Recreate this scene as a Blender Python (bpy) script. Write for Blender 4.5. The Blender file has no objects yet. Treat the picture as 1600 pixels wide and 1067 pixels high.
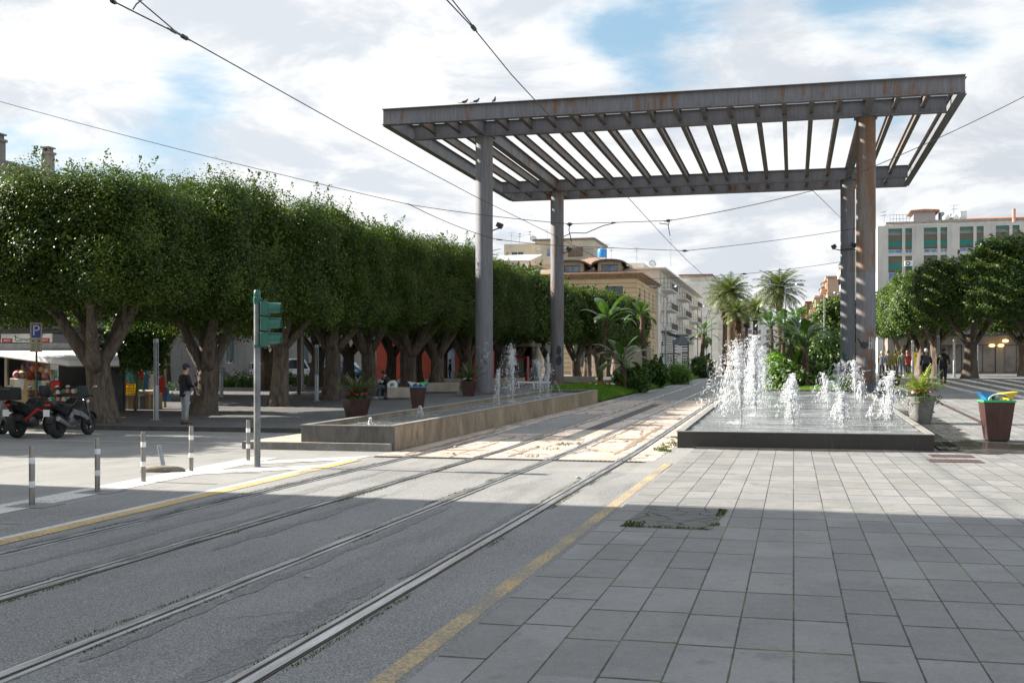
import bpy, bmesh, math, random
import numpy as np
from math import sin, cos, tan, atan, atan2, pi, radians, sqrt, exp
from mathutils import Vector, Matrix

# ------------------------------------------------------------------ camera, sky, sun, exposure
SC = bpy.context.scene
COL = SC.collection
FPX, HORIZON, CAMZ = 1750.0, 575.0, 1.80
YAW = atan((1240 - 800) / FPX)
cam_data = bpy.data.cameras.new("camera")
cam = bpy.data.objects.new("camera", cam_data)
COL.objects.link(cam)
cam.location = (0, 0, CAMZ)
cam.rotation_euler = (pi / 2, 0, YAW)
cam_data.sensor_width = 36.0
cam_data.lens = FPX / 1600 * 36
cam_data.shift_y = (HORIZON - 533.5) / 1600
cam_data.clip_start = 0.1
cam_data.clip_end = 6000
SC.camera = cam

SUN_EL, SUN_AHEAD = radians(30.5), radians(3)
sun_dir = Vector((-cos(SUN_EL) * cos(SUN_AHEAD), cos(SUN_EL) * sin(SUN_AHEAD), sin(SUN_EL)))  # towards the sun
sun_data = bpy.data.lights.new("sun", 'SUN')
sun_data.energy = 4.4
sun_data.angle = radians(0.55)
sun_data.color = (1.0, 0.93, 0.82)
sun = bpy.data.objects.new("sun", sun_data)
COL.objects.link(sun)
sun.location = (-30, 5, 30)
sun.rotation_euler = sun_dir.to_track_quat('Z', 'Y').to_euler()

SC.view_settings.view_transform = 'Standard'
SC.view_settings.look = 'None'
SC.view_settings.gamma = 1
SC.view_settings.exposure = 1.70
SKY_STRENGTH = 0.05

F2 = (-sin(YAW), cos(YAW))
R2 = (cos(YAW), sin(YAW))


def wx(px, Y):                                   # world x of a pixel column on the plane y = Y
    return Y * tan(atan((px - 800) / FPX) - YAW)


def W(px, py, Y):                                # world point of a pixel on the vertical plane y = Y
    x = wx(px, Y)
    d = F2[0] * x + F2[1] * Y
    return Vector((x, Y, CAMZ - (py - HORIZON) / FPX * d))


def pdir(px, py):
    v = Vector((F2[0] + R2[0] * (px - 800) / FPX, F2[1] + R2[1] * (px - 800) / FPX, (HORIZON - py) / FPX))
    return v.normalized()


# ------------------------------------------------------------------ node helpers
class NT:
    def __init__(self, tree):
        self.t = tree
        self.n = tree.nodes
        self.l = tree.links

    def node(self, typ, **kw):
        nd = self.n.new(typ)
        for k, v in kw.items():
            setattr(nd, k, v)
        return nd

    def put(self, sock, v):
        if hasattr(v, 'links') or isinstance(v, bpy.types.NodeSocket):
            self.l.new(v, sock)
        else:
            sock.default_value = v

    def math(self, op, a, b=None, c=None, clamp=False):
        nd = self.node('ShaderNodeMath', operation=op, use_clamp=clamp)
        self.put(nd.inputs[0], a)
        if b is not None:
            self.put(nd.inputs[1], b)
        if c is not None:
            self.put(nd.inputs[2], c)
        return nd.outputs[0]

    def step(self, v, lo, hi, a=0.0, b=1.0):
        nd = self.node('ShaderNodeMapRange', interpolation_type='SMOOTHSTEP')
        self.put(nd.inputs[0], v)
        nd.inputs[1].default_value = lo
        nd.inputs[2].default_value = hi
        nd.inputs[3].default_value = a
        nd.inputs[4].default_value = b
        return nd.outputs[0]

    def mix(self, f, a, b, blend='MIX'):
        nd = self.node('ShaderNodeMix', data_type='RGBA', blend_type=blend)
        self.put(nd.inputs[0], f)
        self.put(nd.inputs[6], a if not isinstance(a, tuple) else (*a[:3], 1))
        self.put(nd.inputs[7], b if not isinstance(b, tuple) else (*b[:3], 1))
        return nd.outputs[2]

    def pos(self):
        return self.node('ShaderNodeNewGeometry').outputs['Position']

    def obj(self):
        return self.node('ShaderNodeTexCoord').outputs['Object']

    def scale(self, v, s):
        nd = self.node('ShaderNodeMapping')
        self.l.new(v, nd.inputs[0])
        nd.inputs['Scale'].default_value = s if isinstance(s, tuple) else (s, s, s)
        return nd.outputs[0]

    def noise(self, v, scale=5, detail=4, rough=.55, dist=0.0, col=False):
        nd = self.node('ShaderNodeTexNoise')
        self.l.new(v, nd.inputs['Vector'])
        nd.inputs['Scale'].default_value = scale
        nd.inputs['Detail'].default_value = detail
        nd.inputs['Roughness'].default_value = rough
        nd.inputs['Distortion'].default_value = dist
        return nd.outputs[1 if col else 0]

    def voro(self, v, scale=5, feature='DISTANCE_TO_EDGE'):
        nd = self.node('ShaderNodeTexVoronoi', feature=feature)
        self.l.new(v, nd.inputs['Vector'])
        nd.inputs['Scale'].default_value = scale
        return nd.outputs[0]

    def xyz(self, v):
        nd = self.node('ShaderNodeSeparateXYZ')
        self.l.new(v, nd.inputs[0])
        return nd.outputs

    def comb(self, x, y, z=0.0):
        nd = self.node('ShaderNodeCombineXYZ')
        for i, q in enumerate((x, y, z)):
            self.put(nd.inputs[i], q)
        return nd.outputs[0]

    def white(self, v):
        nd = self.node('ShaderNodeTexWhiteNoise', noise_dimensions='3D')
        self.l.new(v, nd.inputs['Vector'])
        return nd.outputs

    def bump(self, h, strength=.3, dist=.01):
        nd = self.node('ShaderNodeBump')
        self.put(nd.inputs['Height'], h)
        nd.inputs['Strength'].default_value = strength
        nd.inputs['Distance'].default_value = dist
        return nd.outputs[0]


def new_mat(name):
    m = bpy.data.materials.new(name)
    m.use_nodes = True
    t = NT(m.node_tree)
    bsdf = m.node_tree.nodes['Principled BSDF']
    return m, t, bsdf


MATS = {}


def pm(name, col, rough=.6, metal=0.0, var=.15, scale=3.0, fine=0.0, bump=0.0, bscale=60, spec=.5, col2=None, stretch=(1, 1, 1), local=False):
    """a plain procedural material: base colour broken up by two noises, roughness varied, light bump"""
    if name in MATS:
        return MATS[name]
    m, t, b = new_mat(name)
    v = t.scale(t.obj() if local else t.pos(), stretch)
    n = t.noise(v, scale, 5, .6)
    k = t.step(n, .3, .7)
    lo = tuple(c * (1 - var) for c in col)
    hi = col2 if col2 else tuple(min(1, c * (1 + var)) for c in col)
    c = t.mix(k, lo, hi)
    if fine:
        n2 = t.noise(v, scale * 14, 3, .6)
        c = t.mix(t.step(n2, .35, .65, 0, fine), c, tuple(q * .45 for q in col))
    t.l.new(c, b.inputs['Base Color'])
    t.put(b.inputs['Roughness'], t.step(n, .25, .75, max(0, rough - .08), min(1, rough + .08)))
    b.inputs['Metallic'].default_value = metal
    b.inputs['Specular IOR Level'].default_value = spec
    if bump:
        t.l.new(t.bump(t.noise(v, bscale, 3, .6), bump, .01), b.inputs['Normal'])
    MATS[name] = m
    return m


# ------------------------------------------------------------------ the sky: Nishita with broken cloud
world = bpy.data.worlds.new("World")
SC.world = world
world.use_nodes = True
wt = NT(world.node_tree)
bg = world.node_tree.nodes['Background']
sky = wt.node('ShaderNodeTexSky', sky_type='NISHITA')
sky.sun_disc = False
sky.sun_elevation = SUN_EL
sky.sun_rotation = atan2(sun_dir.x, sun_dir.y)
sky.air_density = 1.0
sky.dust_density = 1.5
gen = wt.node('ShaderNodeTexCoord').outputs['Generated']
gx, gy, gz = wt.xyz(gen)
# clouds on a high shell: stretch towards the horizon
hh = wt.math('MAXIMUM', wt.math('ADD', gz, .22), .05)
cu = wt.comb(wt.math('DIVIDE', gx, hh), wt.math('DIVIDE', gy, hh), wt.math('MULTIPLY', gz, 1.6))
n1 = wt.noise(wt.scale(cu, (1, 1, 1)), 1.7, 10, .6, .3)
dens = n1


def sky_patch(px, py, rad, amount):
    global dens
    d = pdir(px, py)
    dot = wt.node('ShaderNodeVectorMath', operation='DOT_PRODUCT')
    wt.l.new(gen, dot.inputs[0])
    dot.inputs[1].default_value = d
    k = wt.step(dot.outputs['Value'], cos(rad), 1.0, 0, amount)
    dens = wt.math('ADD', dens, k)


for a in ((215, 190, .11, -.14), (300, 250, .08, -.09), (330, 25, .09, -.15), (400, 350, .08, -.05), (60, 30, .2, .05), (20, 330, .1, -.1), (1050, 90, .08, -.12), (960, 110, .06, -.09), (1410, 65, .1, -.14), (760, 150, .05, -.12),
          (520, 120, .22, .14), (1210, 120, .09, .06), (950, 330, .25, .16), (1540, 280, .2, .2), (90, 90, .12, .12)):
    sky_patch(*a)
mask = wt.step(dens, .33, .55)
thick = wt.noise(cu, 2.6, 7, .6, .4)
sunw = wt.node('ShaderNodeVectorMath', operation='DOT_PRODUCT')
wt.l.new(gen, sunw.inputs[0])
sunw.inputs[1].default_value = Vector((-cos(radians(15)) * .8, .6, .25)).normalized()
glow = wt.step(sunw.outputs['Value'], .35, 1.0, 0.0, 1.0)
cl_hi = wt.mix(glow, (5.9, 6.05, 6.2), (6.9, 6.9, 6.85))
cl_lo = wt.mix(glow, (4.2, 4.45, 4.85), (4.8, 5.1, 5.5))
cloud = wt.mix(wt.step(thick, .4, .56), cl_lo, cl_hi)
blue = wt.mix(.55, sky.outputs[0], (2.7, 4.5, 5.75))
allsky = wt.mix(mask, blue, cloud)
wt.l.new(allsky, bg.inputs['Color'])
bg.inputs['Strength'].default_value = SKY_STRENGTH


# ------------------------------------------------------------------ object helpers
def tag(o, label=None, cat=None, group=None, kind=None):
    if label:
        o['label'] = label
    if cat:
        o['category'] = cat
    if group:
        o['group'] = group
    if kind:
        o['kind'] = kind
    return o


def thing(name, label, cat, loc=(0, 0, 0), rz=0.0, group=None):
    o = bpy.data.objects.new(name, None)
    COL.objects.link(o)
    o.location = loc
    o.rotation_euler = (0, 0, rz)
    o.empty_display_size = .2
    return tag(o, label, cat, group)


def copy_tree(o, parent=None):
    c = o.copy()
    COL.objects.link(c)
    c.parent = parent
    for ch in o.children:
        copy_tree(ch, c)
    return c


def dup(o, loc, rz=0.0, label=None, scale=None):
    c = copy_tree(o)
    c.location = loc
    c.rotation_euler = (0, 0, rz)
    if label:
        c['label'] = label
    if scale is not None:
        c.scale = scale if isinstance(scale, tuple) else (scale,) * 3
    return c


class MB:
    """collects shapes and links them as ONE mesh object"""

    def __init__(self):
        self.v, self.f, self.mi = [], [], []
        self.cur = 0

    def add(self, vs, fs):
        b = len(self.v)
        self.v += [tuple(q) for q in vs]
        self.f += [tuple(b + i for i in f) for f in fs]
        self.mi += [self.cur] * len(fs)
        return self

    def box(self, c, s, rz=0.0, M=None):
        x, y, z = s[0] / 2, s[1] / 2, s[2] / 2
        vs = [Vector((i, j, k)) for k in (-z, z) for j in (-y, y) for i in (-x, x)]
        if rz:
            R = Matrix.Rotation(rz, 3, 'Z')
            vs = [R @ q for q in vs]
        if M is not None:
            vs = [M @ q for q in vs]
        vs = [q + Vector(c) for q in vs]
        return self.add(vs, [(0, 2, 3, 1), (4, 5, 7, 6), (0, 1, 5, 4), (2, 6, 7, 3), (0, 4, 6, 2), (1, 3, 7, 5)])

    def bar(self, p, q, w, h=None, up=(0, 0, 1)):
        p, q = Vector(p), Vector(q)
        d = q - p
        L = d.length
        d.normalize()
        u = Vector(up)
        if abs(d.dot(u)) > .98:
            u = Vector((1, 0, 0))
        s = d.cross(u).normalized()
        u = s.cross(d)
        h = h or w
        vs = []
        for e in (p, q):
            for a, b in ((-1, -1), (1, -1), (1, 1), (-1, 1)):
                vs.append(e + s * (a * w / 2) + u * (b * h / 2))
        return self.add(vs, [(0, 1, 2, 3), (7, 6, 5, 4), (0, 4, 5, 1), (1, 5, 6, 2), (2, 6, 7, 3), (3, 7, 4, 0)])

    def tube(self, pts, rad, n=8, caps=True, lobes=None):
        pts = [Vector(p) for p in pts]
        if not isinstance(rad, (list, tuple)):
            rad = [rad] * len(pts)
        prev = None
        vs, fs = [], []
        for i, p in enumerate(pts):
            d = (pts[min(i + 1, len(pts) - 1)] - pts[max(i - 1, 0)]).normalized()
            if prev is None:
                a = Vector((0, 0, 1)) if abs(d.z) < .9 else Vector((1, 0, 0))
                s = d.cross(a).normalized()
            else:
                s = (prev - d * prev.dot(d)).normalized()
            prev = s
            u = d.cross(s)
            for k in range(n):
                an = 2 * pi * k / n
                r = rad[i] * (lobes(i, an) if lobes else 1)
                vs.append(p + s * (cos(an) * r) + u * (sin(an) * r))
        for i in range(len(pts) - 1):
            for k in range(n):
                a, b = i * n + k, i * n + (k + 1) % n
                fs.append((a, b, b + n, a + n))
        if caps:
            fs.append(tuple(range(n - 1, -1, -1)))
            fs.append(tuple((len(pts) - 1) * n + k for k in range(n)))
        return self.add(vs, fs)

    def cyl(self, p, q, r, n=16, r2=None):
        return self.tube([p, q], [r, r if r2 is None else r2], n)

    def lathe(self, prof, c=(0, 0, 0), n=20, sq=None):
        """profile [(r, z)] turned about z; sq: superellipse exponent for squarish plans"""
        vs, fs = [], []
        for r, z in prof:
            for k in range(n):
                a = 2 * pi * k / n
                x, y = cos(a), sin(a)
                if sq:
                    m = (abs(x) ** sq + abs(y) ** sq) ** (1 / sq)
                    x, y = x / m, y / m
                vs.append((c[0] + r * x, c[1] + r * y, c[2] + z))
        for i in range(len(prof) - 1):
            for k in range(n):
                a, b = i * n + k, i * n + (k + 1) % n
                fs.append((a, b, b + n, a + n))
        fs.append(tuple(range(n - 1, -1, -1)))
        fs.append(tuple((len(prof) - 1) * n + k for k in range(n)))
        return self.add(vs, fs)

    def ball(self, c, r, n=12, m=8):
        r = r if isinstance(r, (tuple, list, Vector)) else (r, r, r)
        vs = [(c[0], c[1], c[2] - r[2])]
        fs = []
        for j in range(1, m):
            t = -pi / 2 + pi * j / m
            for k in range(n):
                a = 2 * pi * k / n
                vs.append((c[0] + r[0] * cos(t) * cos(a), c[1] + r[1] * cos(t) * sin(a), c[2] + r[2] * sin(t)))
        vs.append((c[0], c[1], c[2] + r[2]))
        for k in range(n):
            fs.append((0, 1 + (k + 1) % n, 1 + k))
        for j in range(m - 2):
            for k in range(n):
                a, b = 1 + j * n + k, 1 + j * n + (k + 1) % n
                fs.append((a, b, b + n, a + n))
        top = len(vs) - 1
        o = 1 + (m - 2) * n
        for k in range(n):
            fs.append((o + k, o + (k + 1) % n, top))
        return self.add(vs, fs)

    def prism(self, poly, axis, lo, hi, inset=0.0):
        """polygon (2-D) extruded along axis 'x','y','z' between lo and hi; inset shrinks both end caps (a soft edge)"""
        n = len(poly)
        cx = sum(p[0] for p in poly) / n
        cy = sum(p[1] for p in poly) / n

        def P(a, b, c):
            return {'x': (c, a, b), 'y': (a, c, b), 'z': (a, b, c)}[axis]
        rings = []
        e = min(abs(hi - lo) * .25, .06)
        seq = [(lo, 1 - inset), (lo + e, 1.0), (hi - e, 1.0), (hi, 1 - inset)] if inset else [(lo, 1.0), (hi, 1.0)]
        vs, fs = [], []
        for c, s in seq:
            for a, b in poly:
                vs.append(P(cx + (a - cx) * s, cy + (b - cy) * s, c))
        for i in range(len(seq) - 1):
            for k in range(n):
                a, b = i * n + k, i * n + (k + 1) % n
                fs.append((a, b, b + n, a + n))
        fs.append(tuple(range(n - 1, -1, -1)))
        fs.append(tuple((len(seq) - 1) * n + k for k in range(n)))
        return self.add(vs, fs)

    def torus(self, c, R, r, axis='y', n=28, m=10, flat=1.0):
        vs, fs = [], []
        for i in range(n):
            a = 2 * pi * i / n
            for j in range(m):
                b = 2 * pi * j / m
                q = R + r * cos(b)
                x, y, h = q * cos(a), q * sin(a), r * sin(b) * flat
                p = {'y': (x, h, y), 'z': (x, y, h), 'x': (h, x, y)}[axis]
                vs.append((c[0] + p[0], c[1] + p[1], c[2] + p[2]))
        for i in range(n):
            for j in range(m):
                fs.append((i * m + j, ((i + 1) % n) * m + j, ((i + 1) % n) * m + (j + 1) % m, i * m + (j + 1) % m))
        return self.add(vs, fs)

    def quad(self, a, b, c, d):
        return self.add([a, b, c, d], [(0, 1, 2, 3)])

    def build(self, name, mats, parent=None, smooth=False, bevel=0.0, loc=None, fix=True):
        me = bpy.data.meshes.new(name)
        me.from_pydata(self.v, [], self.f)
        if not isinstance(mats, (list, tuple)):
            mats = [mats]
        for m in mats:
            me.materials.append(m)
        if len(mats) > 1:
            me.polygons.foreach_set('material_index', self.mi)
        if fix:
            bm = bmesh.new()
            bm.from_mesh(me)
            bmesh.ops.recalc_face_normals(bm, faces=bm.faces)
            bm.to_mesh(me)
            bm.free()
        if smooth:
            me.polygons.foreach_set('use_smooth', [True] * len(me.polygons))
            if smooth == 'auto':
                me.set_sharp_from_angle(angle=radians(35))
        me.update()
        o = bpy.data.objects.new(name, me)
        COL.objects.link(o)
        o.parent = parent
        if loc is not None:
            o.location = loc
        if bevel:
            bv = o.modifiers.new('bevel', 'BEVEL')
            bv.width = bevel
            bv.segments = 2
            bv.limit_method = 'ANGLE'
        return o


def np_mesh(name, verts, quads, mat, parent=None, smooth=False):
    me = bpy.data.meshes.new(name)
    nv, nf = len(verts), len(quads)
    k = quads.shape[1]
    me.vertices.add(nv)
    me.vertices.foreach_set('co', np.asarray(verts, dtype=np.float32).ravel())
    me.loops.add(nf * k)
    me.loops.foreach_set('vertex_index', np.asarray(quads, dtype=np.int32).ravel())
    me.polygons.add(nf)
    me.polygons.foreach_set('loop_start', np.arange(nf, dtype=np.int32) * k)
    me.polygons.foreach_set('loop_total', np.full(nf, k, dtype=np.int32))
    me.update(calc_edges=True)
    me.validate()
    me.materials.append(mat)
    if smooth:
        me.polygons.foreach_set('use_smooth', [True] * nf)
    o = bpy.data.objects.new(name, me)
    COL.objects.link(o)
    o.parent = parent
    return o


def lettering(body, size, mat, parent, loc, rot, name='lettering', ext=.004, align='CENTER'):
    cu_ = bpy.data.curves.new(name, 'FONT')
    cu_.body = body
    cu_.size = size
    cu_.extrude = ext
    cu_.align_x = align
    cu_.align_y = 'CENTER'
    cu_.materials.append(mat)
    src = bpy.data.objects.new('lettering_source', cu_)
    COL.objects.link(src)
    me = bpy.data.meshes.new_from_object(src.evaluated_get(bpy.context.evaluated_depsgraph_get()))
    bpy.data.objects.remove(src)
    me.name = name
    o = bpy.data.objects.new(name, me)
    COL.objects.link(o)
    o.parent = parent
    o.location = loc
    o.rotation_euler = rot
    return o
# ------------------------------------------------------------------ special materials
def asphalt_mat(name, base, tint=(1, 1, 1), cracks=True):
    m, t, b = new_mat(name)
    p = t.pos()
    big = t.noise(p, .22, 5, .6, .6)
    mid = t.noise(t.scale(p, (2.0, .35, 1)), 1.1, 5, .65)
    grain = t.noise(p, 70, 2, .7)
    grain2 = t.voro(p, 95, 'F1')
    c0 = tuple(base * q for q in tint)
    c = t.mix(t.step(big, .3, .7), tuple(q * .82 for q in c0), tuple(q * 1.16 for q in c0))
    c = t.mix(t.step(mid, .48, .68, 0, .6), c, tuple(q * .5 for q in c0))
    c = t.mix(t.step(grain, .45, .7, 0, .75), c, tuple(q * 1.9 for q in c0))
    c = t.mix(t.step(grain, .5, .3, 0, .8), c, tuple(q * .35 for q in c0))
    if cracks:
        w = t.node('ShaderNodeVectorMath', operation='ADD')
        t.l.new(p, w.inputs[0])
        t.l.new(t.noise(p, 1.3, 4, .6, col=True), w.inputs[1])
        e = t.voro(t.scale(w.outputs[0], (1, .6, 1)), .55)
        ck = t.math('MULTIPLY', t.step(e, .011, .003), t.step(t.noise(p, .35, 3), .6, .7))
        c = t.mix(t.math('MULTIPLY', ck, .85), c, (.02, .02, .02))
    t.l.new(c, b.inputs['Base Color'])
    t.put(b.inputs['Roughness'], t.step(mid, .3, .7, .93, .72))
    b.inputs['Specular IOR Level'].default_value = .35
    t.l.new(t.bump(t.math('ADD', grain, t.math('MULTIPLY', grain2, .6)), .55, .012), b.inputs['Normal'])
    return m


def paving_mat(name, base, cw, rl, wet=(), mossy=.5, joint=.0075, warm=.5):
    m, t, b = new_mat(name)
    p = t.pos()
    x, y, z = t.xyz(p)
    u = t.math('DIVIDE', x, cw)
    ci = t.math('FLOOR', u)
    fu = t.math('FRACT', u)
    wn = t.white(t.comb(ci, 3.7, 1.0))[0]
    wn2 = t.white(t.comb(ci, 9.1, 4.0))[0]
    sh = t.math('MULTIPLY', t.math('GREATER_THAN', wn, .62), t.math('MULTIPLY', wn2, rl))
    jit = t.math('MULTIPLY', wn2, .05)
    v = t.math('DIVIDE', t.math('ADD', y, t.math('ADD', sh, jit)), rl)
    ri = t.math('FLOOR', v)
    fv = t.math('FRACT', v)
    rnd = t.white(t.comb(ci, ri, 2.0))
    r0 = rnd[0]
    rr, rg, rb = t.xyz(rnd[1])
    du = t.math('MULTIPLY', t.math('MINIMUM', fu, t.math('SUBTRACT', 1.0, fu)), cw)
    dv = t.math('MULTIPLY', t.math('MINIMUM', fv, t.math('SUBTRACT', 1.0, fv)), rl)
    # some slabs are joined two in a row: their cross joint disappears
    dv = t.math('ADD', dv, t.math('MULTIPLY', t.math('GREATER_THAN', t.white(t.comb(ci, t.math('FLOOR', t.math('ADD', v, .5)), 8.0))[0], .9), 1.0))
    wob = t.math('MULTIPLY', t.math('SUBTRACT', t.noise(p, 9, 3), .5), .008)
    e = t.math('ADD', t.math('MINIMUM', du, t.math('MULTIPLY', dv, .42)), wob)
    jt = t.step(e, joint * 1.25, joint * .6)
    b3 = tuple(base * q for q in (1.0, .995, .985))
    c = t.mix(t.step(r0, .05, .95), tuple(q * .85 for q in b3), tuple(q * 1.1 for q in b3))
    c = t.mix(t.step(rg, .75, 1.0, 0, warm), c, (base * 1.1, base * 1.03, base * .93))
    big = t.noise(p, .9, 6, .65, .5)
    c = t.mix(t.step(big, .38, .68, 0, .5), c, tuple(q * .6 for q in b3))
    spot = t.noise(p, 4.5, 5, .7)
    c = t.mix(t.step(spot, .54, .68, 0, .6), c, tuple(q * .5 for q in b3))
    fine = t.noise(p, 55, 3, .7)
    c = t.mix(t.step(fine, .5, .75, 0, .4), c, tuple(q * 1.5 for q in b3))
    c = t.mix(t.step(fine, .5, .3, 0, .4), c, tuple(q * .5 for q in b3))
    gum = t.voro(p, 1.9, 'F1')
    c = t.mix(t.step(gum, .034, .022, 0, .55), c, (.42, .42, .4))
    moss = t.step(t.noise(p, .55, 4, .6), .62 - .12 * mossy, .74 - .1 * mossy)
    jc = t.mix(moss, (.022, .021, .018), (.10, .15, .022))
    c = t.mix(t.math('MULTIPLY', jt, .93), c, jc)
    rough = t.step(spot, .3, .7, .78, .6)
    for (cx, cy, rx, ry) in wet:
        q = t.math('ADD', t.math('POWER', t.math('DIVIDE', t.math('SUBTRACT', x, cx), rx), 2.0), t.math('POWER', t.math('DIVIDE', t.math('SUBTRACT', y, cy), ry), 2.0))
        q = t.math('ADD', q, t.math('MULTIPLY', t.math('SUBTRACT', t.noise(p, 1.6, 5, .6), .5), 1.7))
        wk = t.step(q, 1.0, .72)
        c = t.mix(t.math('MULTIPLY', wk, .72), c, (.03, .028, .026))
        rough = t.math('SUBTRACT', rough, t.math('MULTIPLY', wk, .52), clamp=True)
    t.l.new(c, b.inputs['Base Color'])
    t.put(b.inputs['Roughness'], rough)
    b.inputs['Specular IOR Level'].default_value = .4
    hgt = t.math('ADD', t.math('MULTIPLY', t.math('SUBTRACT', 1.0, jt), .8), t.math('ADD', t.math('MULTIPLY', fine, .12), t.math('MULTIPLY', r0, .25)))
    t.l.new(t.bump(hgt, .5, .012), b.inputs['Normal'])
    return m


def track_slab_mat():
    m, t, b = new_mat('old track concrete')
    p = t.pos()
    x, y, z = t.xyz(p)
    n = t.noise(p, .6, 6, .65, .8)
    n2 = t.noise(p, 3.2, 5, .7)
    g = t.noise(p, 60, 2, .7)
    c = t.mix(t.step(n, .35, .65), (.41, .315, .255), (.54, .45, .385))
    c = t.mix(t.step(n2, .5, .66, 0, .5), c, (.30, .2, .14))
    c = t.mix(t.step(t.noise(p, .8, 6, .7), .53, .6, 0, .85), c, (.27, .262, .255))
    c = t.mix(t.step(g, .5, .7, 0, .4), c, (.55, .5, .46))
    # broken edges between slabs
    w = t.node('ShaderNodeVectorMath', operation='ADD')
    t.l.new(p, w.inputs[0])
    t.l.new(t.scale(t.noise(p, 2.2, 4, .7, col=True), .5), w.inputs[1])
    e = t.voro(t.scale(w.outputs[0], (.55, .3, 1)), 1.0)
    ck = t.step(e, .02, .006)
    c = t.mix(t.math('MULTIPLY', ck, .85), c, (.04, .03, .025))
    t.l.new(c, b.inputs['Base Color'])
    t.put(b.inputs['Roughness'], t.step(n2, .45, .65, .85, .4))
    t.l.new(t.bump(t.math('ADD', t.math('MULTIPLY', n2, .8), t.math('SUBTRACT', t.math('MULTIPLY', g, .3), ck)), .6, .02), b.inputs['Normal'])
    return m


def paint_mat(name, col, wear=.5, under=(.13, .13, .13)):
    m, t, b = new_mat(name)
    p = t.pos()
    n = t.noise(p, 34, 7, .75)
    n2 = t.noise(p, .8, 4, .6)
    k = t.step(t.math('ADD', n, t.math('MULTIPLY', t.math('SUBTRACT', n2, .5), .5)), .62 - .2 * wear, .72 - .2 * wear)
    g = t.noise(p, 60, 2, .7)
    c = t.mix(t.step(g, .3, .7), tuple(q * .72 for q in col), tuple(min(1, q * 1.1) for q in col))
    t.l.new(t.mix(k, c, under), b.inputs['Base Color'])
    b.inputs['Roughness'].default_value = .75
    t.l.new(t.bump(g, .3, .01), b.inputs['Normal'])
    return m


def steel_mat(name, rust, base=(.185, .188, .207)):
    """weathered painted steel with rust streaks running down"""
    m, t, b = new_mat(name)
    p = t.pos()
    s = t.noise(t.scale(p, (2.6, 2.6, .28)), 1.6, 6, .66, .3)
    s2 = t.noise(t.scale(p, (7, 7, .5)), 2.0, 5, .7)
    blot = t.noise(p, .5, 4, .6)
    c = t.mix(t.step(s2, .3, .7), tuple(q * .82 for q in base), tuple(q * 1.18 for q in base))
    k = t.math('MULTIPLY', t.step(t.math('ADD', s, t.math('MULTIPLY', t.math('SUBTRACT', blot, .5), .6)), .66 - .22 * rust, .86 - .22 * rust), .9)
    rc = t.mix(t.noise(p, 6, 4, .6), (.13, .062, .034), (.27, .155, .085))
    c = t.mix(k, c, rc)
    t.l.new(c, b.inputs['Base Color'])
    b.inputs['Metallic'].default_value = .15
    t.put(b.inputs['Roughness'], t.step(s, .3, .7, .5, .75))
    t.l.new(t.bump(t.noise(p, 25, 4, .6), .15, .01), b.inputs['Normal'])
    return m


def stain_wall_mat(name, base, streak, amount=.5, drip=(.5, .46, .4)):
    m, t, b = new_mat(name)
    p = t.pos()
    s = t.noise(t.scale(p, (2.2, 2.2, .9)), 1.6, 7, .72, .8)
    s2 = t.noise(t.scale(p, (9, 9, .9)), 1.7, 5, .7, .3)
    n = t.noise(p, .7, 5, .6)
    g = t.noise(p, 28, 4, .65)
    c = t.mix(t.step(n, .35, .65), tuple(q * .8 for q in base), tuple(q * 1.15 for q in base))
    c = t.mix(t.step(s, .52 - .2 * amount, .68, 0, .85), c, streak)
    c = t.mix(t.step(s2, .62, .74, 0, .6), c, drip)
    c = t.mix(t.step(g, .5, .7, 0, .3), c, tuple(q * .5 for q in base))
    t.l.new(c, b.inputs['Base Color'])
    t.put(b.inputs['Roughness'], t.step(s, .4, .6, .65, .38))
    t.l.new(t.bump(g, .25, .01), b.inputs['Normal'])
    return m


def bark_mat(name, base):
    m, t, b = new_mat(name)
    p = t.pos()
    s = t.noise(t.scale(p, (5, 5, .8)), 2.0, 7, .68, .6)
    n = t.noise(p, 1.1, 4, .6)
    n3 = t.noise(t.scale(p, (2, 2, 6)), 3.5, 4, .65)
    c = t.mix(t.step(s, .3, .7), tuple(q * .45 for q in base), tuple(q * 1.35 for q in base))
    c = t.mix(t.step(n, .5, .7, 0, .55), c, (base[0] * 1.5, base[1] * 1.5, base[2] * 1.45))
    c = t.mix(t.step(n3, .55, .7, 0, .4), c, tuple(q * .5 for q in base))
    t.l.new(c, b.inputs['Base Color'])
    b.inputs['Roughness'].default_value = .9
    b.inputs['Specular IOR Level'].default_value = .2
    t.l.new(t.bump(t.math('ADD', s, t.math('MULTIPLY', n3, .5)), .9, .05), b.inputs['Normal'])
    return m


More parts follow.
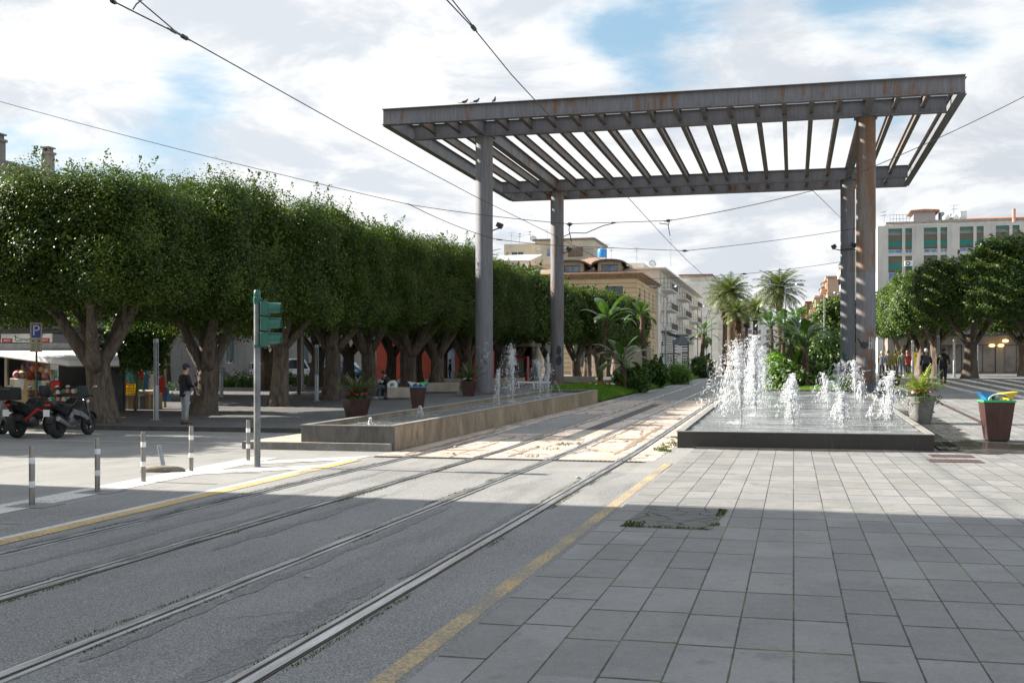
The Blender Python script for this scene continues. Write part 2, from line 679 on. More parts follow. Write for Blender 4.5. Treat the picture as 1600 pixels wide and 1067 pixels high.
def leaf_mat(name, dark, light, rough=.38, trans=.28, yellow=.06, spec=.5):
    m, t, b = new_mat(name)
    rnd = t.node('ShaderNodeNewGeometry').outputs['Random Per Island']
    n = t.noise(t.pos(), 1.1, 4, .6)
    c = t.mix(rnd, dark, light)
    c = t.mix(t.step(n, .48, .66, 0, .6), c, (light[0] * 1.45, light[1] * 1.3, light[2] * 1.1))
    c = t.mix(t.step(t.noise(t.pos(), .8, 3, .6), .5, .66, 0, .5), c, (dark[0] * .8, dark[1] * 1.05, dark[2] * 1.9))
    if yellow:
        c = t.mix(t.step(rnd, 1 - yellow, 1 - yellow * .6, 0, .75), c, (light[0] * 2.6, light[1] * 1.9, light[2] * .9))
    t.l.new(c, b.inputs['Base Color'])
    b.inputs['Roughness'].default_value = rough
    b.inputs['Specular IOR Level'].default_value = spec
    tr = t.node('ShaderNodeBsdfTranslucent')
    t.l.new(t.mix(.5, c, (light[0] * 1.6, light[1] * 2.0, light[2] * .6)), tr.inputs['Color'])
    mx = t.node('ShaderNodeMixShader')
    mx.inputs[0].default_value = trans
    t.l.new(b.outputs[0], mx.inputs[1])
    t.l.new(tr.outputs[0], mx.inputs[2])
    t.l.new(mx.outputs[0], m.node_tree.nodes['Material Output'].inputs['Surface'])
    return m


def water_mat(name):
    m, t, b = new_mat(name)
    p = t.pos()
    n = t.noise(t.scale(p, (1.0, 2.2, 1)), 2.6, 5, .62, .8)
    n2 = t.noise(t.scale(p, (1.0, 1.6, 1)), 11, 4, .6, .5)
    foam_sheen = t.step(t.math('ADD', t.noise(t.scale(p, (.4, 2.4, 1)), 2.2, 6, .68), t.math('MULTIPLY', n2, .25)), .58, .82, 0, .55)  # foam streaks, with the bright sky reflection painted in as pale colour
    c = t.mix(foam_sheen, (.10, .105, .107), (.56, .59, .61))
    t.l.new(c, b.inputs['Base Color'])
    t.put(b.inputs['Roughness'], t.math('ADD', .06, t.math('MULTIPLY', foam_sheen, .5)))
    b.inputs['IOR'].default_value = 1.33
    b.inputs['Specular IOR Level'].default_value = .6
    t.l.new(t.bump(t.math('ADD', n, t.math('MULTIPLY', n2, .35)), .55, .05), b.inputs['Normal'])
    return m


def spray_mat():
    m, t, b = new_mat('white water spray')
    b.inputs['Base Color'].default_value = (.93, .95, .97, 1)
    b.inputs['Roughness'].default_value = .18
    b.inputs['IOR'].default_value = 1.33
    b.inputs['Transmission Weight'].default_value = .25
    tr = t.node('ShaderNodeBsdfTranslucent')
    tr.inputs['Color'].default_value = (.93, .95, .97, 1)
    mx = t.node('ShaderNodeMixShader')
    mx.inputs[0].default_value = .45
    t.l.new(b.outputs[0], mx.inputs[1])
    t.l.new(tr.outputs[0], mx.inputs[2])
    t.l.new(mx.outputs[0], m.node_tree.nodes['Material Output'].inputs['Surface'])
    return m


def glass_mat(name, tint=(.03, .045, .06), rough=.08):
    m, t, b = new_mat(name)
    n = t.noise(t.pos(), .8, 3)
    t.l.new(t.mix(t.step(n, .35, .65), tuple(q * .6 for q in tint), tuple(q * 1.6 for q in tint)), b.inputs['Base Color'])
    b.inputs['Roughness'].default_value = rough
    b.inputs['Specular IOR Level'].default_value = .9
    return m


def band_wall_mat(name, a, bcol, period=.75, gap=.12):
    """rendered wall with horizontal grooved courses"""
    m, t, b = new_mat(name)
    p = t.pos()
    x, y, z = t.xyz(p)
    fz = t.math('FRACT', t.math('DIVIDE', z, period))
    g = t.step(fz, gap, gap * .6)
    n = t.noise(p, .5, 5, .6)
    dirt = t.noise(t.scale(p, (1.2, 1.2, .15)), 1.2, 5, .65)
    c = t.mix(t.step(n, .3, .7), tuple(q * .88 for q in a), tuple(min(1, q * 1.1) for q in a))
    c = t.mix(t.step(dirt, .55, .75, 0, .4), c, tuple(q * .55 for q in a))
    c = t.mix(g, c, bcol)
    t.l.new(c, b.inputs['Base Color'])
    b.inputs['Roughness'].default_value = .85
    t.l.new(t.bump(t.math('SUBTRACT', 1.0, g), .5, .03), b.inputs['Normal'])
    return m


def plaster_mat(name, a, dirt=.4):
    m, t, b = new_mat(name)
    p = t.pos()
    n = t.noise(p, .35, 5, .6)
    d = t.noise(t.scale(p, (.9, .9, .12)), 1.3, 6, .66)
    c = t.mix(t.step(n, .3, .7), tuple(q * .9 for q in a), tuple(min(1, q * 1.08) for q in a))
    c = t.mix(t.step(d, .52, .76, 0, dirt), c, tuple(q * .52 for q in a))
    t.l.new(c, b.inputs['Base Color'])
    b.inputs['Roughness'].default_value = .88
    b.inputs['Specular IOR Level'].default_value = .2
    return m


def tile_roof_mat(name, a):
    m, t, b = new_mat(name)
    p = t.pos()
    x, y, z = t.xyz(p)
    fx = t.math('FRACT', t.math('DIVIDE', x, .42))
    r = t.math('ABSOLUTE', t.math('SUBTRACT', fx, .5))
    n = t.noise(p, 2.2, 5, .7)
    c = t.mix(t.step(n, .3, .7), tuple(q * .65 for q in a), tuple(q * 1.25 for q in a))
    c = t.mix(t.step(r, .36, .5, 0, .6), c, tuple(q * .35 for q in a))
    t.l.new(c, b.inputs['Base Color'])
    b.inputs['Roughness'].default_value = .9
    t.l.new(t.bump(r, .6, .05), b.inputs['Normal'])
    return m


WET = ((3.7, 25.9, 1.7, 1.6), (4.6, 26.8, 1.2, 1.1), (.1, 24.9, 3.6, .55), (3.4, 32.0, .9, 7.0))
M_ROAD = asphalt_mat('worn grey asphalt', .245, (1.0, .985, .95))
M_TRACKASPH = asphalt_mat('dark patched asphalt', .21, (1, 1, 1))
M_DARKSTRIP = asphalt_mat('dark track strip', .1, (1, 1, 1), False)
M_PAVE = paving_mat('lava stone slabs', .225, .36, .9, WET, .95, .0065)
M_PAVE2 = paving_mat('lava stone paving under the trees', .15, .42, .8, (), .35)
M_TRACK = track_slab_mat()
M_YELLOW = paint_mat('worn yellow road paint', (.50, .36, .175), .95, (.2, .19, .165))
M_YELLOW_L = paint_mat('yellow road paint', (.56, .39, .16), .5, (.16, .15, .13))
M_WHITE = paint_mat('worn white road paint', (.62, .61, .585), .36, (.17, .165, .155))
M_STEEL = steel_mat('weathered grey steel', .22)
M_STEEL_R = steel_mat('rust streaked grey steel', .8)
M_STEEL_B = steel_mat('brown weathered steel', .75, (.165, .15, .145))
M_STEEL_H = steel_mat('heavily rusted steel', 1.2, (.19, .175, .165))
M_BASIN_D = stain_wall_mat('dark stained basin stone', (.12, .117, .113), (.045, .043, .042), .75, (.30, .28, .25))
M_BASIN_K = stain_wall_mat('black wet basin stone', (.05, .045, .04), (.022, .02, .018), .5, (.16, .14, .11))
M_BASIN_B = stain_wall_mat('brown streaked basin stone', (.37, .285, .19), (.085, .062, .04), .8, (.46, .40, .31))
M_BASIN_T = pm('pale basin rim stone', (.27, .26, .24), .5, var=.2, scale=2.5, fine=.4)
M_BARK = bark_mat('ficus bark', (.15, .12, .095))
M_BARK_P = bark_mat('palm trunk bark', (.12, .085, .06))
M_LEAF = leaf_mat('ficus leaves', (.013, .034, .006), (.085, .132, .020), .5, .24, .08, .28)
M_LEAF_R = leaf_mat('glossy ficus leaves', (.016, .040, .009), (.095, .155, .026), .45, .22, .05, .35)
M_PADDLE = leaf_mat('banana plant leaves', (.028, .07, .015), (.07, .13, .026), .35, .26, .0)
M_PALM = leaf_mat('palm fronds', (.05, .075, .022), (.115, .14, .045), .45, .25, .05)
M_BUSH = leaf_mat('bush leaves', (.03, .07, .014), (.08, .15, .028), .45, .3, .05)
M_CLIP = leaf_mat('clipped bush leaves', (.06, .13, .02), (.13, .23, .035), .5, .3, .03)
M_MOSS = leaf_mat('mossy weeds', (.035, .06, .012), (.08, .11, .025), .7, .2, .1, .1)
M_GRASS = leaf_mat('grass blades', (.06, .14, .018), (.15, .28, .04), .6, .4, .05, .2)
M_DEAD = leaf_mat('dry palm skirt', (.06, .035, .018), (.14, .085, .045), .8, .1, 0, .1)
M_WATER = water_mat('fountain water')
M_SPRAY = spray_mat()
M_GLASS = glass_mat('dark window glass')
M_GLASS_B = glass_mat('sky blue window glass', (.12, .2, .34), .1)
M_BLACK = pm('black plastic', (.016, .016, .017), .4, var=.3)
M_RUBBER = pm('tyre rubber', (.02, .02, .021), .75, var=.3)
M_DKGREY = pm('dark grey metal', (.055, .058, .062), .5, .3, var=.2)
M_GALV = pm('galvanised steel', (.33, .35, .37), .42, .6, var=.15, scale=6, fine=.25)
M_CHROME = pm('polished steel', (.55, .55, .56), .2, 1.0, var=.1)
M_GREEN = pm('traffic light green paint', (.018, .115, .085), .38, var=.15)
M_REDP = pm('red paint', (.5, .03, .025), .4, var=.15)
M_WHITEP = pm('white paint', (.78, .78, .77), .5, var=.08, fine=.15)
M_YELLP = pm('yellow plastic', (.78, .55, .03), .4, var=.1)
M_BLUEP = pm('blue plastic', (.03, .22, .55), .35, var=.1)
M_GREENP = pm('green plastic', (.05, .42, .14), .4, var=.1)
M_SIGNB = pm('sign blue', (.01, .05, .32), .4, var=.1)
M_SIGNW = pm('faded sign cream', (.40, .345, .24), .55, var=.15, scale=8)
M_CORTEN = pm('brown painted metal', (.085, .042, .034), .42, .2, var=.22, scale=4, fine=.25, stretch=(3, 3, .5))
M_CONC = pm('grey concrete', (.22, .215, .205), .85, var=.25, scale=2, fine=.4, bump=.3)
M_BENCH = pm('cream stone', (.42, .37, .30), .8, var=.2, scale=2, fine=.35, bump=.25)
M_SOIL = pm('dark soil', (.04, .03, .022), .95, var=.4, scale=9, bump=.5)
M_WIRE = pm('black cable', (.02, .02, .022), .5, var=.2)
# ------------------------------------------------------------------ levels of the ground
def tz(Y):                                        # tram track and street
    return .0105 * min(max(Y - 24, 0), 86)


def lz(Y):                                        # plaza under the ficus row
    return max(.13 + .0225 * min(max(Y - 28, 0), 28), tz(Y) + .13)


def rz_(Y):                                       # plaza with the big fountain
    return max(.045 + .0285 * min(max(Y - 25, 0), 41), tz(Y) + (.14 if Y > 60 else .02))


def railx(x0, Y):
    return x0 - .0115 * (Y - 8)


def lines(a, b, n):
    return [a + (b - a) * i / n for i in range(n + 1)]


YS = [-30, 0, 12, 20, 24] + lines(25, 70, 30) + [75, 80, 90, 100, 110, 125, 140]


def sheet(name, mat, xs, ys, zf, skirt=0.0, kind='structure', dz=0.0, skirtmat=None):
    """a sheet over a grid; xs may be functions of y; skirt hangs a vertical face from its outline"""
    m = MB()
    nx, ny = len(xs), len(ys)
    P = [[((x(y) if callable(x) else x), y, zf(y) + dz) for x in xs] for y in ys]
    m.add([q for row in P for q in row], [(j * nx + i, j * nx + i + 1, (j + 1) * nx + i + 1, (j + 1) * nx + i) for j in range(ny - 1) for i in range(nx - 1)])
    if skirt:
        m.cur = 1 if skirtmat else 0
        ring = P[0] + [r[-1] for r in P[1:]] + P[-1][::-1][1:] + [r[0] for r in P[::-1][1:]]
        for a, b in zip(ring, ring[1:]):
            m.quad((a[0], a[1], a[2] - skirt), (b[0], b[1], b[2] - skirt), b, a)
    o = m.build(name, [mat, skirtmat] if skirtmat else mat, fix=False)
    return tag(o, kind=kind)


M_KERB = pm('dark lava kerb', (.085, .083, .08), .7, var=.3, scale=3, fine=.4, bump=.3)
FAR = [-2500, -300, -60, -20, 0, 12, 20, 24] + lines(26, 110, 42) + [140, 200, 300, 600, 1500, 4000]
sheet('ground', M_ROAD, [-3000, -300, -60, -30, -14, -9, -4, 0, 8, 20, 60, 300, 3000], FAR, tz)

# plaza on the fountain side: one sheet, with the kerb on its track edge
yr = [y for y in YS if y >= 0]
sheet('paving', M_PAVE, [-2.1, 0, 3, 60], [-12, 0, 8, 16, 22, 25.2], rz_, .3, skirtmat=M_KERB)
sheet('paving', M_PAVE, [3.05, 8, 20, 60], [25.2] + lines(27, 70, 24) + [80, 100, 140], rz_, .3, skirtmat=M_KERB)
# plaza under the ficus trees
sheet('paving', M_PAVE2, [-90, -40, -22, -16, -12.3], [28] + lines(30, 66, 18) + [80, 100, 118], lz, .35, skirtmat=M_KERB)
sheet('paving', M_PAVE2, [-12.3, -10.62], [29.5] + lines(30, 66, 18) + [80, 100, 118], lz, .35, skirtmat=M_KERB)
kerb = MB()
sheet('pavement_kerb', M_BENCH, [-11.9, -11.6, -8.42], [22.7, 23.0, 26, 29.45], lambda y: .17, .3, skirtmat=M_CONC)

# tram track: dark asphalt near, broken pale concrete between the fountains
sheet('track_bed', M_TRACKASPH, [-8.6, -5.3, -2.1], [-12, 0, 6, 12, 18, 19.2], tz, dz=.004)
sheet('track_bed', M_TRACK, [-8.36, -5.5, -2.62], [21.6] + lines(23, 52, 20), tz, dz=.004)
sheet('track_bed', M_ROAD, [-8.3, -5.5, -2.5], [52, 60, 70, 85, 100, 110, 150], tz, dz=.004)
sheet('track_strip', M_DARKSTRIP, [lambda y: railx(-5.42, y), lambda y: railx(-5.0, y)], lines(27, 48, 12), tz, dz=.008)  # darker strip along the middle of the track
sheet('track_strip', M_ROAD, [lambda y: railx(-7.3, y), lambda y: railx(-6.1, y)], lines(29, 39, 6), tz, dz=.008)
def jagged(name, mat, x0, x1, y0, y1, seed, dz, n=40, amp=.12):
    q = random.Random(seed)
    m = MB()
    L, Rr = [], []
    a = b = 0
    for i in range(n + 1):
        y = y0 + (y1 - y0) * i / n
        f = sin(pi * i / n) ** .4
        a = a * .6 + q.uniform(-amp, amp) * .7
        b = b * .6 + q.uniform(-amp, amp) * .7
        c, h = (x0 + x1) / 2, (x1 - x0) / 2 * f + .01
        L.append((railx(c - h - a * f, y), y, tz(y) + dz))
        Rr.append((railx(c + h + b * f, y), y, tz(y) + dz))
    m.add(L + Rr, [(i, n + 1 + i, n + 2 + i, i + 1) for i in range(n)])
    return tag(m.build(name, mat, fix=False), kind='structure')


M_TAR = asphalt_mat('dark worn asphalt seam', .175, (1, 1, 1), False)
M_SEAM = asphalt_mat('brown crumbling seam', .2, (1.25, .95, .7), False)
for k_, (a_, b_, c_, d_) in enumerate(((-6.9, -6.7, 8.5, 18.5), (-3.5, -3.28, 5.2, 9.0), (-5.62, -5.45, 10, 15), (-4.32, -4.2, 6, 14), (-6.3, -6.15, 7, 13), (-3.3, -3.2, 9, 18), (-7.62, -7.5, 8, 20))):
    jagged('asphalt_seam', M_TAR, a_, b_, c_, d_, 50 + k_, .007 + .0004 * k_, 60, .06)
for k_, (a_, b_, c_, d_) in enumerate(((-7.75, -7.6, 22, 31), (-6.7, -6.62, 22.5, 26), (-5.5, -5.38, 22, 24.8), (-4.3, -4.2, 25, 37), (-3.5, -3.38, 23, 33), (-6.2, -6.1, 26, 40), (-7.3, -6.2, 23.4, 23.6), (-4.4, -3.3, 27.5, 27.8), (-4.4, -3.4, 33, 33.4))):
    jagged('concrete_seam', M_SEAM, a_, b_, c_, d_, 70 + k_, .009 + .0004 * k_, 50, .06)
# slotted drain across the track
m = MB()
for i in range(64):
    x = -8.2 + i * .085
    m.box((x, 21.35, .012), (.042, .17, .012))
m.box((-5.5, 21.35, .003), (5.5, .2, .005))
o = m.build('track_drain', [M_DKGREY])
tag(o, 'slotted iron drain running across the tram rails before the fountains', 'drain')

# road markings
def strip(name, mat, x0, x1, ys, dz=.006):
    return sheet(name, mat, [x0, x1], ys, tz, dz=dz)


YN = lines(-2, 20.5, 10)
strip('road_marking', M_YELLOW, lambda y: -2.36, lambda y: -2.21, lines(-2, 21.2, 10))
strip('road_marking', M_YELLOW_L, lambda y: -8.03 - .037 * (y - 10), lambda y: -7.8 - .037 * (y - 10), YN, .010)
strip('road_marking', M_WHITE, lambda y: -8.14 - .037 * (y - 10), lambda y: -8.035 - .037 * (y - 10), YN, .009)
strip('road_marking', M_WHITE, lambda y: -10.1 - .06 * (y - 12.2), lambda y: -9.5 - .06 * (y - 12.2), lines(4, 20.6, 8), .006)
mk = MB()
for yy in (16.9, 19.0):
    z = .008
    mk.quad((-9.9, yy, z), (-8.35, yy + 1.6, z), (-8.35, yy + 2.5, z), (-9.9, yy + .9, z))
tag(mk.build('road_marking', M_WHITE, fix=False), kind='structure')
mk = MB()                                           # parking bay lines of the side street
mk.quad((-30, 24.2, .006), (-12.5, 24.2, .006), (-12.5, 24.3, .006), (-30, 24.3, .006))
mk.quad((-13.2, 24.6, .007), (-12.2, 27.2, .007), (-12.05, 27.2, .007), (-13.05, 24.6, .007))
tag(mk.build('road_marking', M_WHITE, fix=False), kind='structure')
# repaired asphalt under the bollards
mk = MB()
for bx, by in ((-9.68, 12.7), (-9.8, 14.3)):
    mk.box((bx + .05, by, .006), (.55, .5, .006))
mk.box((-8.9, 12.8, .003), (.8, 3.4, .006))
tag(mk.build('asphalt_patch', M_TRACKASPH, fix=False), kind='structure')

# rails: polished head, dark groove, outer lip
M_RAIL = pm('polished rail steel', (.5, .51, .53), .28, .85, var=.3, scale=1.5, fine=.35, stretch=(8, .6, 1))
M_RAILRUST = pm('rusty rail groove', (.045, .032, .025), .8, .2, var=.4, scale=4)
M_LIPST = pm('dull rail lip steel', (.34, .345, .35), .4, .6, var=.35, scale=2, stretch=(8, .6, 1))
rail_names = ('outer rail beside the yellow line and bollards', 'second rail from the bollards', 'third rail from the bollards', 'rail nearest the slab pavement and its yellow line')
ry = lines(-2, 24, 14) + lines(26, 70, 22) + [80, 90, 100, 110, 130]
for k, x0 in enumerate((-7.4, -5.98, -4.5, -3.06)):
    r = thing('tram_rail', 'steel grooved tram rail, ' + rail_names[k], 'rail', group='grooved tram rails in the road')
    side = 1 if k % 2 == 0 else -1               # groove on the inner side
    r.location = (0, 0, 0)
    sp = [(-.055, .028, .016, 'rail_head', M_RAIL), (.028, .066, .009, 'rail_groove', M_RAILRUST), (.066, .11, .014, 'rail_lip', M_LIPST), (-.078, -.055, .010, 'rail_edge', M_RAILRUST)]
    for a, b, h, nm, mt in sp:
        m = MB()
        L, Rr = [], []
        for y in ry:
            xa, xb = railx(x0, y) + side * a, railx(x0, y) + side * b
            L.append((xa, y, tz(y) + h))
            Rr.append((xb, y, tz(y) + h))
        n = len(ry)
        m.add(L + Rr, [(i, n + i, n + i + 1, i + 1) for i in range(n - 1)])
        for edge in (L, Rr):
            low = [(p[0], p[1], p[2] - .02) for p in edge]
            m.add(edge + low, [(i, i + 1, n + i + 1, n + i) for i in range(n - 1)])
        m.build(nm, mt, r)

# ------------------------------------------------------------------ grass, weeds and moss
rng = np.random.default_rng(7)


def blades(name, pts, h, mat, w=.012, parent=None):
    n = len(pts)
    pts = np.asarray(pts, dtype=np.float32)
    a = rng.uniform(0, 2 * pi, n)
    hh_ = h * rng.uniform(.45, 1.15, n)
    lean = rng.uniform(.1, .7, n) * hh_
    side = np.stack([np.cos(a), np.sin(a), np.zeros(n)], 1) * w * rng.uniform(.6, 1.4, n)[:, None]
    tipd = np.stack([-np.sin(a) * lean, np.cos(a) * lean, hh_], 1)
    v = np.stack([pts - side, pts + side, pts + tipd * .6 + side * .5, pts + tipd], 1).reshape(-1, 3)
    q = np.arange(n * 4).reshape(-1, 4)
    return np_mesh(name, v, q, mat, parent)


def strip_pts(n, x0, x1, y0, y1, zf, clump=None):
    x = rng.uniform(0, 1, n)
    y = rng.uniform(y0, y1, n)
    if clump:
        k = np.sin(y * clump[0] + 1.3) + np.sin(y * clump[1] + 4) + .8 * np.sin(y * clump[2])
        keep = k + rng.uniform(-.5, .5, n) > clump[3]
        x, y = x[keep], y[keep]
    xa = np.array([x0(q) if callable(x0) else x0 for q in y])
    xb = np.array([x1(q) if callable(x1) else x1 for q in y])
    z = np.array([zf(q) for q in y])
    return np.stack([xa + (xb - xa) * x, y, z], 1)


pts = []
for x0, sd, amt in ((-7.4, -1, .4), (-5.98, 1, .6), (-5.98, -1, .8), (-4.5, 1, .3), (-4.5, -1, .6), (-3.06, 1, .3), (-3.06, -1, .5)):
    pts.append(strip_pts(int(2400), lambda y, a=x0, s=sd: railx(a, y) + s * .10, lambda y, a=x0, s=sd: railx(a, y) + s * .145, 4, 22, tz, (1.7, .63, 4.1, amt)))
pts = np.concatenate(pts)
tag(blades('rail_weeds', pts, .02, M_MOSS, .006), kind='stuff')
pts = np.concatenate([strip_pts(1500, lambda y: -2.95 + .12 * sin(y * 5), lambda y: -2.62 - .1 * sin(y * 3.3 + 1), 23.2, 28.5, tz, (3.1, 1.9, 11, .3)), strip_pts(900, -8.75, -8.45, 50, 60, tz, (2, 1.3, 5, 0)), strip_pts(400, -5.35, -5.0, 22, 26, tz, (2, 3.3, 5, .7))])
tag(blades('rail_weeds', pts, .06, M_MOSS, .009), kind='stuff')

# garden beds between the streets
def bed(name, xs, ys, zf2, mat=M_SOIL):
    m = MB()
    nx, ny = len(xs), len(ys)
    m.add([(x, y, zf2(x, y)) for y in ys for x in xs], [(j * nx + i, j * nx + i + 1, (j + 1) * nx + i + 1, (j + 1) * nx + i) for j in range(ny - 1) for i in range(nx - 1)])
    return tag(m.build(name, mat, fix=False), kind='structure')


def rb(x, y):                                     # right-hand bed: from track level up to the plaza
    k = min(max((x + 2.5) / 5.5, 0), 1)
    return (tz(y) + .10) * (1 - k) + (rz_(y) + .02) * k + .10 * sin(pi * k)


def lb(x, y):                                     # bed of banana plants by the track
    k = min(max((x + 8.45) / -3.5, 0), 1)
    return (tz(y) + .05) * (1 - k) + (lz(y) + .05) * k + .2 * sin(pi * k) * min(1, max(0, (y - 49) / 6))


bed('garden_soil', lines(-2.5, 3.0, 8), lines(49.3, 120, 40), rb)
bed('garden_soil', lines(-11.6, -8.46, 6), lines(49.2, 83.0, 40), lb)
bed('garden_soil', lines(-11.6, -8.46, 6), lines(83.0, 118, 16), lb)


def bed_grass(name, x0, x1, y0, y1, f, n, h, label=None):
    x = rng.uniform(x0, x1, n)
    y = rng.uniform(y0, y1, n)
    z = np.array([f(a, b) for a, b in zip(x, y)])
    return tag(blades(name, np.stack([x, y, z], 1), h, M_GRASS, .02), kind='stuff')


bed_grass('grass', -2.5, 3.0, 49.4, 75, rb, 26000, .16)
bed_grass('grass', -11.5, -8.46, 49.4, 80, lb, 30000, .17)
bed_grass('grass', -11.5, -8.46, 83.2, 117, lb, 14000, .2)

# cracked mossy repair, drain covers and slot drain in the slabs
m_, t_, b_ = new_mat('cracked mossy slab')
p_ = t_.pos()
e_ = t_.voro(p_, 3.6)
ck_ = t_.step(e_, .045, .015)
n_ = t_.noise(p_, 5, 5, .7)
ms_ = t_.step(t_.noise(p_, 2.4, 5, .65), .46, .6)
c_ = t_.mix(n_, (.10, .10, .098), (.17, .168, .16))
c_ = t_.mix(ck_, c_, t_.mix(ms_, (.02, .02, .017), (.06, .085, .014)))
t_.l.new(c_, b_.inputs['Base Color'])
b_.inputs['Roughness'].default_value = .85
t_.l.new(t_.bump(t_.math('SUBTRACT', 1, ck_), .6, .02), b_.inputs['Normal'])
mk = MB()
mk.add([(-1.88, 12.35, .049), (-.86, 12.3, .049), (-.78, 14.1, .049), (-1.78, 14.3, .049)], [(0, 1, 2, 3)])
tag(mk.build('cracked_patch', m_, fix=False), kind='structure')
pts = np.concatenate([strip_pts(170, -1.85, -1.62, 12.3, 12.75, lambda y: .05), strip_pts(420, -.9, -.8, 12.35, 14.1, lambda y: .05, (5, 3, 9, .4)), strip_pts(150, -1.8, -.9, 12.3, 12.4, lambda y: .05)])
tag(blades('moss', pts, .022, M_MOSS, .008), kind='stuff')
for (cx, cy, sx, sy, lab) in ((3.05, 23.75, .75, .55, 'worn iron drain cover set in the slabs nearest the fountain corner'), (2.95, 22.5, .9, .6, 'perforated iron drain cover in the pale sunlit slabs')):
    d = thing('drain_cover', lab, 'drain cover', (cx, cy, rz_(cy)), 0, 'iron drain covers in the slabs')
    f_ = MB()
    for s in (-1, 1):
        f_.box((0, s * sy / 2, .004), (sx + .06, .05, .014))
        f_.box((s * sx / 2, 0, .005), (.05, sy - .06, .014))
    f_.build('frame', M_CORTEN, d)
    g_ = MB()
    g_.box((0, 0, .001), (sx - .06, sy - .06, .008))
    for i in range(9):
        g_.box((-sx / 2 + .08 + i * (sx - .16) / 8, 0, .007), (.03, sy - .1, .006))
    g_.build('grating', M_CORTEN, d)
sheet('slot_drain', M_CORTEN, [5.0, 5.16], lines(31, 46, 10), rz_, dz=.005)
# litter and small stones on the road
mk = MB()
for (x, y) in ((-4.05, 8.9), (-3.4, 17.9), (-6.9, 22.4), (-5.6, 24.6), (-4.9, 25.8), (-7.4, 24.2), (-3.9, 26.8)):
    r0 = random.Random(int(x * 100)).uniform(.03, .07)
    mk.ball((x, y, tz(y) + r0 * .4), (r0, r0 * .7, r0 * .55), 7, 5)
tag(mk.build('loose_gravel', M_BENCH), kind='stuff')

# ------------------------------------------------------------------ fountains
def rim(Y, z0, z1, y0=25.2, y1=49.0):
    return z0 + (z1 - z0) * (Y - y0) / (y1 - y0)


def basin(label, x0, x1, y0, y1, zr0, zr1, base0, base1, mats, seg=6, th=.13):
    f = thing('fountain_basin', label, 'fountain', (0, 0, 0))
    top = lambda y: rim(y, zr0, zr1, y0, y1)
    low = lambda y: base0 + (base1 - base0) * (y - y0) / (y1 - y0)

    def wall(nm, xa, xb, ya, yb, mat, lowz=None):
        m = MB()
        zl = (lambda y: lowz) if lowz is not None else low
        n = seg if yb - ya > 1 else 1
        ys = lines(ya, yb, n)
        for a, b in zip(ys, ys[1:]):
            g = .004 if n > 1 else 0                # slab joints
            a2, b2 = a + g, b - g
            m.add([(xa, a2, zl(a2)), (xb, a2, zl(a2)), (xb, b2, zl(b2)), (xa, b2, zl(b2)), (xa, a2, top(a2)), (xb, a2, top(a2)), (xb, b2, top(b2)), (xa, b2, top(b2))],
                  [(0, 3, 2, 1), (4, 5, 6, 7), (0, 1, 5, 4), (1, 2, 6, 5), (2, 3, 7, 6), (3, 0, 4, 7)])
        m.build(nm, mat, f, bevel=.008)
    wall('front_wall', x0, x1, y0, y0 + th, mats[0])
    wall('back_wall', x0 + .001, x1 - .001, y1 - th, y1, mats[0])
    wall('side_wall', x0, x0 + th, y0 + th + .002, y1 - th - .002, mats[1])
    wall('side_wall', x1 - th, x1, y0 + th + .002, y1 - th - .002, mats[2])
    m = MB()                                        # rim capping
    for (xa, xb, ya, yb) in ((x0 - .015, x1 + .015, y0 - .015, y0 + th + .012), (x0 - .015, x1 + .015, y1 - th - .012, y1 + .015)):
        m.box(((xa + xb) / 2, (ya + yb) / 2, top((ya + yb) / 2) + .008), (xb - xa, yb - ya, .022))
    for (xa, xb) in ((x0 - .015, x0 + th + .012), (x1 - th - .012, x1 + .015)):
        ya, yb = y0 + th + .014, y1 - th - .014
        m.add([(xa, ya, top(ya)), (xb, ya, top(ya)), (xb, yb, top(yb)), (xa, yb, top(yb)), (xa, ya, top(ya) + .02), (xb, ya, top(ya) + .02), (xb, yb, top(yb) + .02), (xa, yb, top(yb) + .02)],
              [(0, 3, 2, 1), (4, 5, 6, 7), (0, 1, 5, 4), (1, 2, 6, 5), (2, 3, 7, 6), (3, 0, 4, 7)])
    m.build('rim', mats[3], f)
    return f, top


def cascade(x0, x1, y0, y1, top, drop, steps):
    """water running down shallow steps"""
    m = MB()
    ys = lines(y0, y1, steps * 4)
    n = len(ys)
    P = []
    for i, y in enumerate(ys):
        k = (i // 4) * 4
        yc = ys[min(k + 2, n - 1)]
        z = top(yc) - drop + (top(y) - top(yc)) * .35
        P.append([(x, y, z) for x in lines(x0, x1, 4)])
    m.add([q for r in P for q in r], [(j * 5 + i, j * 5 + i + 1, (j + 1) * 5 + i + 1, (j + 1) * 5 + i) for j in range(n - 1) for i in range(4)])
    return tag(m.build('water', M_WATER, fix=False), kind='structure')


RF, rtop = basin('wide low dark stone fountain basin beside the slab pavement', -2.53, 2.9, 25.25, 49.0, .375, .87, -.05, .15, (M_BASIN_K, M_BASIN_D, M_BASIN_D, M_BASIN_T))
cascade(-2.39, 2.76, 25.39, 48.86, rtop, .035, 12)
LF, ltop = basin('long narrow brown stained fountain trough beside the tram track', -10.55, -8.4, 22.85, 49.0, .535, .82, .0, .15, (M_BASIN_D, M_BASIN_B, M_BASIN_B, M_BASIN_T), 14)
cascade(-10.41, -8.54, 22.99, 48.86, ltop, .09, 12)
for (x, y) in ((-2.1, 25.8), (-9.2, 27.2), (-8.9, 28.6)):     # small nozzle fittings at the water
    pass


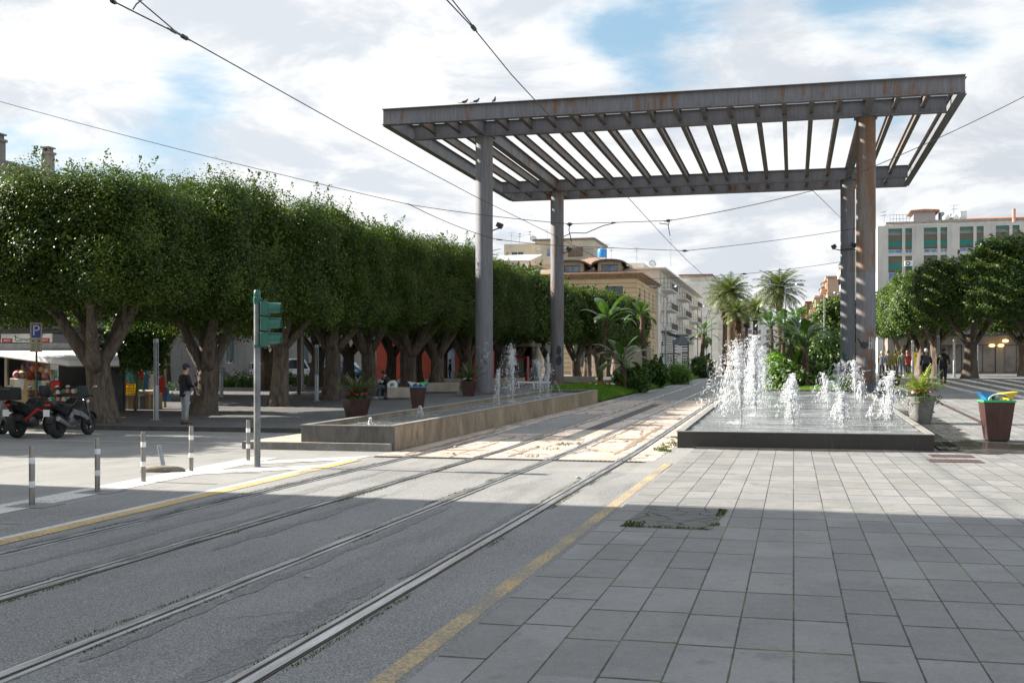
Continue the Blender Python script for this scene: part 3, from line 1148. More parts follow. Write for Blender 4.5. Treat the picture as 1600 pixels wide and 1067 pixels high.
def jet_mesh(seed, H, spread, n, core=1.0, wind=-.12):
    """a water jet frozen in flight: strands of drops rising and falling"""
    r = np.random.default_rng(seed)
    P, S = [], []
    ns = max(6, int(n / 70))
    for s in range(ns):
        a = r.uniform(0, 2 * pi)
        out = spread * abs(r.normal(0, .5)) * H * .35
        hk = H * max(.25, 1 - abs(r.normal(0, .3)))
        k = int(70 * r.uniform(.6, 1.4))
        t = np.sort(r.uniform(0, 1, k)) ** .8
        ph = t * 1.75                               # 0..1 up, beyond falls
        z = hk * (1 - (1 - ph) ** 2)
        z = np.where(ph > 1, hk * (1 - (ph - 1) ** 2 * 1.35), z)
        rad = out * ph ** 1.6
        wob = .009 + .02 * ph * H
        x = np.cos(a) * rad + wind * H * .35 * ph ** 2 + r.normal(0, 1, k) * wob * .55
        y = np.sin(a) * rad + r.normal(0, 1, k) * wob * .55
        keep = z > .0
        P.append(np.stack([x, y, z], 1)[keep])
        sc = r.uniform(.5, 1.25, k) * np.where(r.uniform(0, 1, k) < .12, 1.9, 1.0) * (.0125 + .006 * (ph < 1))
        st = np.stack([sc, sc, sc * (1.2 + 5.5 * np.abs(1 - ph))], 1)
        S.append(st[keep])
    # solid rising core
    k = int(90 * core)
    z = np.linspace(0, H * .93, k)
    P.append(np.stack([r.normal(0, .009, k) + wind * .06 * H * (z / H) ** 2, r.normal(0, .009, k), z], 1))
    S.append(np.stack([np.full(k, .02), np.full(k, .02), np.full(k, H / k * .9)], 1) * r.uniform(.7, 1.25, k)[:, None])
    # frothy head
    k = int(n * .07)
    q = r.normal(0, 1, (k, 3)) * np.array([.05, .05, .12]) * H * .6
    q[:, 2] += H * .86
    q[:, 0] += wind * H * .2
    P.append(q)
    S.append(np.tile(r.uniform(.009, .024, k)[:, None], (1, 3)))
    # splash at the foot
    k = int(n * .14)
    a = r.uniform(0, 2 * pi, k)
    rad = np.abs(r.normal(0, .16 + spread * .1 * H, k))
    P.append(np.stack([np.cos(a) * rad + wind * H * .25, np.sin(a) * rad, np.abs(r.normal(0, .05, k)) + .01], 1))
    S.append(np.tile(r.uniform(.007, .02, k)[:, None], (1, 3)))
    P, S = np.concatenate(P), np.concatenate(S) * .44
    o = np.array([[1, 0, 0], [0, 1, 0], [-1, 0, 0], [0, -1, 0], [0, 0, 1], [0, 0, -1]], dtype=np.float32)
    V = P[:, None, :] + o[None] * S[:, None, :]
    f = np.array([[0, 1, 4], [1, 2, 4], [2, 3, 4], [3, 0, 4], [1, 0, 5], [2, 1, 5], [3, 2, 5], [0, 3, 5]])
    Fc = (np.arange(len(P))[:, None, None] * 6 + f[None]).reshape(-1, 3)
    return V.reshape(-1, 3), Fc


def jet(x, y, H, spread, n, label, top, drop, seed, wind=-.07, group='water jets of the wide fountain'):
    V, Fc = jet_mesh(seed, H, spread, int(n * 1.9), 1.8, wind)
    o = np_mesh('water_jet', V, Fc, M_SPRAY, None, True)
    o.location = (x, y, top(y) - drop - .005)
    return tag(o, label, 'water jet', group)


RJ = [(-1.25, 28.3, 2.1, .38, 2600, 'tallest splashing plume of white water, bent over towards the track'),
      (-1.0, 31.2, 2.25, .34, 2600, 'tall dense white plume rising just behind the tallest one'),
      (-1.15, 35.2, 2.1, .4, 2400, 'tall plume third back along the track side of the fountain'),
      (-1.1, 39.0, 1.9, .4, 1800, 'tall plume fourth back along the track side of the fountain'),
      (-1.1, 43.0, 1.5, .7, 1200, 'plume nearest the back wall on the track side of the fountain'),
      (.0, 28.6, .85, .45, 1300, 'low narrow jet of the middle row nearest the front wall'),
      (.0, 32.4, 1.0, .4, 1100, 'second jet of the middle row, a thin column of drops'),
      (.0, 37.0, 1.05, .4, 900, 'third jet of the middle row'),
      (.02, 42.0, .95, .4, 700, 'jet of the middle row before the garden bed'),
      (1.15, 27.9, .85, .45, 1200, 'low jet with a loose crown in the third row nearest the front wall'),
      (1.1, 32.0, .35, .5, 420, 'smallest bubbling jet of the third row'),
      (1.05, 36.5, .85, .6, 900, 'bushy low jet midway along the third row'),
      (1.05, 41.0, 1.0, .5, 800, 'jet of the third row near the back wall'),
      (2.25, 28.0, 1.35, .5, 1700, 'dense white jet beside the grey planter'),
      (1.95, 30.6, .3, .4, 320, 'tiny spurt behind the dense jet by the planter'),
      (2.2, 39.0, .75, .5, 700, 'short jet before the pair of columns'),
      (2.2, 43.2, 1.4, .55, 1200, 'tall loose jet right before the rusty column'),
      (1.75, 46.0, 1.25, .8, 1100, 'arching jet nearest the back wall before the further column')]
for i, (x, y, H, s, n, lab) in enumerate(RJ):
    jet(x, y, H, s, n, lab, rtop, .035, 100 + i, -.2 if i == 0 else -.07)
LJ = [(-9.45, 35.8, 1.25, .22, 420, 'thin jet with a broken head nearest on the narrow trough'),
      (-9.45, 37.7, 2.05, .4, 1500, 'tallest jet of the narrow trough, topped with froth'),
      (-9.45, 42.0, 1.55, .6, 800, 'jet with a falling veil of drops beside the further column'),
      (-9.4, 43.3, 1.75, .3, 800, 'slim pointed jet directly before the further column')]
for i, (x, y, H, s, n, lab) in enumerate(LJ):
    jet(x, y, H, s, n, lab, ltop, .09, 200 + i, -.05, 'water jets of the narrow trough')
for i, (x, y, H, lab) in enumerate(((-9.45, 24.2, .2, 'small white bubbler nearest the dark front wall of the trough'), (-9.45, 27.8, .32, 'low splashing bubbler of the trough before the brown bin'))):
    jet(x, y, H, .6, 300, lab, ltop, .09, 300 + i, 0, 'water jets of the narrow trough')
# ------------------------------------------------------------------ the steel pergola
PX0, PX1, PY0, PY1 = -17.5, 6.4, 46.6, 69.8
CX = (-13.9, 2.99)
CY = (50.0, 66.5)
PZ0, PZ1 = 12.5, 13.2
PG = thing('steel_pergola', 'huge weathered steel pergola on four round columns spanning the fountains', 'pergola', (0, 0, 0))


def ibeam(p, q, h, fw, ft=.03, wt_=.02):
    """I section from p to q; p, q lie on the underside"""
    m = MB()
    p, q = Vector(p), Vector(q)
    up = Vector((0, 0, 1))
    m.bar(p + up * ft / 2, q + up * ft / 2, fw, ft)
    m.bar(p + up * (h - ft / 2), q + up * (h - ft / 2), fw, ft)
    d = (q - p).normalized()
    m.bar(p + up * h / 2, q + up * h / 2, wt_, h - 2 * ft - .002)
    return m


for y in (PY0, PY1):
    m = ibeam((PX0 - .08, y, PZ0), (PX1 + .08, y, PZ0), .7, .36)
    for cx in CX:                                  # bolted splices
        for i in (-1, 1):
            for j in range(4):
                m.ball((cx + .05 + i * .09, y - .016, PZ0 + .16 + j * .13), (.022, .014, .022), 6, 4)
    m.build('fascia_beam', M_STEEL_R, PG)
for x in (PX0, PX1):
    ibeam((x, PY0 + .19, PZ0 + .004), (x, PY1 - .19, PZ0 + .004), .69, .34).build('fascia_beam', M_STEEL, PG)
for y in CY:
    ibeam((PX0 + .18, y, PZ0 + .008), (PX1 - .18, y, PZ0 + .008), .68, .34).build('main_beam', M_STEEL, PG)
for x in CX:
    ibeam((x, PY0 + .19, PZ0 + .012), (x, PY1 - .19, PZ0 + .012), .668, .34).build('main_beam', M_STEEL_R, PG)
xs = [CX[0] + (CX[1] - CX[0]) * i / 15 for i in range(1, 15)]
xs += [PX0 + (CX[0] - PX0) * i / 3 for i in (1, 2)] + [CX[1] + (PX1 - CX[1]) * i / 3 for i in (1, 2)]
for x in sorted(xs):
    m = MB()
    for a, b in ((PY0 + .01, CY[0] - .01), (CY[0] + .01, CY[1] - .01), (CY[1] + .01, PY1 - .01)):
        q = ibeam((x, a, PZ0 + .262), (x, b, PZ0 + .262), .42, .19, .024, .016)
        m.add(q.v, q.f)
    m.build('rafter', M_STEEL_B, PG)

M_GRAF_D = pm('dark grey spray paint', (.03, .033, .04), .5, var=.3)
M_GRAF_W = pm('chalky white scrawl', (.42, .45, .47), .7, var=.3)
M_GRAF_B = pm('pale blue scrawl', (.12, .30, .40), .6, var=.3)
M_GRAF_G = pm('green scrawl', (.02, .13, .09), .6, var=.3)


def scrawl(m, c, r, pts, w):
    """a painted stroke lying on a round column; pts are (angle, height)"""
    r = r + .003
    fine = []
    for (a0, z0), (a1, z1) in zip(pts, pts[1:]):
        k = max(1, int(abs(a1 - a0) / .08))
        for i in range(k):
            fine.append((a0 + (a1 - a0) * i / k, z0 + (z1 - z0) * i / k))
    fine.append(pts[-1])
    for (a0, z0), (a1, z1) in zip(fine, fine[1:]):
        du, dz = (a1 - a0) * r, z1 - z0
        L = sqrt(du * du + dz * dz) or 1
        nu, nz = -dz / L * w / 2, du / L * w / 2
        P = lambda a, z: (c[0] + r * cos(a), c[1] + r * sin(a), z)
        m.quad(P(a0 - nu / r, z0 - nz), P(a1 - nu / r, z1 - nz), P(a1 + nu / r, z1 + nz), P(a0 + nu / r, z0 + nz))


def blot(m, c, r, a, z, ra, rz0, seed):
    q = random.Random(seed)
    rr = r + .0035
    n, rings = 28, 4
    rad = [q.uniform(.7, 1.15) for _ in range(n)]
    rad = [(rad[i] + rad[i - 1]) / 2 for i in range(n)]
    vs = [(c[0] + rr * cos(a), c[1] + rr * sin(a), z)]
    for j in range(1, rings + 1):
        for i in range(n):
            t = 2 * pi * i / n
            aa = a + cos(t) * ra / r * rad[i] * j / rings
            vs.append((c[0] + rr * cos(aa), c[1] + rr * sin(aa), z + sin(t) * rz0 * rad[i] * j / rings))
    fs = [(0, 1 + i, 1 + (i + 1) % n) for i in range(n)]
    for j in range(rings - 1):
        for i in range(n):
            b = 1 + j * n
            fs.append((b + i, b + n + i, b + n + (i + 1) % n, b + (i + 1) % n))
    m.add(vs, fs)


RC = .40
for (cx, cy, base, mt) in ((CX[0], CY[0], lz(50), M_STEEL), (CX[0], CY[1], lz(66.5), M_STEEL_R), (CX[1], CY[0], rz_(50), M_STEEL_R), (CX[1], CY[1], rz_(66.5), M_STEEL)):
    m = MB()
    m.lathe([(RC, base - .2), (RC, base + 6.9), (RC + .004, base + 6.91), (RC + .004, PZ0 - .05)], (cx, cy, 0), 40)
    up = base + (5.1 if cx > 0 and cy < 60 else 6.0)
    if cx > 0:                                     # upper section is rusty
        m = MB()
        m.lathe([(RC, base - .2), (RC, up)], (cx, cy, 0), 40)
        u = MB()
        u.lathe([(RC + .004, up + .002), (RC + .004, PZ0 - .05)], (cx, cy, 0), 40)
    else:
        m = MB()
        m.lathe([(RC, base - .2), (RC, base + 8)], (cx, cy, 0), 40)
        u = MB()
        u.lathe([(RC + .003, base + 8.002), (RC + .003, PZ0 - .05)], (cx, cy, 0), 40)
    c = m.build('column', mt, PG, smooth='auto')
    u.build('upper_section', M_STEEL_H if cx > 0 and cy < 60 else (M_STEEL_R if cy > 60 else mt), c, smooth='auto')
    k = MB()
    k.box((cx, cy, PZ0 - .023), (.95, .95, .046))
    k.build('cap_plate', mt, c)
    k = MB()
    k.box((cx, cy, base + .03), (1.15, 1.15, .06))
    for sx in (-.48, .48):
        for sy in (-.48, .48):
            k.cyl((cx + sx, cy + sy, base + .06), (cx + sx, cy + sy, base + .11), .03, 6)
    k.build('base_plate', M_STEEL_R, c)
    fr = -pi / 2 - .06 if cx > 0 else -pi / 2 + .27
    C = (cx, cy)
    if cx > 0 and cy < 60:
        g = MB()
        blot(g, C, RC, fr - .12, base + 2.0, .17, .16, 5)
        blot(g, C, RC, fr - .42, base + 2.02, .09, .12, 6)
        scrawl(g, C, RC, [(fr - .5, base + 2.08), (fr - .8, base + 2.22), (fr - 1.0, base + 2.3)], .08)
        g.build('graffiti', M_GRAF_D, c, fix=False)
        g = MB()
        for pts_ in ([(.35, 2.35), (.35, 1.85)], [(.35, 2.1), (.6, 2.12)], [(.6, 2.35), (.6, 1.85)], [(.78, 2.35), (.78, 1.9)], [(.95, 2.3), (.95, 1.85), (1.1, 1.86)], [(-.4, .9), (0, .92), (.5, .95)]):
            scrawl(g, C, RC, [(fr + a, base + z) for a, z in pts_], .05)
        g.build('graffiti', M_GRAF_W, c, fix=False)
        g = MB()
        for pts_ in ([(-.2, 1.5), (-.2, 1.1)], [(-.2, 1.5), (.05, 1.2), (.1, 1.1)], [(.75, .95), (.95, 1.05), (.95, .7), (.7, .6)], [(.6, .35), (.62, .1)], [(.8, 1.7), (.8, 1.4)]):
            scrawl(g, C, RC, [(fr + a, base + z) for a, z in pts_], .045)
        g.build('graffiti', M_GRAF_B, c, fix=False)
    elif cx > 0:
        g = MB()
        for pts_ in ([(-.9, 1.5), (-.5, 1.2), (-.1, 1.35)], [(-.7, 1.1), (-.2, .95), (.2, 1.15)], [(-.6, 1.5), (-.3, 1.0)]):
            scrawl(g, C, RC, [(fr + a, base + z) for a, z in pts_], .07)
        g.build('graffiti', M_GRAF_G, c, fix=False)
        g = MB()
        scrawl(g, C, RC, [(fr - .05, base + 2.4), (fr - .04, base + 2.0)], .05)
        g.build('graffiti', M_GRAF_B, c, fix=False)
    elif cy < 60:
        g = MB()
        qq = random.Random(3)
        for i in range(16):
            a, z = qq.uniform(-.9, .7), qq.uniform(1.5, 2.3)
            scrawl(g, C, RC, [(fr + a, base + z), (fr + a + qq.uniform(-.2, .25), base + z + qq.uniform(-.15, .15)), (fr + a + qq.uniform(-.1, .4), base + z + qq.uniform(-.1, .1))], .018)
        g.build('graffiti', M_GRAF_W, c, fix=False)
        g = MB()
        for k_ in range(9):
            t = 2 * pi * k_ / 8
            t2 = 2 * pi * (k_ + 1) / 8
            scrawl(g, C, RC, [(fr + .1 + .14 * cos(t), base + 1.42 + .08 * sin(t)), (fr + .1 + .14 * cos(t2), base + 1.42 + .08 * sin(t2))], .035)
        scrawl(g, C, RC, [(fr - .1, base + 1.5), (fr - .25, base + 1.75), (fr - .1, base + 1.8)], .03)
        g.build('graffiti', M_GRAF_D, c, fix=False)
    else:
        g = MB()
        blot(g, C, RC, fr + .2, base + 2.1, .17, .3, 15)
        blot(g, C, RC, fr + .25, base + 1.5, .2, .35, 16)
        g.build('graffiti', M_GRAF_D, c, fix=False)

# floodlights clamped to the columns
def floodlight(x, y, z, ang, label, twin=False):
    t = thing('floodlight', label, 'floodlight', (x, y, z), ang, 'floodlights on the pergola columns')
    m = MB()
    m.bar((0, 0, 0), (.35, 0, .1), .05)
    m.bar((.3, 0, .1), (.3, 0, .2), .04)
    m.build('bracket', M_DKGREY, t)
    h = MB()
    h.prism([(-.1, -.11), (.12, -.13), (.12, .13), (-.1, .11)], 'y', -.14, .14, .2)
    for q in range(4):
        h.box((-.11 + .0, -.1 + q * .066, 0), (.06, .012, .2))
    hd = h.build('lamp_head', M_DKGREY, t)
    hd.location = (.36, 0, .22)
    hd.rotation_euler = (0, .5, 0)
    g = MB()
    g.box((.128, 0, 0), (.006, .22, .2))
    g.build('lens', M_GLASS, hd)
    if twin:
        r = MB()
        r.torus((-RC, 0, .02), RC + .02, .03, 'z', 24, 6)
        r.build('clamp_band', M_DKGREY, t)


floodlight(CX[0] + RC, CY[0], 8.15, -.15, 'small grey floodlight on the column above the ficus tops')
floodlight(CX[0] + RC, CY[1], 8.75, -.25, 'dark floodlight banded to the column before the dormer windows', True)
for a, lab in ((pi, 'floodlight facing the ficus row on the further shaded column of the rusty pair'), (-1.2, 'floodlight turned to the fountain on the further shaded column of the rusty pair')):
    floodlight(CX[1] + RC * cos(a), CY[1] + RC * sin(a), 8.5, a, lab, a == pi)


# pigeons on the fascia
def pigeon(px, lab, rz):
    x = wx(px, PY0)
    t = thing('pigeon', lab, 'bird', (x, PY0, PZ1), rz, 'pigeons perched on the pergola edge')
    m = MB()
    m.tube([(-.17, 0, .09), (-.09, 0, .11), (0, 0, .13), (.07, 0, .16), (.1, 0, .205), (.115, 0, .235), (.135, 0, .24), (.165, 0, .232)], [.012, .04, .062, .06, .036, .032, .025, .006], 10)
    m.build('body', pm('pigeon grey', (.09, .095, .11), .6, var=.4, scale=20), t, smooth=True)
    w = MB()
    for s in (-1, 1):
        w.ball((-.03, s * .052, .125), (.1, .016, .04), 10, 6)
    w.prism([(-.3, -.022), (-.15, -.03), (-.15, .03), (-.3, .022)], 'z', .075, .09)
    w.build('wing', pm('pigeon wing', (.05, .052, .06), .6, var=.4, scale=20), t, smooth=True)
    l = MB()
    for s in (-1, 1):
        l.cyl((.01, s * .025, 0), (.01, s * .025, .085), .006, 6)
        for a in (-.5, 0, .5):
            l.cyl((.01, s * .025, .004), (.01 + .03 * cos(a), s * .025 + .03 * sin(a), .003), .004, 5)
    l.build('leg', M_REDP, t)


pigeon(726, 'pigeon furthest out along the pergola edge', .3)
pigeon(744, 'middle pigeon of the three, stretched up with tail down', .1)
pigeon(772, 'pigeon nearest the overhead wire on the pergola edge', -.9)

# ------------------------------------------------------------------ overhead tram wires
def sag(a, b, s, n=14):
    a, b = Vector(a), Vector(b)
    out = []
    for i in range(n + 1):
        t = i / n
        p = a.lerp(b, t)
        p.z -= s * 4 * t * (1 - t)
        out.append(p)
    return out


def wire(label, runs, r=.011, group=None, fit=()):
    t = thing('overhead_wire', label, 'wire', (0, 0, 0), 0, group)
    m = MB()
    for pts_ in runs:
        m.tube(pts_, r, 6)
    m.build('cable', M_WIRE, t)
    for p, q, rr in fit:
        f = MB()
        p, q = Vector(p), Vector(q)
        d = (q - p)
        f.tube([p, p + d * .25, p + d * .3, p + d * .7, p + d * .75, q], [rr * .4, rr * .4, rr, rr, rr * .4, rr * .4], 8)
        f.build('insulator', M_BLACK, t)
    return t


zA, zB = 5.72, 5.8
xa, xb = wx(170, 10.3), wx(697, 12.4)
pA = [W(170, -1, 10.3), W(295, 62, 13.05), W(550, 205, 20.2), W(742, 307, 27.6), W(862, 366, 34.5), W(934, 403, 42), W(1000, 437, 52)]
wire('contact wire over the track nearer the ficus trees', [[W(60, -64, 8.6)] + pA + [(-8.0, 75, 6.2), (-8.1, 110, 6.4)]], .0085, 'overhead contact wires',
     [(W(262, 44, 12.2), W(280, 54, 12.8), .022), (W(280, 54, 12.7), W(296, 63, 13.1), .03), (W(172, 0, 10.3), W(182, 6, 10.5), .025)])
wire('messenger wire clamped down onto the contact wire, top of the sky', [[W(190, -30, 11.5), W(216, 0, 12.0), W(275, 50, 12.9), W(292, 60, 13.05)], [W(222, 0, 11.6), W(213, 7, 11.4), W(208, 15, 11.3)]], .0085)
pB = [W(695, -3, 12.4), W(742, 47, 14.2), W(800, 118, 16.6), W(862, 185, 19.5), W(950, 275, 25.5), W(1045, 378, 36.5), W(1075, 408, 42.5), W(1100, 431, 48.5)]
wire('contact wire passing under the pergola over the track nearer the slab pavement', [[W(600, -110, 9.6)] + pB + [(-4.6, 75, 6.2), (-4.9, 110, 6.4)]], .0085, 'overhead contact wires',
     [(W(735, 38, 14.0), W(745, 50, 14.25), .028)])
wire('short messenger wire joining the contact wire in the pale cloud', [[W(704, -3, 13.0), W(738, 40, 14.2)]], .0085)
J = W(640, 320, 36)
wire('span wire strung in a shallow V across both tracks before the pergola', [sag(W(-60, 142, 36), J, .12), sag(J, W(890, 350, 36), .05), [W(890, 350, 36), W(970, 347.5, 36), W(1045, 345, 36)], sag(W(1045, 345, 36), W(1270, 298, 36), .06), sag(W(1270, 298, 36), W(1660, 120, 36), .15)],
     .012, 'span wires', [(W(885, 350, 36), W(895, 350, 36), .05), (W(1038, 346, 36), W(1050, 344, 36), .045), (W(950, 348, 36), W(966, 348, 36), .02), (W(634, 318, 36), W(644, 321, 36), .02)])
wire('span wire slung between the ficus side and the rusty column, lower of the two', [sag(J, W(772, 373.5, 40), .08), sag(W(772, 373.5, 40), W(890, 385, 43), .03), [W(890, 385, 43), W(1070, 392, 46)], sag(W(1070, 392, 46), Vector((CX[1] - .4, CY[0] - .05, W(1340, 357, 50).z)), .06)],
     .012, 'span wires', [(W(770, 373.3, 40), W(790, 376, 40.5), .025), (W(1064, 392, 46), W(1076, 392, 46), .045)])
wire('short stay wire from the span wire to the shaded column', [[W(1270, 298, 36), Vector((CX[1] - .4, CY[1], W(1318, 338, 66).z))]], .01)
wire('thin span wire beyond the pergola between the far palms', [sag(W(1010, 436, 66), W(1163, 428, 66.5), .03), sag(W(1163, 428, 66.5), Vector((CX[1] - .4, CY[1] + .1, W(1310, 408, 66).z)), .05)], .014, 'span wires', [(W(1158, 428, 66.5), W(1168, 428, 66.5), .05)])
wire('bent pull off arm holding the contact wire before the dormer windows', [[W(878, 371, 36), W(893, 364, 36), W(915, 364.5, 36), W(942, 353, 36), W(963, 348, 36)], [W(890, 352, 36), W(889, 360, 36), W(893, 378, 36)]], .016, 'pull off arms', [(W(886, 351, 36), W(894, 351, 36), .06)])
wire('small dropper under the span wire above the white houses', [[W(1046, 346, 36), W(1044, 353, 36), W(1047, 369, 36)], [W(1030, 349, 36), W(1045, 351, 36)]], .014, 'pull off arms')
# ------------------------------------------------------------------ foliage
def leaves_from(P, Nrm, size, w, rng_, droop=.3):
    """a rhombic leaf at every point, lying roughly across its normal"""
    n = len(P)
    Nrm = Nrm + rng_.normal(0, .55, (n, 3))
    Nrm /= np.linalg.norm(Nrm, axis=1)[:, None] + 1e-9
    T = rng_.normal(0, 1, (n, 3))
    T[:, 2] -= droop
    T -= Nrm * np.sum(T * Nrm, 1)[:, None]
    T /= np.linalg.norm(T, axis=1)[:, None] + 1e-9
    B = np.cross(Nrm, T)
    L = (size * rng_.uniform(.65, 1.3, n))[:, None]
    Wd = (w * rng_.uniform(.7, 1.25, n))[:, None]
    up = Nrm * L * .08
    v = np.stack([P - T * L * .5, P + B * Wd * .5 + up, P + T * L * .5, P - B * Wd * .5 + up], 1)
    return v.reshape(-1, 3)


def crown_mesh(name, seed, half, clumps, per, leaf=(.13, .07), power=4.5, sprigs=60, mat=None, fill=2600, rag=.34, bottom=.35, centre=(0, 0, 0), cscale=1.0):
    r = np.random.default_rng(seed)
    half = np.array(half, dtype=float)
    # points spread on the clipped box shape
    face = r.choice(6, clumps, p=np.array([half[1] * half[2]] * 2 + [half[0] * half[2]] * 2 + [half[0] * half[1], half[0] * half[1] * bottom]) / (2 * half[1] * half[2] + 2 * half[0] * half[2] + half[0] * half[1] * (1 + bottom)))
    q = r.uniform(-1, 1, (clumps, 3))
    for i in range(6):
        k = face == i
        ax, sg = ((0, 1), (0, -1), (1, 1), (1, -1), (2, 1), (2, -1))[i]
        q[k, ax] = sg
    q = q / (np.sum(np.abs(q) ** power, 1) ** (1 / power))[:, None]
    nrm = np.sign(q) * np.abs(q) ** (power - 1) / half
    nrm /= np.linalg.norm(nrm, axis=1)[:, None]
    C = q * half
    lump = np.sin(C[:, 0] * 2.1 + seed) * np.sin(C[:, 1] * 2.3 + 1) + np.sin(C[:, 2] * 2.7 + C[:, 1] * 1.1 + seed)
    nl = max(10, int(half[0] * half[2] * 11))
    Lb = C[r.choice(clumps, nl, replace=False)]
    dl = np.min(np.linalg.norm(C[:, None, :] - Lb[None], axis=2), axis=1)
    dep = r.uniform(-1.0, .3, clumps) * rag * .6 + lump * .12 + .42 * np.exp(-(dl / .48) ** 2) - .3
    C = C + nrm * dep[:, None]
    cs = r.uniform(.14, .3, clumps) * cscale
    idx = np.repeat(np.arange(clumps), r.poisson(per, clumps))
    off = r.normal(0, 1, (len(idx), 3)) * cs[idx][:, None]
    off -= nrm[idx] * (np.sum(off * nrm[idx], 1) * .45)[:, None]
    P = C[idx] + off
    P[:, 2] -= np.abs(r.normal(0, .05, len(idx)))
    N = nrm[idx] * .9 + np.array([0, 0, .55])
    V = [leaves_from(P, N, leaf[0], leaf[1], r)]
    # twigs standing up out of the clipped top
    if sprigs:
        sp = r.uniform(-.92, .92, (sprigs, 2)) * half[:2]
        zt = half[2] * (1 - (np.abs(sp[:, 0] / half[0]) ** power + np.abs(sp[:, 1] / half[1]) ** power)).clip(0, 1) ** (1 / power)
        h = r.gamma(2.0, .2, sprigs).clip(.1, .9)
        PP, NN = [], []
        for (x, y), z, hh_ in zip(sp, zt, h):
            k = int(22 + 42 * hh_)
            t = r.uniform(-.2, 1, k)
            ln = r.normal(0, .3, 2)
            PP.append(np.stack([x + ln[0] * t + r.normal(0, .12, k) * (1.2 - t), y + ln[1] * t + r.normal(0, .12, k) * (1.2 - t), z - .05 + t * hh_], 1))
            NN.append(r.normal(0, 1, (k, 3)) + np.array([0, 0, .4]))
        V.append(leaves_from(np.concatenate(PP), np.concatenate(NN), max(.1, leaf[0]), max(.055, leaf[1]), r))
    if fill:                                         # the inner leaf mass keeps the crown opaque
        q = r.normal(0, 1, (fill, 3))
        q = q / (np.sum(np.abs(q) ** power, 1) ** (1 / power))[:, None] * half * (r.uniform(.25, .84, fill) ** .5)[:, None]
        V.append(leaves_from(q, r.normal(0, 1, (fill, 3)), max(.24, leaf[0] * 2.4), max(.14, leaf[1] * 2.4), r))
    V = np.concatenate(V) + np.array(centre)
    o = np_mesh(name, V, np.arange(len(V)).reshape(-1, 4), mat or M_LEAF)
    return o


def trunk(seed, fork, zt, spread, rad, lean=(0, 0), limbs=5, mat=None):
    """fluted ficus trunk that forks low into thick rising limbs"""
    q = random.Random(seed)
    ph = [q.uniform(0, 6.3) for _ in range(4)]

    def lob(i, a):
        f = max(0, 1 - i * .16)
        return 1 + .10 * sin(3 * a + ph[0]) + .07 * sin(5 * a + ph[1] + i * .3) + .05 * sin(9 * a + ph[2]) + .22 * f * max(0, sin(4 * a + ph[3]))
    m = MB()
    n = 9
    pts, rd = [], []
    for i in range(n + 1):
        t = i / n
        pts.append((lean[0] * t ** 1.3 + .05 * sin(3 * t + ph[0]), lean[1] * t ** 1.3 + .05 * sin(4 * t + ph[1]), -.15 + (fork + .35) * t))
        rd.append(rad * (1.0 + .5 * exp(-t * 8) - .12 * t + .12 * max(0, t - .7)))
    m.tube(pts, rd, 22, True, lob)
    tip = Vector(pts[-2])
    a0 = q.uniform(0, 6.3)
    for k in range(limbs):
        a = a0 + 2 * pi * k / limbs + q.uniform(-.35, .35)
        s = spread * q.uniform(.75, 1.15)
        e = Vector((tip.x + cos(a) * s, tip.y + sin(a) * s, zt + q.uniform(-.2, .5)))
        mid = tip.lerp(e, .5) + Vector((cos(a) * s * .06, sin(a) * s * .06, -.12 * s))
        b = tip + Vector((cos(a) * rad * .25, sin(a) * rad * .25, -.3))
        P, Rr = [], []
        for i in range(8):
            t = i / 7
            p = b * (1 - t) ** 2 + mid * 2 * t * (1 - t) + e * t * t
            P.append(p + Vector((.05 * sin(5 * t + k), .05 * cos(4 * t + k), 0)))
            Rr.append(rad * .6 * q.uniform(.94, 1.06) * (1 - .55 * t))
        m.tube(P, Rr, 12, True, lambda i, an: 1 + .09 * sin(3 * an + k) + .05 * sin(5 * an + i))
        for j in range(2):                           # branchlets into the crown
            f = P[4 + j]
            g = f + Vector((q.uniform(-.9, .9), q.uniform(-.9, .9), q.uniform(.7, 1.3)))
            m.tube([f, f.lerp(g, .5) + Vector((0, 0, -.05)), g], [Rr[5] * .6, Rr[5] * .45, .03], 7)
    return m


protos = []
for s in range(4):
    c = crown_mesh('crown', 11 + s, (2.6, 2.75, 2.15), 900, 115, (.088, .05), 4.2, 60, fill=9000, rag=.62, cscale=1.15)
    c.name = 'crown'
    c.location = (0, 0, 5.2)
    protos.append(c)
lite = []
for s in range(2):
    c = crown_mesh('crown', 31 + s, (2.6, 2.95, 2.1), 800, 28, (.2, .11), 6, 40, fill=3000)
    c.location = (0, 0, 5.2)
    lite.append(c)
trunk_protos = [trunk(40 + s, 1.75 + .18 * s, 3.75, 1.55, .37 - .012 * s, ((-.15, .1), (.12, -.1), (.05, .2), (.2, 0), (-.2, -.1), (0, 0))[s], 4 + s % 3).build('trunk', M_BARK, None, True) for s in range(6)]
used = set()


def ficus(x, Y, z, label, ci, ti, rot, crown_set=None, sc=(1, 1, 1), trot=0.0, group='clipped ficus trees in the row by the tracks', dzc=0.0):
    t = thing('ficus_tree', label, 'tree', (x, Y, z), 0, group)
    for src, r_ in (((crown_set or protos)[ci], rot), (trunk_protos[ti], trot)):
        if src.name in used:
            o = src.copy()
            COL.objects.link(o)
        else:
            o = src
            used.add(src.name)
        o.parent = t
        o.rotation_euler = (0, 0, r_)
        if src in (crown_set or protos):
            o.location.z = 5.2 + dzc
            o.scale = sc
    return t


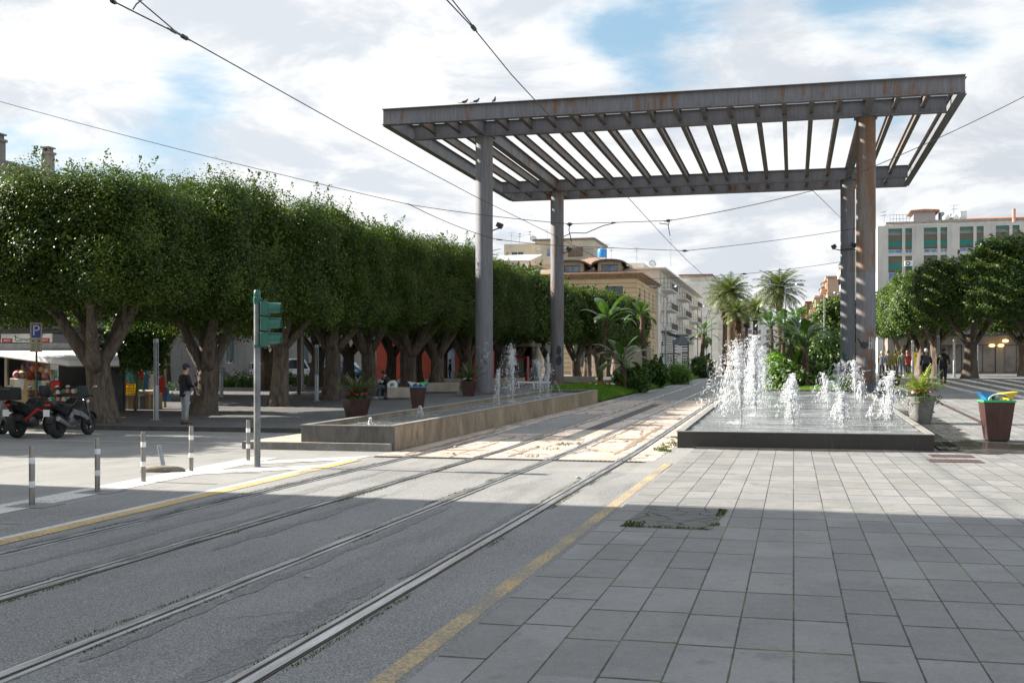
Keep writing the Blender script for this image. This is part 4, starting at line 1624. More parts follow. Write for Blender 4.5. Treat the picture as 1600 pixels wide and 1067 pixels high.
row = [29.3, 34.0, 38.8, 43.6, 48.4, 53.2, 58.0, 62.9, 67.7, 72.6, 77.4, 82, 87, 92, 97, 102, 107, 112, 117]
row_lab = ['broad ficus with the thickest forked trunk, standing behind the motorbikes',
           'ficus with a stout dark trunk right beside the man in grey jeans',
           'ficus with a pale split trunk, sunlit bark at its foot, seen behind the traffic light',
           'ficus with a dark trunk just behind the slotted metal light post',
           'ficus whose leaning dark trunk rises behind the palm planter and the seated person',
           'ficus standing behind the brown bin with blue and green flaps',
           'ficus rising behind the second stone bench from the palm planter',
           'ficus whose trunk shows just beside the shaded pergola column nearest the row']
for i, y in enumerate(row):
    q = random.Random(500 + i)
    lab = row_lab[i] if i < len(row_lab) else ('clipped ficus of the row seen between the two shaded pergola columns' if i < 12 else 'clipped ficus far down the row, beyond the two shaded pergola columns')
    near = i < 9
    sx = 1.0 if i else 1.03
    ficus((-19.9 if i == 0 else -19.3 if i == 1 else -18.8) + (0 if i < 13 else 1.3), y, lz(y), lab, (i * 3) % 4 if near else i % 2, (i * 5 + 1) % 6, (0, pi)[i % 2], protos if near else lite, (sx, 1.0, (.93, 1.1, 1.04)[i] if i < 3 else 1.04 + q.uniform(-.07, .07)), q.uniform(0, 6.3))
# second and third rows under which the plaza runs on
second = [(-27.0, 23.5), (-24.9, 30.0), (-26.0, 41.8), (-26.4, 47.2), (-26.2, 52.6), (-26.0, 58.3), (-26.3, 64), (-26, 70), (-26, 76), (-26, 82), (-26, 88)]
for i, (x, y) in enumerate(second):
    q = random.Random(900 + i)
    ficus(x, y, lz(y), 'ficus of the second row, its trunk in shade behind the row by the tracks' if i else 'ficus standing outside the picture beside the parked motorbikes', i % 2, (i + 2) % 6, q.choice((0, pi)), protos if i == 1 else lite, (1, 1.05, 1), q.uniform(0, 6), 'ficus trees of the second row')
third = [(-34.5, 44.5), (-34.8, 57), (-34.6, 70)]
for i, (x, y) in enumerate(third):
    ficus(x, y, lz(y), 'ficus of the third row, a thin dark trunk against the sunlit far street', i % 2, (i + 4) % 6, 0, lite, (.95, .95, .95), i * 1.3, 'ficus trees of the third row')

# right plaza: glossier crowns
rp = []
for s in range(2):
    c = crown_mesh('crown', 61 + s, (3.0, 2.9, 1.85), 1100, 62, (.15, .085), 4.2, 60, M_LEAF_R, 4200, .5, cscale=1.1)
    c.location = (0, 0, 5.0)
    rp.append(c)
R_LIST = [(11.6, 57.6, 'big glossy ficus with layered crown, overhanging the plaza above the bin', 0, 1, 0, (1.08, 1.05, 1.0)),
          (9.6, 68.0, 'ficus with a leaning grey trunk just behind the two walking men', 1, 3, 0, (.98, .95, .82)),
          (9.4, 79.5, 'ficus with a dark slanting trunk behind the white haired walker', 0, 4, pi, (1, 1, 1.02)),
          (9.3, 89.0, 'ficus right beside the rusty pergola column, behind the group of walkers', 1, 2, 0, (1, 1, 1)),
          (9.2, 101.0, 'ficus mostly hidden by the rusty pergola column', 0, 0, 0, (1, 1, .98)),
          (15.8, 86.0, 'stout two stemmed ficus between the leaning trunk and the lit shop front', 1, 5, 0, (1, 1, 1)),
          (18.3, 78.0, 'ficus with a straight dark trunk before the lit shop front', 0, 1, pi, (1.1, 1, 1)),
          (19.5, 66.0, 'ficus standing past the picture edge beside the layered crown', 1, 2, 0, (1, 1, 1))]
for x, y, lab, ci, ti, rot, sc in R_LIST:
    t = ficus(x, y, rz_(y), lab, ci, ti, rot, rp, sc, x * 2, 'glossy ficus trees of the slab plaza', -.2)


# ------------------------------------------------------------------ palms and banana plants
def frond(base, az, el, L, r, n=22, leaf=.5, droop=1.1, w=.035):
    """one feather frond: arched rib with two ranks of leaflets"""
    pts = []
    p = np.array(base, dtype=float)
    e = el
    for i in range(n + 1):
        pts.append(p.copy())
        d = np.array([cos(az) * cos(e), sin(az) * cos(e), sin(e)])
        p = p + d * L / n
        e -= droop / n * (.5 + i / n)
    V = []
    side = np.array([-sin(az), cos(az), 0])
    for i in range(2, n):
        t = i / n
        ll = leaf * (sin(pi * min(1, t * .95 + .08)) ** .6) * r.uniform(.85, 1.1)
        dv = pts[i + 1] - pts[i - 1]
        dv /= np.linalg.norm(dv)
        up = np.cross(side, dv)
        for s in (-1, 1):
            tip = pts[i] + (side * s * .8 + dv * .75 + up * r.uniform(-.15, .3) - np.array([0, 0, .22 + .2 * t])) * ll
            b = dv * w
            V += [pts[i] - b, pts[i] + b, tip * .55 + pts[i] * .45 + b * .9 + up * .02, tip]
    for a, b in zip(pts, pts[1:]):                    # rib
        V += [a - side * .022, a + side * .022, b + side * .02, b - side * .02]
    return V


def date_palm(label, x, y, z, H, L, nf, tr, seed, skirt=False, group='tall palms of the avenue', top_only=None):
    t = thing('palm_tree', label, 'palm', (x, y, z), 0, group)
    r = np.random.default_rng(seed)
    q = random.Random(seed)
    m = MB()
    lean = q.uniform(-.25, .25)
    pts = [(lean * (i / 12) ** 2, 0, -.2 + (H + .2) * i / 12) for i in range(13)]
    m.tube(pts, [tr * (1.25 - .35 * min(1, i / 3) + (.25 if i > 10 else 0)) for i in range(13)], 14, True, lambda i, a: 1 + .06 * sin(6 * a + i * 2))
    for i in range(60):                               # old leaf bases
        h = H - 2.0 * q.random() ** 1.5
        a = q.uniform(0, 2 * pi)
        b = Vector((cos(a) * tr * 1.0 + lean * (h / H) ** 2, sin(a) * tr * 1.0, h))
        m.bar(b, b + Vector((cos(a) * .22, sin(a) * .22, .2)), .1, .05)
    m.build('trunk', M_BARK_P, t, 'auto')
    V = []
    for i in range(nf):
        u = (i + .5) / nf
        el = 1.45 - 1.75 * u
        V += frond((lean, 0, H + .1 - .3 * u), i * 2.39996, el, L * r.uniform(.85, 1.08), r, 22, L * .22, 1.15 + .35 * r.uniform(), .06)
    V = np.array(V)
    np_mesh('crown', V, np.arange(len(V)).reshape(-1, 4), M_PALM, t)
    if skirt:
        V = []
        for i in range(60):
            V += frond((lean, 0, H - .1 - 1.5 * q.random()), q.uniform(0, 6.3), -.9 - .4 * q.random(), L * .42, r, 9, L * .17, .5, .04)
        V = np.array(V)
        np_mesh('dead_skirt', V, np.arange(len(V)).reshape(-1, 4), M_DEAD, t)
    return t


def at(px, Y):
    return wx(px, Y)


date_palm('tall palm with a round fresh crown rising over the banana plants of the bed', at(1219, 128), 128, .9, 9.4, 3.4, 64, .38, 1)
date_palm('palm with drooping windswept fronds and a dark skirt, at the pale blank wall', at(1132, 150), 150, .9, 10.2, 3.6, 52, .34, 2, True)
date_palm('thick trunked palm standing close between two skirted palms', at(1143, 146), 146, .9, 10.6, 3.3, 50, .5, 3, True)
date_palm('slender palm with a narrow brown skirt under a small crown', at(1154, 140), 140, .9, 7.6, 2.4, 36, .2, 4, True)
date_palm('grey green palm further back between the skirted palms and the round crowned one', at(1180, 185), 185, .9, 10.2, 3.9, 48, .42, 5, False)
date_palm('distant small palm just right of the skirted palms', at(1166, 210), 210, .9, 11.0, 3.2, 36, .3, 6, True)


def paddle(r, base, az, el, pet, L, wd, seg=12, bend=.9, tears=.18):
    """a banana leaf: stalk, then a long blade folded along its rib, torn between veins"""
    V = []
    p = np.array(base, dtype=float)
    e = el
    side = np.array([-sin(az), cos(az), 0.])
    ns = 5
    for i in range(ns):
        d = np.array([cos(az) * cos(e), sin(az) * cos(e), sin(e)])
        p2 = p + d * pet / ns
        k = .028
        V += [p - side * k, p + side * k, p2 + side * k, p2 - side * k]
        n = np.cross(side, d)
        V += [p - n * k, p + n * k, p2 + n * k, p2 - n * k]
        p = p2
        e -= .06
    prev = None
    tw = r.uniform(-.5, .5)
    for i in range(seg + 1):
        t = i / seg
        d = np.array([cos(az) * cos(e), sin(az) * cos(e), sin(e)])
        n = np.cross(side, d)
        wv = wd * (sin(pi * min(1, .06 + t * .93)) ** .55) * r.uniform(.88, 1.08)
        s2 = side * cos(tw * t) + n * sin(tw * t)
        fold = n * .22
        lft = p + (-s2 + fold) * wv
        rgt = p + (s2 + fold) * wv
        if prev is not None:
            a, bl, br = prev
            g = d * L / seg * (.25 if r.uniform() < tears else .0)
            V += [a, p, lft - g, bl]
            V += [p, a, br, rgt - g]
        prev = (p.copy(), lft, rgt)
        p = p + d * L / seg
        e -= bend / seg * (.4 + 1.2 * t)
    return V


def banana(label, x, y, z, trunk_h, n, L, seed, pet=.9, wd=.28, spread=.9, group='banana plants of the garden beds', mat=None, tr=.13, young=0):
    t = thing('banana_plant', label, 'plant', (x, y, z), 0, group)
    r = np.random.default_rng(seed)
    q = random.Random(seed)
    if trunk_h > .3:
        m = MB()
        ln = q.uniform(-.12, .12) * trunk_h
        pts = [(ln * (i / 8) ** 2, 0, -.1 + (trunk_h + .2) * i / 8) for i in range(9)]
        m.tube(pts, [tr * (1.2 - .3 * i / 8) for i in range(9)], 12, True, lambda i, a: 1 + .08 * sin(4 * a + i * 2))
        for i in range(10):
            h = trunk_h * q.uniform(.5, 1)
            a = q.uniform(0, 6.3)
            b = Vector((ln * (h / trunk_h) ** 2 + cos(a) * tr * .8, sin(a) * tr * .8, h))
            m.bar(b, b + Vector((cos(a) * .16, sin(a) * .16, -.38)), .1, .015)
        m.build('trunk', M_BARK_P, t, 'auto')
    else:
        ln = 0
    V = []
    for i in range(n):
        u = (i + .5) / n
        az = i * 2.39996 + r.uniform(-.3, .3)
        el = 1.5 - spread * u * 1.35
        V += paddle(r, (ln, 0, trunk_h - .1), az, el, pet * r.uniform(.8, 1.15), L * r.uniform(.75, 1.1), wd * r.uniform(.85, 1.15), 12, .9 + 1.1 * u, .3)
    for i in range(young):
        V += paddle(r, (r.uniform(-.25, .25), r.uniform(-.25, .25), 0), r.uniform(0, 6.3), r.uniform(.7, 1.4), pet * .7, L * .7, wd * .8, 10, .9)
    V = np.array(V)
    np_mesh('leaves', V, np.arange(len(V)).reshape(-1, 4), mat or M_PADDLE, t)
    return t


def bush(label, x, y, z, half, seed, n=260, leaf=(.16, .08), mat=None, name='bush', power=2.6, cat='bush', group=None, per=26):
    t = thing(name, label, cat, (x, y, z), 0, group)
    o = crown_mesh('foliage', seed, half, n, per, leaf, power, 14, mat or M_BUSH, 500, .3, .2, (0, 0, half[2] * .92))
    o.parent = t
    m = MB()
    for k in range(4):
        a = k * 1.6 + seed
        m.tube([(cos(a) * .05, sin(a) * .05, -.1), (cos(a) * half[0] * .3, sin(a) * half[1] * .3, half[2] * .9)], [.035, .015], 6)
    m.build('stem', M_BARK, t)
    return t


def gp(px, py, Y, f):                                 # x under a pixel column, z from the bed
    x = wx(px, Y)
    return x, Y, f(x, Y)


x, y, z = gp(976, 611, 62, lb)
banana('banana plant with huge upright leaves at the near end of the grass bed', x, y, z - .02, 1.5, 13, 1.35, 1, .75, .24, .95, young=8)
x, y, z = gp(940, 600, 70, lb)
banana('tallest banana tree with tattered brown leaves under one big upright fan', at(938, 70), 70, lz(70), 3.9, 9, 1.6, 2, .8, .34, .75, tr=.14)
x, y, z = gp(1008, 590, 84, lb)
banana('banana tree with a bare leaning stem and a thin ragged head, by the street lamp', x, 84, lz(84), 5.0, 10, 1.25, 3, .6, .2, 1.15, tr=.17)
0 and banana('low dark leaved clump of banana shoots at the foot of the bare stem', at(1013, 74), 74, lb(at(1013, 74), 74), .3, 12, .8, 4, .6, .2, 1.1, mat=M_BUSH)
bush('dark broad leaved bush at the foot of the leaning banana stem', at(1022, 73), 73, lb(-10, 73), (.6, .6, .5), 81, 200, (.3, .14))
bush('dark bush growing round the stem of the near banana plant', at(985, 63), 63.5, lb(-9.6, 63), (.7, .6, .36), 82, 240, (.28, .13))
bush('round clipped bright green bush by the low platform', at(1056, 82), 82, tz(82) + .15, (.82, .82, .56), 83, 420, (.1, .06), M_CLIP, 'clipped_bush', 3.2)
banana('banana tree standing against the white balcony house beyond the metal stairs', at(1097, 108), 108, .95, 4.0, 12, 1.6, 5, .8, .25, 1.2, tr=.2)
bush('dark tall bush under the banana tree beside the metal stairs', at(1098, 106), 106, .95, (.8, .7, .9), 84, 260, (.3, .15))
# dense bed behind the wide fountain
specs = [(1229, 58, 2.6, 13, 1.7, 'banana plant with a bare reddish stem, nearest the back wall of the wide fountain'),
         (1262, 56, 2.4, 13, 1.7, 'banana plant with a slanting stem next to the man in the long navy coat'),
         (1247, 67, 3.2, 14, 1.8, 'banana plant in the middle of the thicket, one leaf standing upright'),
         (1246, 62, 2.8, 12, 1.7, 'banana plant between the bare reddish stem and the slanting stem'),
         (1222, 74, 4.2, 13, 1.9, 'tall banana plant right under the round palm crown'),
         (1207, 82, 4.8, 13, 1.9, 'pale stemmed banana plant with comb like leaves left of the round palm crown'),
         (1240, 86, 5.2, 12, 1.9, 'tall banana plant behind the street lamp of the bed')]
for i, (px, Y, th, n, L, lab) in enumerate(specs):
    x = wx(px, Y)
    banana(lab, x, Y, rb(x, Y) if Y < 110 else .9, th * .8, n, L * .66, 20 + i, .75, .2, .66, 'banana plants behind the wide fountain', tr=.13)
for i, (px, Y, hx, hz, lab, lf, mt) in enumerate([(1222, 60, 1.0, .85, 'bright yellow green bush between the two bare banana stems', (.26, .1), M_GRASS), (1247, 57, 1.0, .62, 'dark bush at the foot of the banana stems before the long coat', (.3, .13), M_BUSH),
                                              (1274, 96, 1.5, .9, 'leafy bush just behind the man in the long navy coat', (.22, .1), M_BUSH), (1298, 74, 1.5, 1.3, 'loose yellowish bush by the lamp post next to the shaded column', (.17, .09), M_PADDLE),
                                              (1262, 78, 1.2, 1.0, 'big dark shrub filling the middle of the thicket', (.24, .12), M_BUSH), (1228, 80, 1.1, .9, 'shrub under the tall banana plants', (.24, .12), M_BUSH), (1306, 92, 1.3, 1.3, 'yellow green shrub behind the pair of columns', (.2, .1), M_PADDLE)]):
    x = wx(px, Y)
    bush(lab, x, Y, rb(x, Y), (hx, hx, hz), 120 + i, 210, lf, mt, group='bushes of the bed behind the fountain')
for i, (px, Y) in enumerate(((1309, 120), (1334, 132), (1322, 150))):
    c = crown_mesh('crown', 150 + i, (2.1, 2.1, 2.5), 420, 26, (.34, .18), 2.6, 20, M_LEAF_R, 900, .6)
    t = thing('street_tree', 'green street tree behind the pair of columns, before the balcony houses', 'tree', (wx(px, Y), Y, 1.0), 0, 'street trees of the far side')
    c.parent = t
    c.location = (0, 0, 5.4)
    m = MB()
    m.tube([(0, 0, -.2), (.1, 0, 2), (0, .1, 5)], [.22, .17, .1], 10)
    m.build('trunk', M_BARK, t, True)
# flower beds under the trees
M_FLR = pm('red petals', (.5, .02, .03), .6, var=.3, scale=30)
M_FLW = pm('white petals', (.8, .78, .78), .6, var=.1, scale=30)
M_FLP = pm('crimson petals', (.38, .015, .06), .6, var=.3, scale=30)


def flowers(name, pts_, parent=None, size=.035, mats=(M_FLR, M_FLW, M_FLP), seed=0):
    q = random.Random(seed)
    m = MB()
    for p in pts_:
        m.cur = q.randrange(len(mats))
        for k in range(6):
            a = k * 1.05 + q.random()
            c = Vector(p) + Vector((cos(a) * size * .6, sin(a) * size * .6, q.uniform(-.01, .02)))
            m.ball(c, (size * .6, size * .6, size * .4), 6, 4)
    return m.build(name, list(mats), parent)


q = random.Random(4)
o = flowers('flowers', [(q.uniform(-11, -8.9), q.uniform(57, 66), lb(-9.7, 60) + .22) for _ in range(34)], None, .06, seed=2)
tag(o, kind='stuff')
for i, (x0, y0, sx, sy, lab) in enumerate(((-31.0, 46.5, 2.6, 1.6, 'low flower bed with red and white blooms beyond the second row of trunks'), (-29.5, 57, 2.4, 1.8, 'flower bed of white blooms in the sunlit plaza behind the pale split trunk'), (-29.5, 66, 2.2, 1.6, 'flower bed in the sunlit plaza behind the palm planter'))):
    t = thing('flower_bed', lab, 'flower bed', (x0, y0, lz(y0)), 0, 'flower beds of the tree plaza')
    o = crown_mesh('foliage', 170 + i, (sx, sy, .35), 130, 24, (.16, .09), 4, 0, M_BUSH, 250, .2, .1, (0, 0, .25))
    o.parent = t
    flowers('blossoms', [(q.uniform(-sx, sx), q.uniform(-sy, sy * .2), .6 + q.uniform(-.08, .05)) for _ in range(40)], t, .06, seed=i)
t = thing('leafy_shrub', 'bright green shrub hanging in the sun above the cardboard boxes', 'bush', (wx(211, 34.8), 34.8, lz(34.8) + 1.35), 0)
o = crown_mesh('foliage', 190, (.72, .7, .78), 230, 30, (.15, .085), 2.8, 10, M_BUSH, 500, .3, .4, (0, 0, .95))
o.parent = t
m = MB()
m.tube([(0, 0, -1.5), (.1, 0, -.2), (0, 0, .8)], [.06, .045, .03], 8)
m.build('stem', M_BARK, t)
# ------------------------------------------------------------------ buildings
M_FRAME_W = pm('white window frame', (.62, .62, .6), .5, var=.1)
M_FRAME_B = pm('brown window frame', (.1, .06, .04), .6, var=.2)
M_SHUT = pm('grey green shutter', (.09, .13, .13), .7, var=.2)
M_SLATW = pm('rolled white shutter', (.45, .44, .41), .6, var=.15)
M_RAILG = pm('balcony railing', (.14, .14, .14), .5, .4, var=.2)
M_TERR = tile_roof_mat('terracotta roof tiles', (.30, .19, .13))
M_TERR2 = tile_roof_mat('orange roof tiles', (.42, .19, .10))


def facade(mb, o, u, Wd, H, holes, depth=.22):
    """a wall with real openings: grid of faces round the holes plus their reveals"""
    o, u = Vector(o), Vector(u).normalized()
    n = Vector((u.y, -u.x, 0))
    z = Vector((0, 0, 1))
    us = sorted({0.0, Wd} | {h[0] for h in holes} | {h[1] for h in holes})
    vs = sorted({0.0, H} | {h[2] for h in holes} | {h[3] for h in holes})
    P = lambda a, b, d=0.0: o + u * a + z * b - n * d
    for a0, a1 in zip(us, us[1:]):
        for b0, b1 in zip(vs, vs[1:]):
            ca, cb = (a0 + a1) / 2, (b0 + b1) / 2
            if any(h[0] < ca < h[1] and h[2] < cb < h[3] for h in holes):
                continue
            mb.quad(P(a0, b0), P(a1, b0), P(a1, b1), P(a0, b1))
    for a0, a1, b0, b1 in holes:
        mb.quad(P(a0, b0), P(a0, b0, depth), P(a1, b0, depth), P(a1, b0))
        mb.quad(P(a0, b1, depth), P(a0, b1), P(a1, b1), P(a1, b1, depth))
        mb.quad(P(a0, b0), P(a0, b1), P(a0, b1, depth), P(a0, b0, depth))
        mb.quad(P(a1, b0, depth), P(a1, b1, depth), P(a1, b1), P(a1, b0))
    return n


def window(parent, o, u, h, depth=.22, frame=None, glass=None, style='cross', sill=True, shutter=None):
    o, u = Vector(o), Vector(u).normalized()
    n = Vector((u.y, -u.x, 0))
    ang = atan2(u.y, u.x)
    a0, a1, b0, b1 = h
    w, hh_ = a1 - a0, b1 - b0
    c = o + u * (a0 + w / 2) + Vector((0, 0, b0 + hh_ / 2)) - n * (depth - .03)
    m = MB()
    t = .07
    e = .003
    for s in (-1, 1):
        m.box((s * (w / 2 - t / 2 - e), 0, 0), (t, .07, hh_ - 2 * e))
        m.box((0, 0, s * (hh_ / 2 - t / 2 - e)), (w - 2 * t - 3 * e, .07, t))
    if style in ('cross', 'mid'):
        m.box((0, .006, 0), (.06, .06, hh_ - 2 * t - .01))
    if sill:
        m.box((0, -depth * .5 - .05, -hh_ / 2 - .03), (w + .2, depth + .1, .06))
    f = m.build('window', frame or M_FRAME_W, parent)
    f.location = c
    f.rotation_euler = (0, 0, ang)
    g = MB()
    g.quad((-w / 2 + .02, .028, -hh_ / 2 + .02), (w / 2 - .02, .028, -hh_ / 2 + .02), (w / 2 - .02, .028, hh_ / 2 - .02), (-w / 2 + .02, .028, hh_ / 2 - .02))
    g.build('pane', glass or M_GLASS, f, fix=False)
    if shutter:
        k = MB()
        kind, frac = shutter
        hz = hh_ * frac
        nsl = max(3, int(hz / .12))
        for i in range(nsl):
            k.box((0, -.045, hh_ / 2 - (i + .5) * hz / nsl), (w - .04, .03, hz / nsl * .82))
        k.build('shutter', kind, f)
    return f


def balcony(parent, o, u, a0, a1, z, out=1.2, wall=None, closed=False, mat=None):
    o, u = Vector(o), Vector(u).normalized()
    n = Vector((u.y, -u.x, 0))
    ang = atan2(u.y, u.x)
    w = a1 - a0
    m = MB()
    m.box((0, -out / 2 - .003, .0), (w, out, .18))
    b = m.build('balcony', wall, parent)
    b.location = o + u * (a0 + w / 2) + Vector((0, 0, z))
    b.rotation_euler = (0, 0, ang)
    r = MB()
    if closed:
        r.box((0, -out + .05, .55), (w, .09, .9))
        for s in (-1, 1):
            r.box((s * (w / 2 - .05), -out / 2, .55), (.09, out - .12, .9))
    else:
        r.bar((-w / 2, -out + .05, 1.05), (w / 2, -out + .05, 1.05), .06)
        for s in (-1, 1):
            r.bar((s * (w / 2 - .03), -out + .05, 1.05), (s * (w / 2 - .03), -.05, 1.05), .05)
        k = int(w / .16)
        for i in range(k + 1):
            r.bar((-w / 2 + .04 + (w - .08) * i / k, -out + .05, .09), (-w / 2 + .04 + (w - .08) * i / k, -out + .05, 1.03), .025)
        for s in (-1, 1):
            for i in range(1, 7):
                r.bar((s * (w / 2 - .03), -out + .05 + i * out / 7.5, .09), (s * (w / 2 - .03), -out + .05 + i * out / 7.5, 1.03), .025)
    r.build('railing', mat or M_RAILG, b)
    return b


def antenna(x, y, z, h, label, seed=0):
    t = thing('roof_antenna', label, 'antenna', (x, y, z), seed * 1.7, 'aerials on the roofs')
    m = MB()
    m.cyl((0, 0, 0), (0, 0, h), .035, 6)
    m.build('mast', M_GALV, t)
    r = MB()
    for k, zz in enumerate((h - .1, h - .55)):
        L = 1.3 - .4 * k
        r.bar((-L / 2, 0, zz), (L / 2, 0, zz), .035)
        for i in range(7):
            a = .62 - .07 * i
            r.bar((-L / 2 + L * i / 6, -a / 2, zz), (-L / 2 + L * i / 6, a / 2, zz), .022)
    r.build('aerial', M_GALV, t)


def dish(x, y, z, r, label):
    t = thing('satellite_dish', label, 'satellite dish', (x, y, z), .5, 'satellite dishes on the roofs')
    m = MB()
    m.lathe([(.02, 0), (r * .5, r * .06), (r, r * .25), (r + .01, r * .26), (r * .5, r * .09), (.02, .03)], (0, 0, 0), 20)
    d = m.build('dish', M_WHITEP, t, True)
    d.rotation_euler = (1.15, 0, 0)
    d.location = (0, 0, r * 1.3)
    k = MB()
    k.cyl((0, .05, 0), (0, .05, r * 1.3), .03, 6)
    k.bar((0, .05, r * .9), (0, -r * .8, r * 1.35), .03)
    k.build('arm', M_GALV, t)


def block(t, x0, x1, y0, y1, z0, z1, wallmat, name='wall', holes_front=(), holes_side=(), side='+x', holes_other=()):
    """a hollow box of four walls and a flat top; front faces -y"""
    m = MB()
    facade(m, (x0, y0, z0), (1, 0, 0), x1 - x0, z1 - z0, list(holes_front))
    facade(m, (x1, y0, z0), (0, 1, 0), y1 - y0, z1 - z0, list(holes_side) if side == '+x' else list(holes_other))
    facade(m, (x0, y1, z0), (0, -1, 0), y1 - y0, z1 - z0, list(holes_side) if side == '-x' else list(holes_other))
    m.quad((x1, y1, z0), (x0, y1, z0), (x0, y1, z1), (x1, y1, z1))
    m.quad((x0, y0, z1), (x1, y0, z1), (x1, y1, z1), (x0, y1, z1))
    return m.build(name, wallmat, t, fix=False)


# --- cream house with dormers
DY = 148.0
DX0, DX1 = -33.4, -20.2
t = thing('corner_house', 'cream grooved corner house with a tiled roof and two arched dormers', 'building', (0, 0, 0))
M_CREAM = band_wall_mat('cream grooved plaster', (.50, .38, .235), (.2, .14, .085), .62, .16)
hz0, hz1 = .9, 14.1
hf, hs = [], []
cols = [wx(p, DY) - DX0 for p in (857, 869, 904, 917, 953, 966)]
for c in cols:
    for b in (1.2, 5.4, 9.2):
        hf.append((c - .62, c + .62, b, b + 2.6 if b > 2 else b + 2.9))
for c in (3.5, 8.5, 13.5, 18.0):
    for b in (1.2, 5.4, 9.2):
        hs.append((c - .6, c + .6, b, b + 2.6))
block(t, DX0, DX1, DY, DY + 21, hz0, hz1, M_CREAM, 'wall', hf, hs)
for i, h in enumerate(hf):
    window(t, (DX0, DY, hz0), (1, 0, 0), h, shutter=(M_SHUT, .98), frame=M_FRAME_B)
for h in hs:
    window(t, (DX1, DY, hz0), (0, 1, 0), h, shutter=(M_SHUT, .98), frame=M_FRAME_B)
m = MB()                                             # cornice
for k, (e, z0, z1) in enumerate(((.3, 13.75, 13.95), (.6, 13.952, 14.2), (.9, 14.202, 14.4))):
    m.box(((DX0 + DX1) / 2, DY + 10.5, (z0 + z1) / 2), (DX1 - DX0 + 2 * e, 21 + 2 * e, z1 - z0))
m.build('cornice', pm('brown cornice', (.25, .16, .09), .8, var=.3), t)
m = MB()                                             # hipped roof
e = .9
a, b, c, d = (DX0 - e, DY - e, 14.41), (DX1 + e, DY - e, 14.41), (DX1 + e, DY + 21 + e, 14.41), (DX0 - e, DY + 21 + e, 14.41)
r0, r1 = (DX0 + 5, DY + 10.5, 17.6), (DX1 - 6, DY + 10.5, 17.6)
m.add([a, b, c, d, r0, r1], [(0, 1, 5, 4), (1, 2, 5), (2, 3, 4, 5), (3, 0, 4)])
rf = m.build('roof', M_TERR, t, fix=False)
M_DORM = plaster_mat('dormer plaster', (.46, .37, .27), .4)
for px in (893, 952):
    x = wx(px, DY)
    dm = MB()
    w2, zb, zt = 1.6, 14.42, 15.75
    hole = (.5, 2 * w2 - .5, .14, 1.2)
    facade(dm, (x - w2, DY + .3, zb), (1, 0, 0), 2 * w2, zt - zb, [hole])
    dm.quad((x - w2, DY + .3, zb), (x - w2, DY + .3, zt), (x - w2, DY + 5, zt), (x - w2, DY + 5, zb))
    dm.quad((x + w2, DY + .3, zb), (x + w2, DY + 5, zb), (x + w2, DY + 5, zt), (x + w2, DY + .3, zt))
    n_ = 14                                          # arched gable
    arc = [(x + (w2) * cos(pi - pi * i / n_), zt + .42 * sin(pi * i / n_)) for i in range(n_ + 1)]
    dm.add([(p[0], DY + .3, p[1]) for p in arc], [tuple(range(n_ + 1))])
    D = dm.build('dormer', M_DORM, t, fix=False)
    rm = MB()
    arc = [(x + (w2 + .75) * cos(pi - pi * i / n_), zt - .12 + .68 * sin(pi * i / n_)) for i in range(n_ + 1)]
    vs = [(p[0], DY - .5, p[1]) for p in arc] + [(p[0], DY + 6, p[1]) for p in arc] + [(p[0], DY - .5, p[1] - .24) for p in arc] + [(p[0], DY + 6, p[1] - .24) for p in arc]
    k = n_ + 1
    fs = []
    for i in range(n_):
        fs += [(i, i + 1, k + i + 1, k + i), (2 * k + i, 3 * k + i, 3 * k + i + 1, 2 * k + i + 1), (i, 2 * k + i, 2 * k + i + 1, i + 1)]
    rm.add(vs, fs)
    rm.build('dormer_roof', pm('dark dormer roof', (.085, .06, .05), .8, var=.3), t)
    window(t, (x - w2, DY + .3, zb), (1, 0, 0), hole, frame=pm('dark window frame', (.03, .05, .08), .4, var=.1), glass=glass_mat('dormer glass', (.10, .16, .24)))

# --- taller flats behind, with roof terraces
t = thing('apartment_block', 'cream flats with a roof terrace rising behind the dormer house', 'building')
M_FLATS = plaster_mat('weathered cream plaster', (.50, .45, .36), .5)
by = 186
block(t, -88, -47, by, by + 14, .9, 19.6, M_FLATS)
x0, x1 = wx(842, by), wx(932, by)
hole = [(2.0, 3.2, 1.2, 2.6), (5.6, 8.2, 1.0, 2.6)]
block(t, x0, x1, by - 3, by + 10, 19.2, CAMZ + (575 - 379) / FPX * by * 1.02, M_FLATS, 'penthouse', hole)
window(t, (x0, by - 3, 19.2), (1, 0, 0), hole[0], glass=M_GLASS_B)
window(t, (x0, by - 3, 19.2), (1, 0, 0), hole[1], shutter=(pm('brown shutter', (.22, .12, .08), .7, var=.2), .98))
m = MB()
ztop = CAMZ + (575 - 379) / FPX * by * 1.02
m.box(((x0 + x1) / 2, by + 3.5, ztop + .15), (x1 - x0 + .6, 13.8, .28))
m.build('roof_slab', pm('brown roof edge', (.16, .13, .11), .8, var=.2), t)
bx0, bx1 = wx(790, by), wx(842, by) - .05
block(t, bx0, bx1, by - 1.0, by + 8, 19.2, 22.9, M_FLATS, 'upper_wall', [(1.2, 3.4, 1.0, 2.4)])
window(t, (bx0, by - 1.0, 19.2), (1, 0, 0), (1.2, 3.4, 1.0, 2.4))
m = MB()                                             # railing of the terrace
xa_, xb_ = wx(872, by), wx(935, by)
for i in range(40):
    m.bar((xa_ + (xb_ - xa_) * i / 39, by - 4, 19.2), (xa_ + (xb_ - xa_) * i / 39, by - 4, 21.4), .05)
m.bar((xa_, by - 4, 21.4), (xb_, by - 4, 21.4), .1)
m.build('terrace_railing', M_RAILG, t)
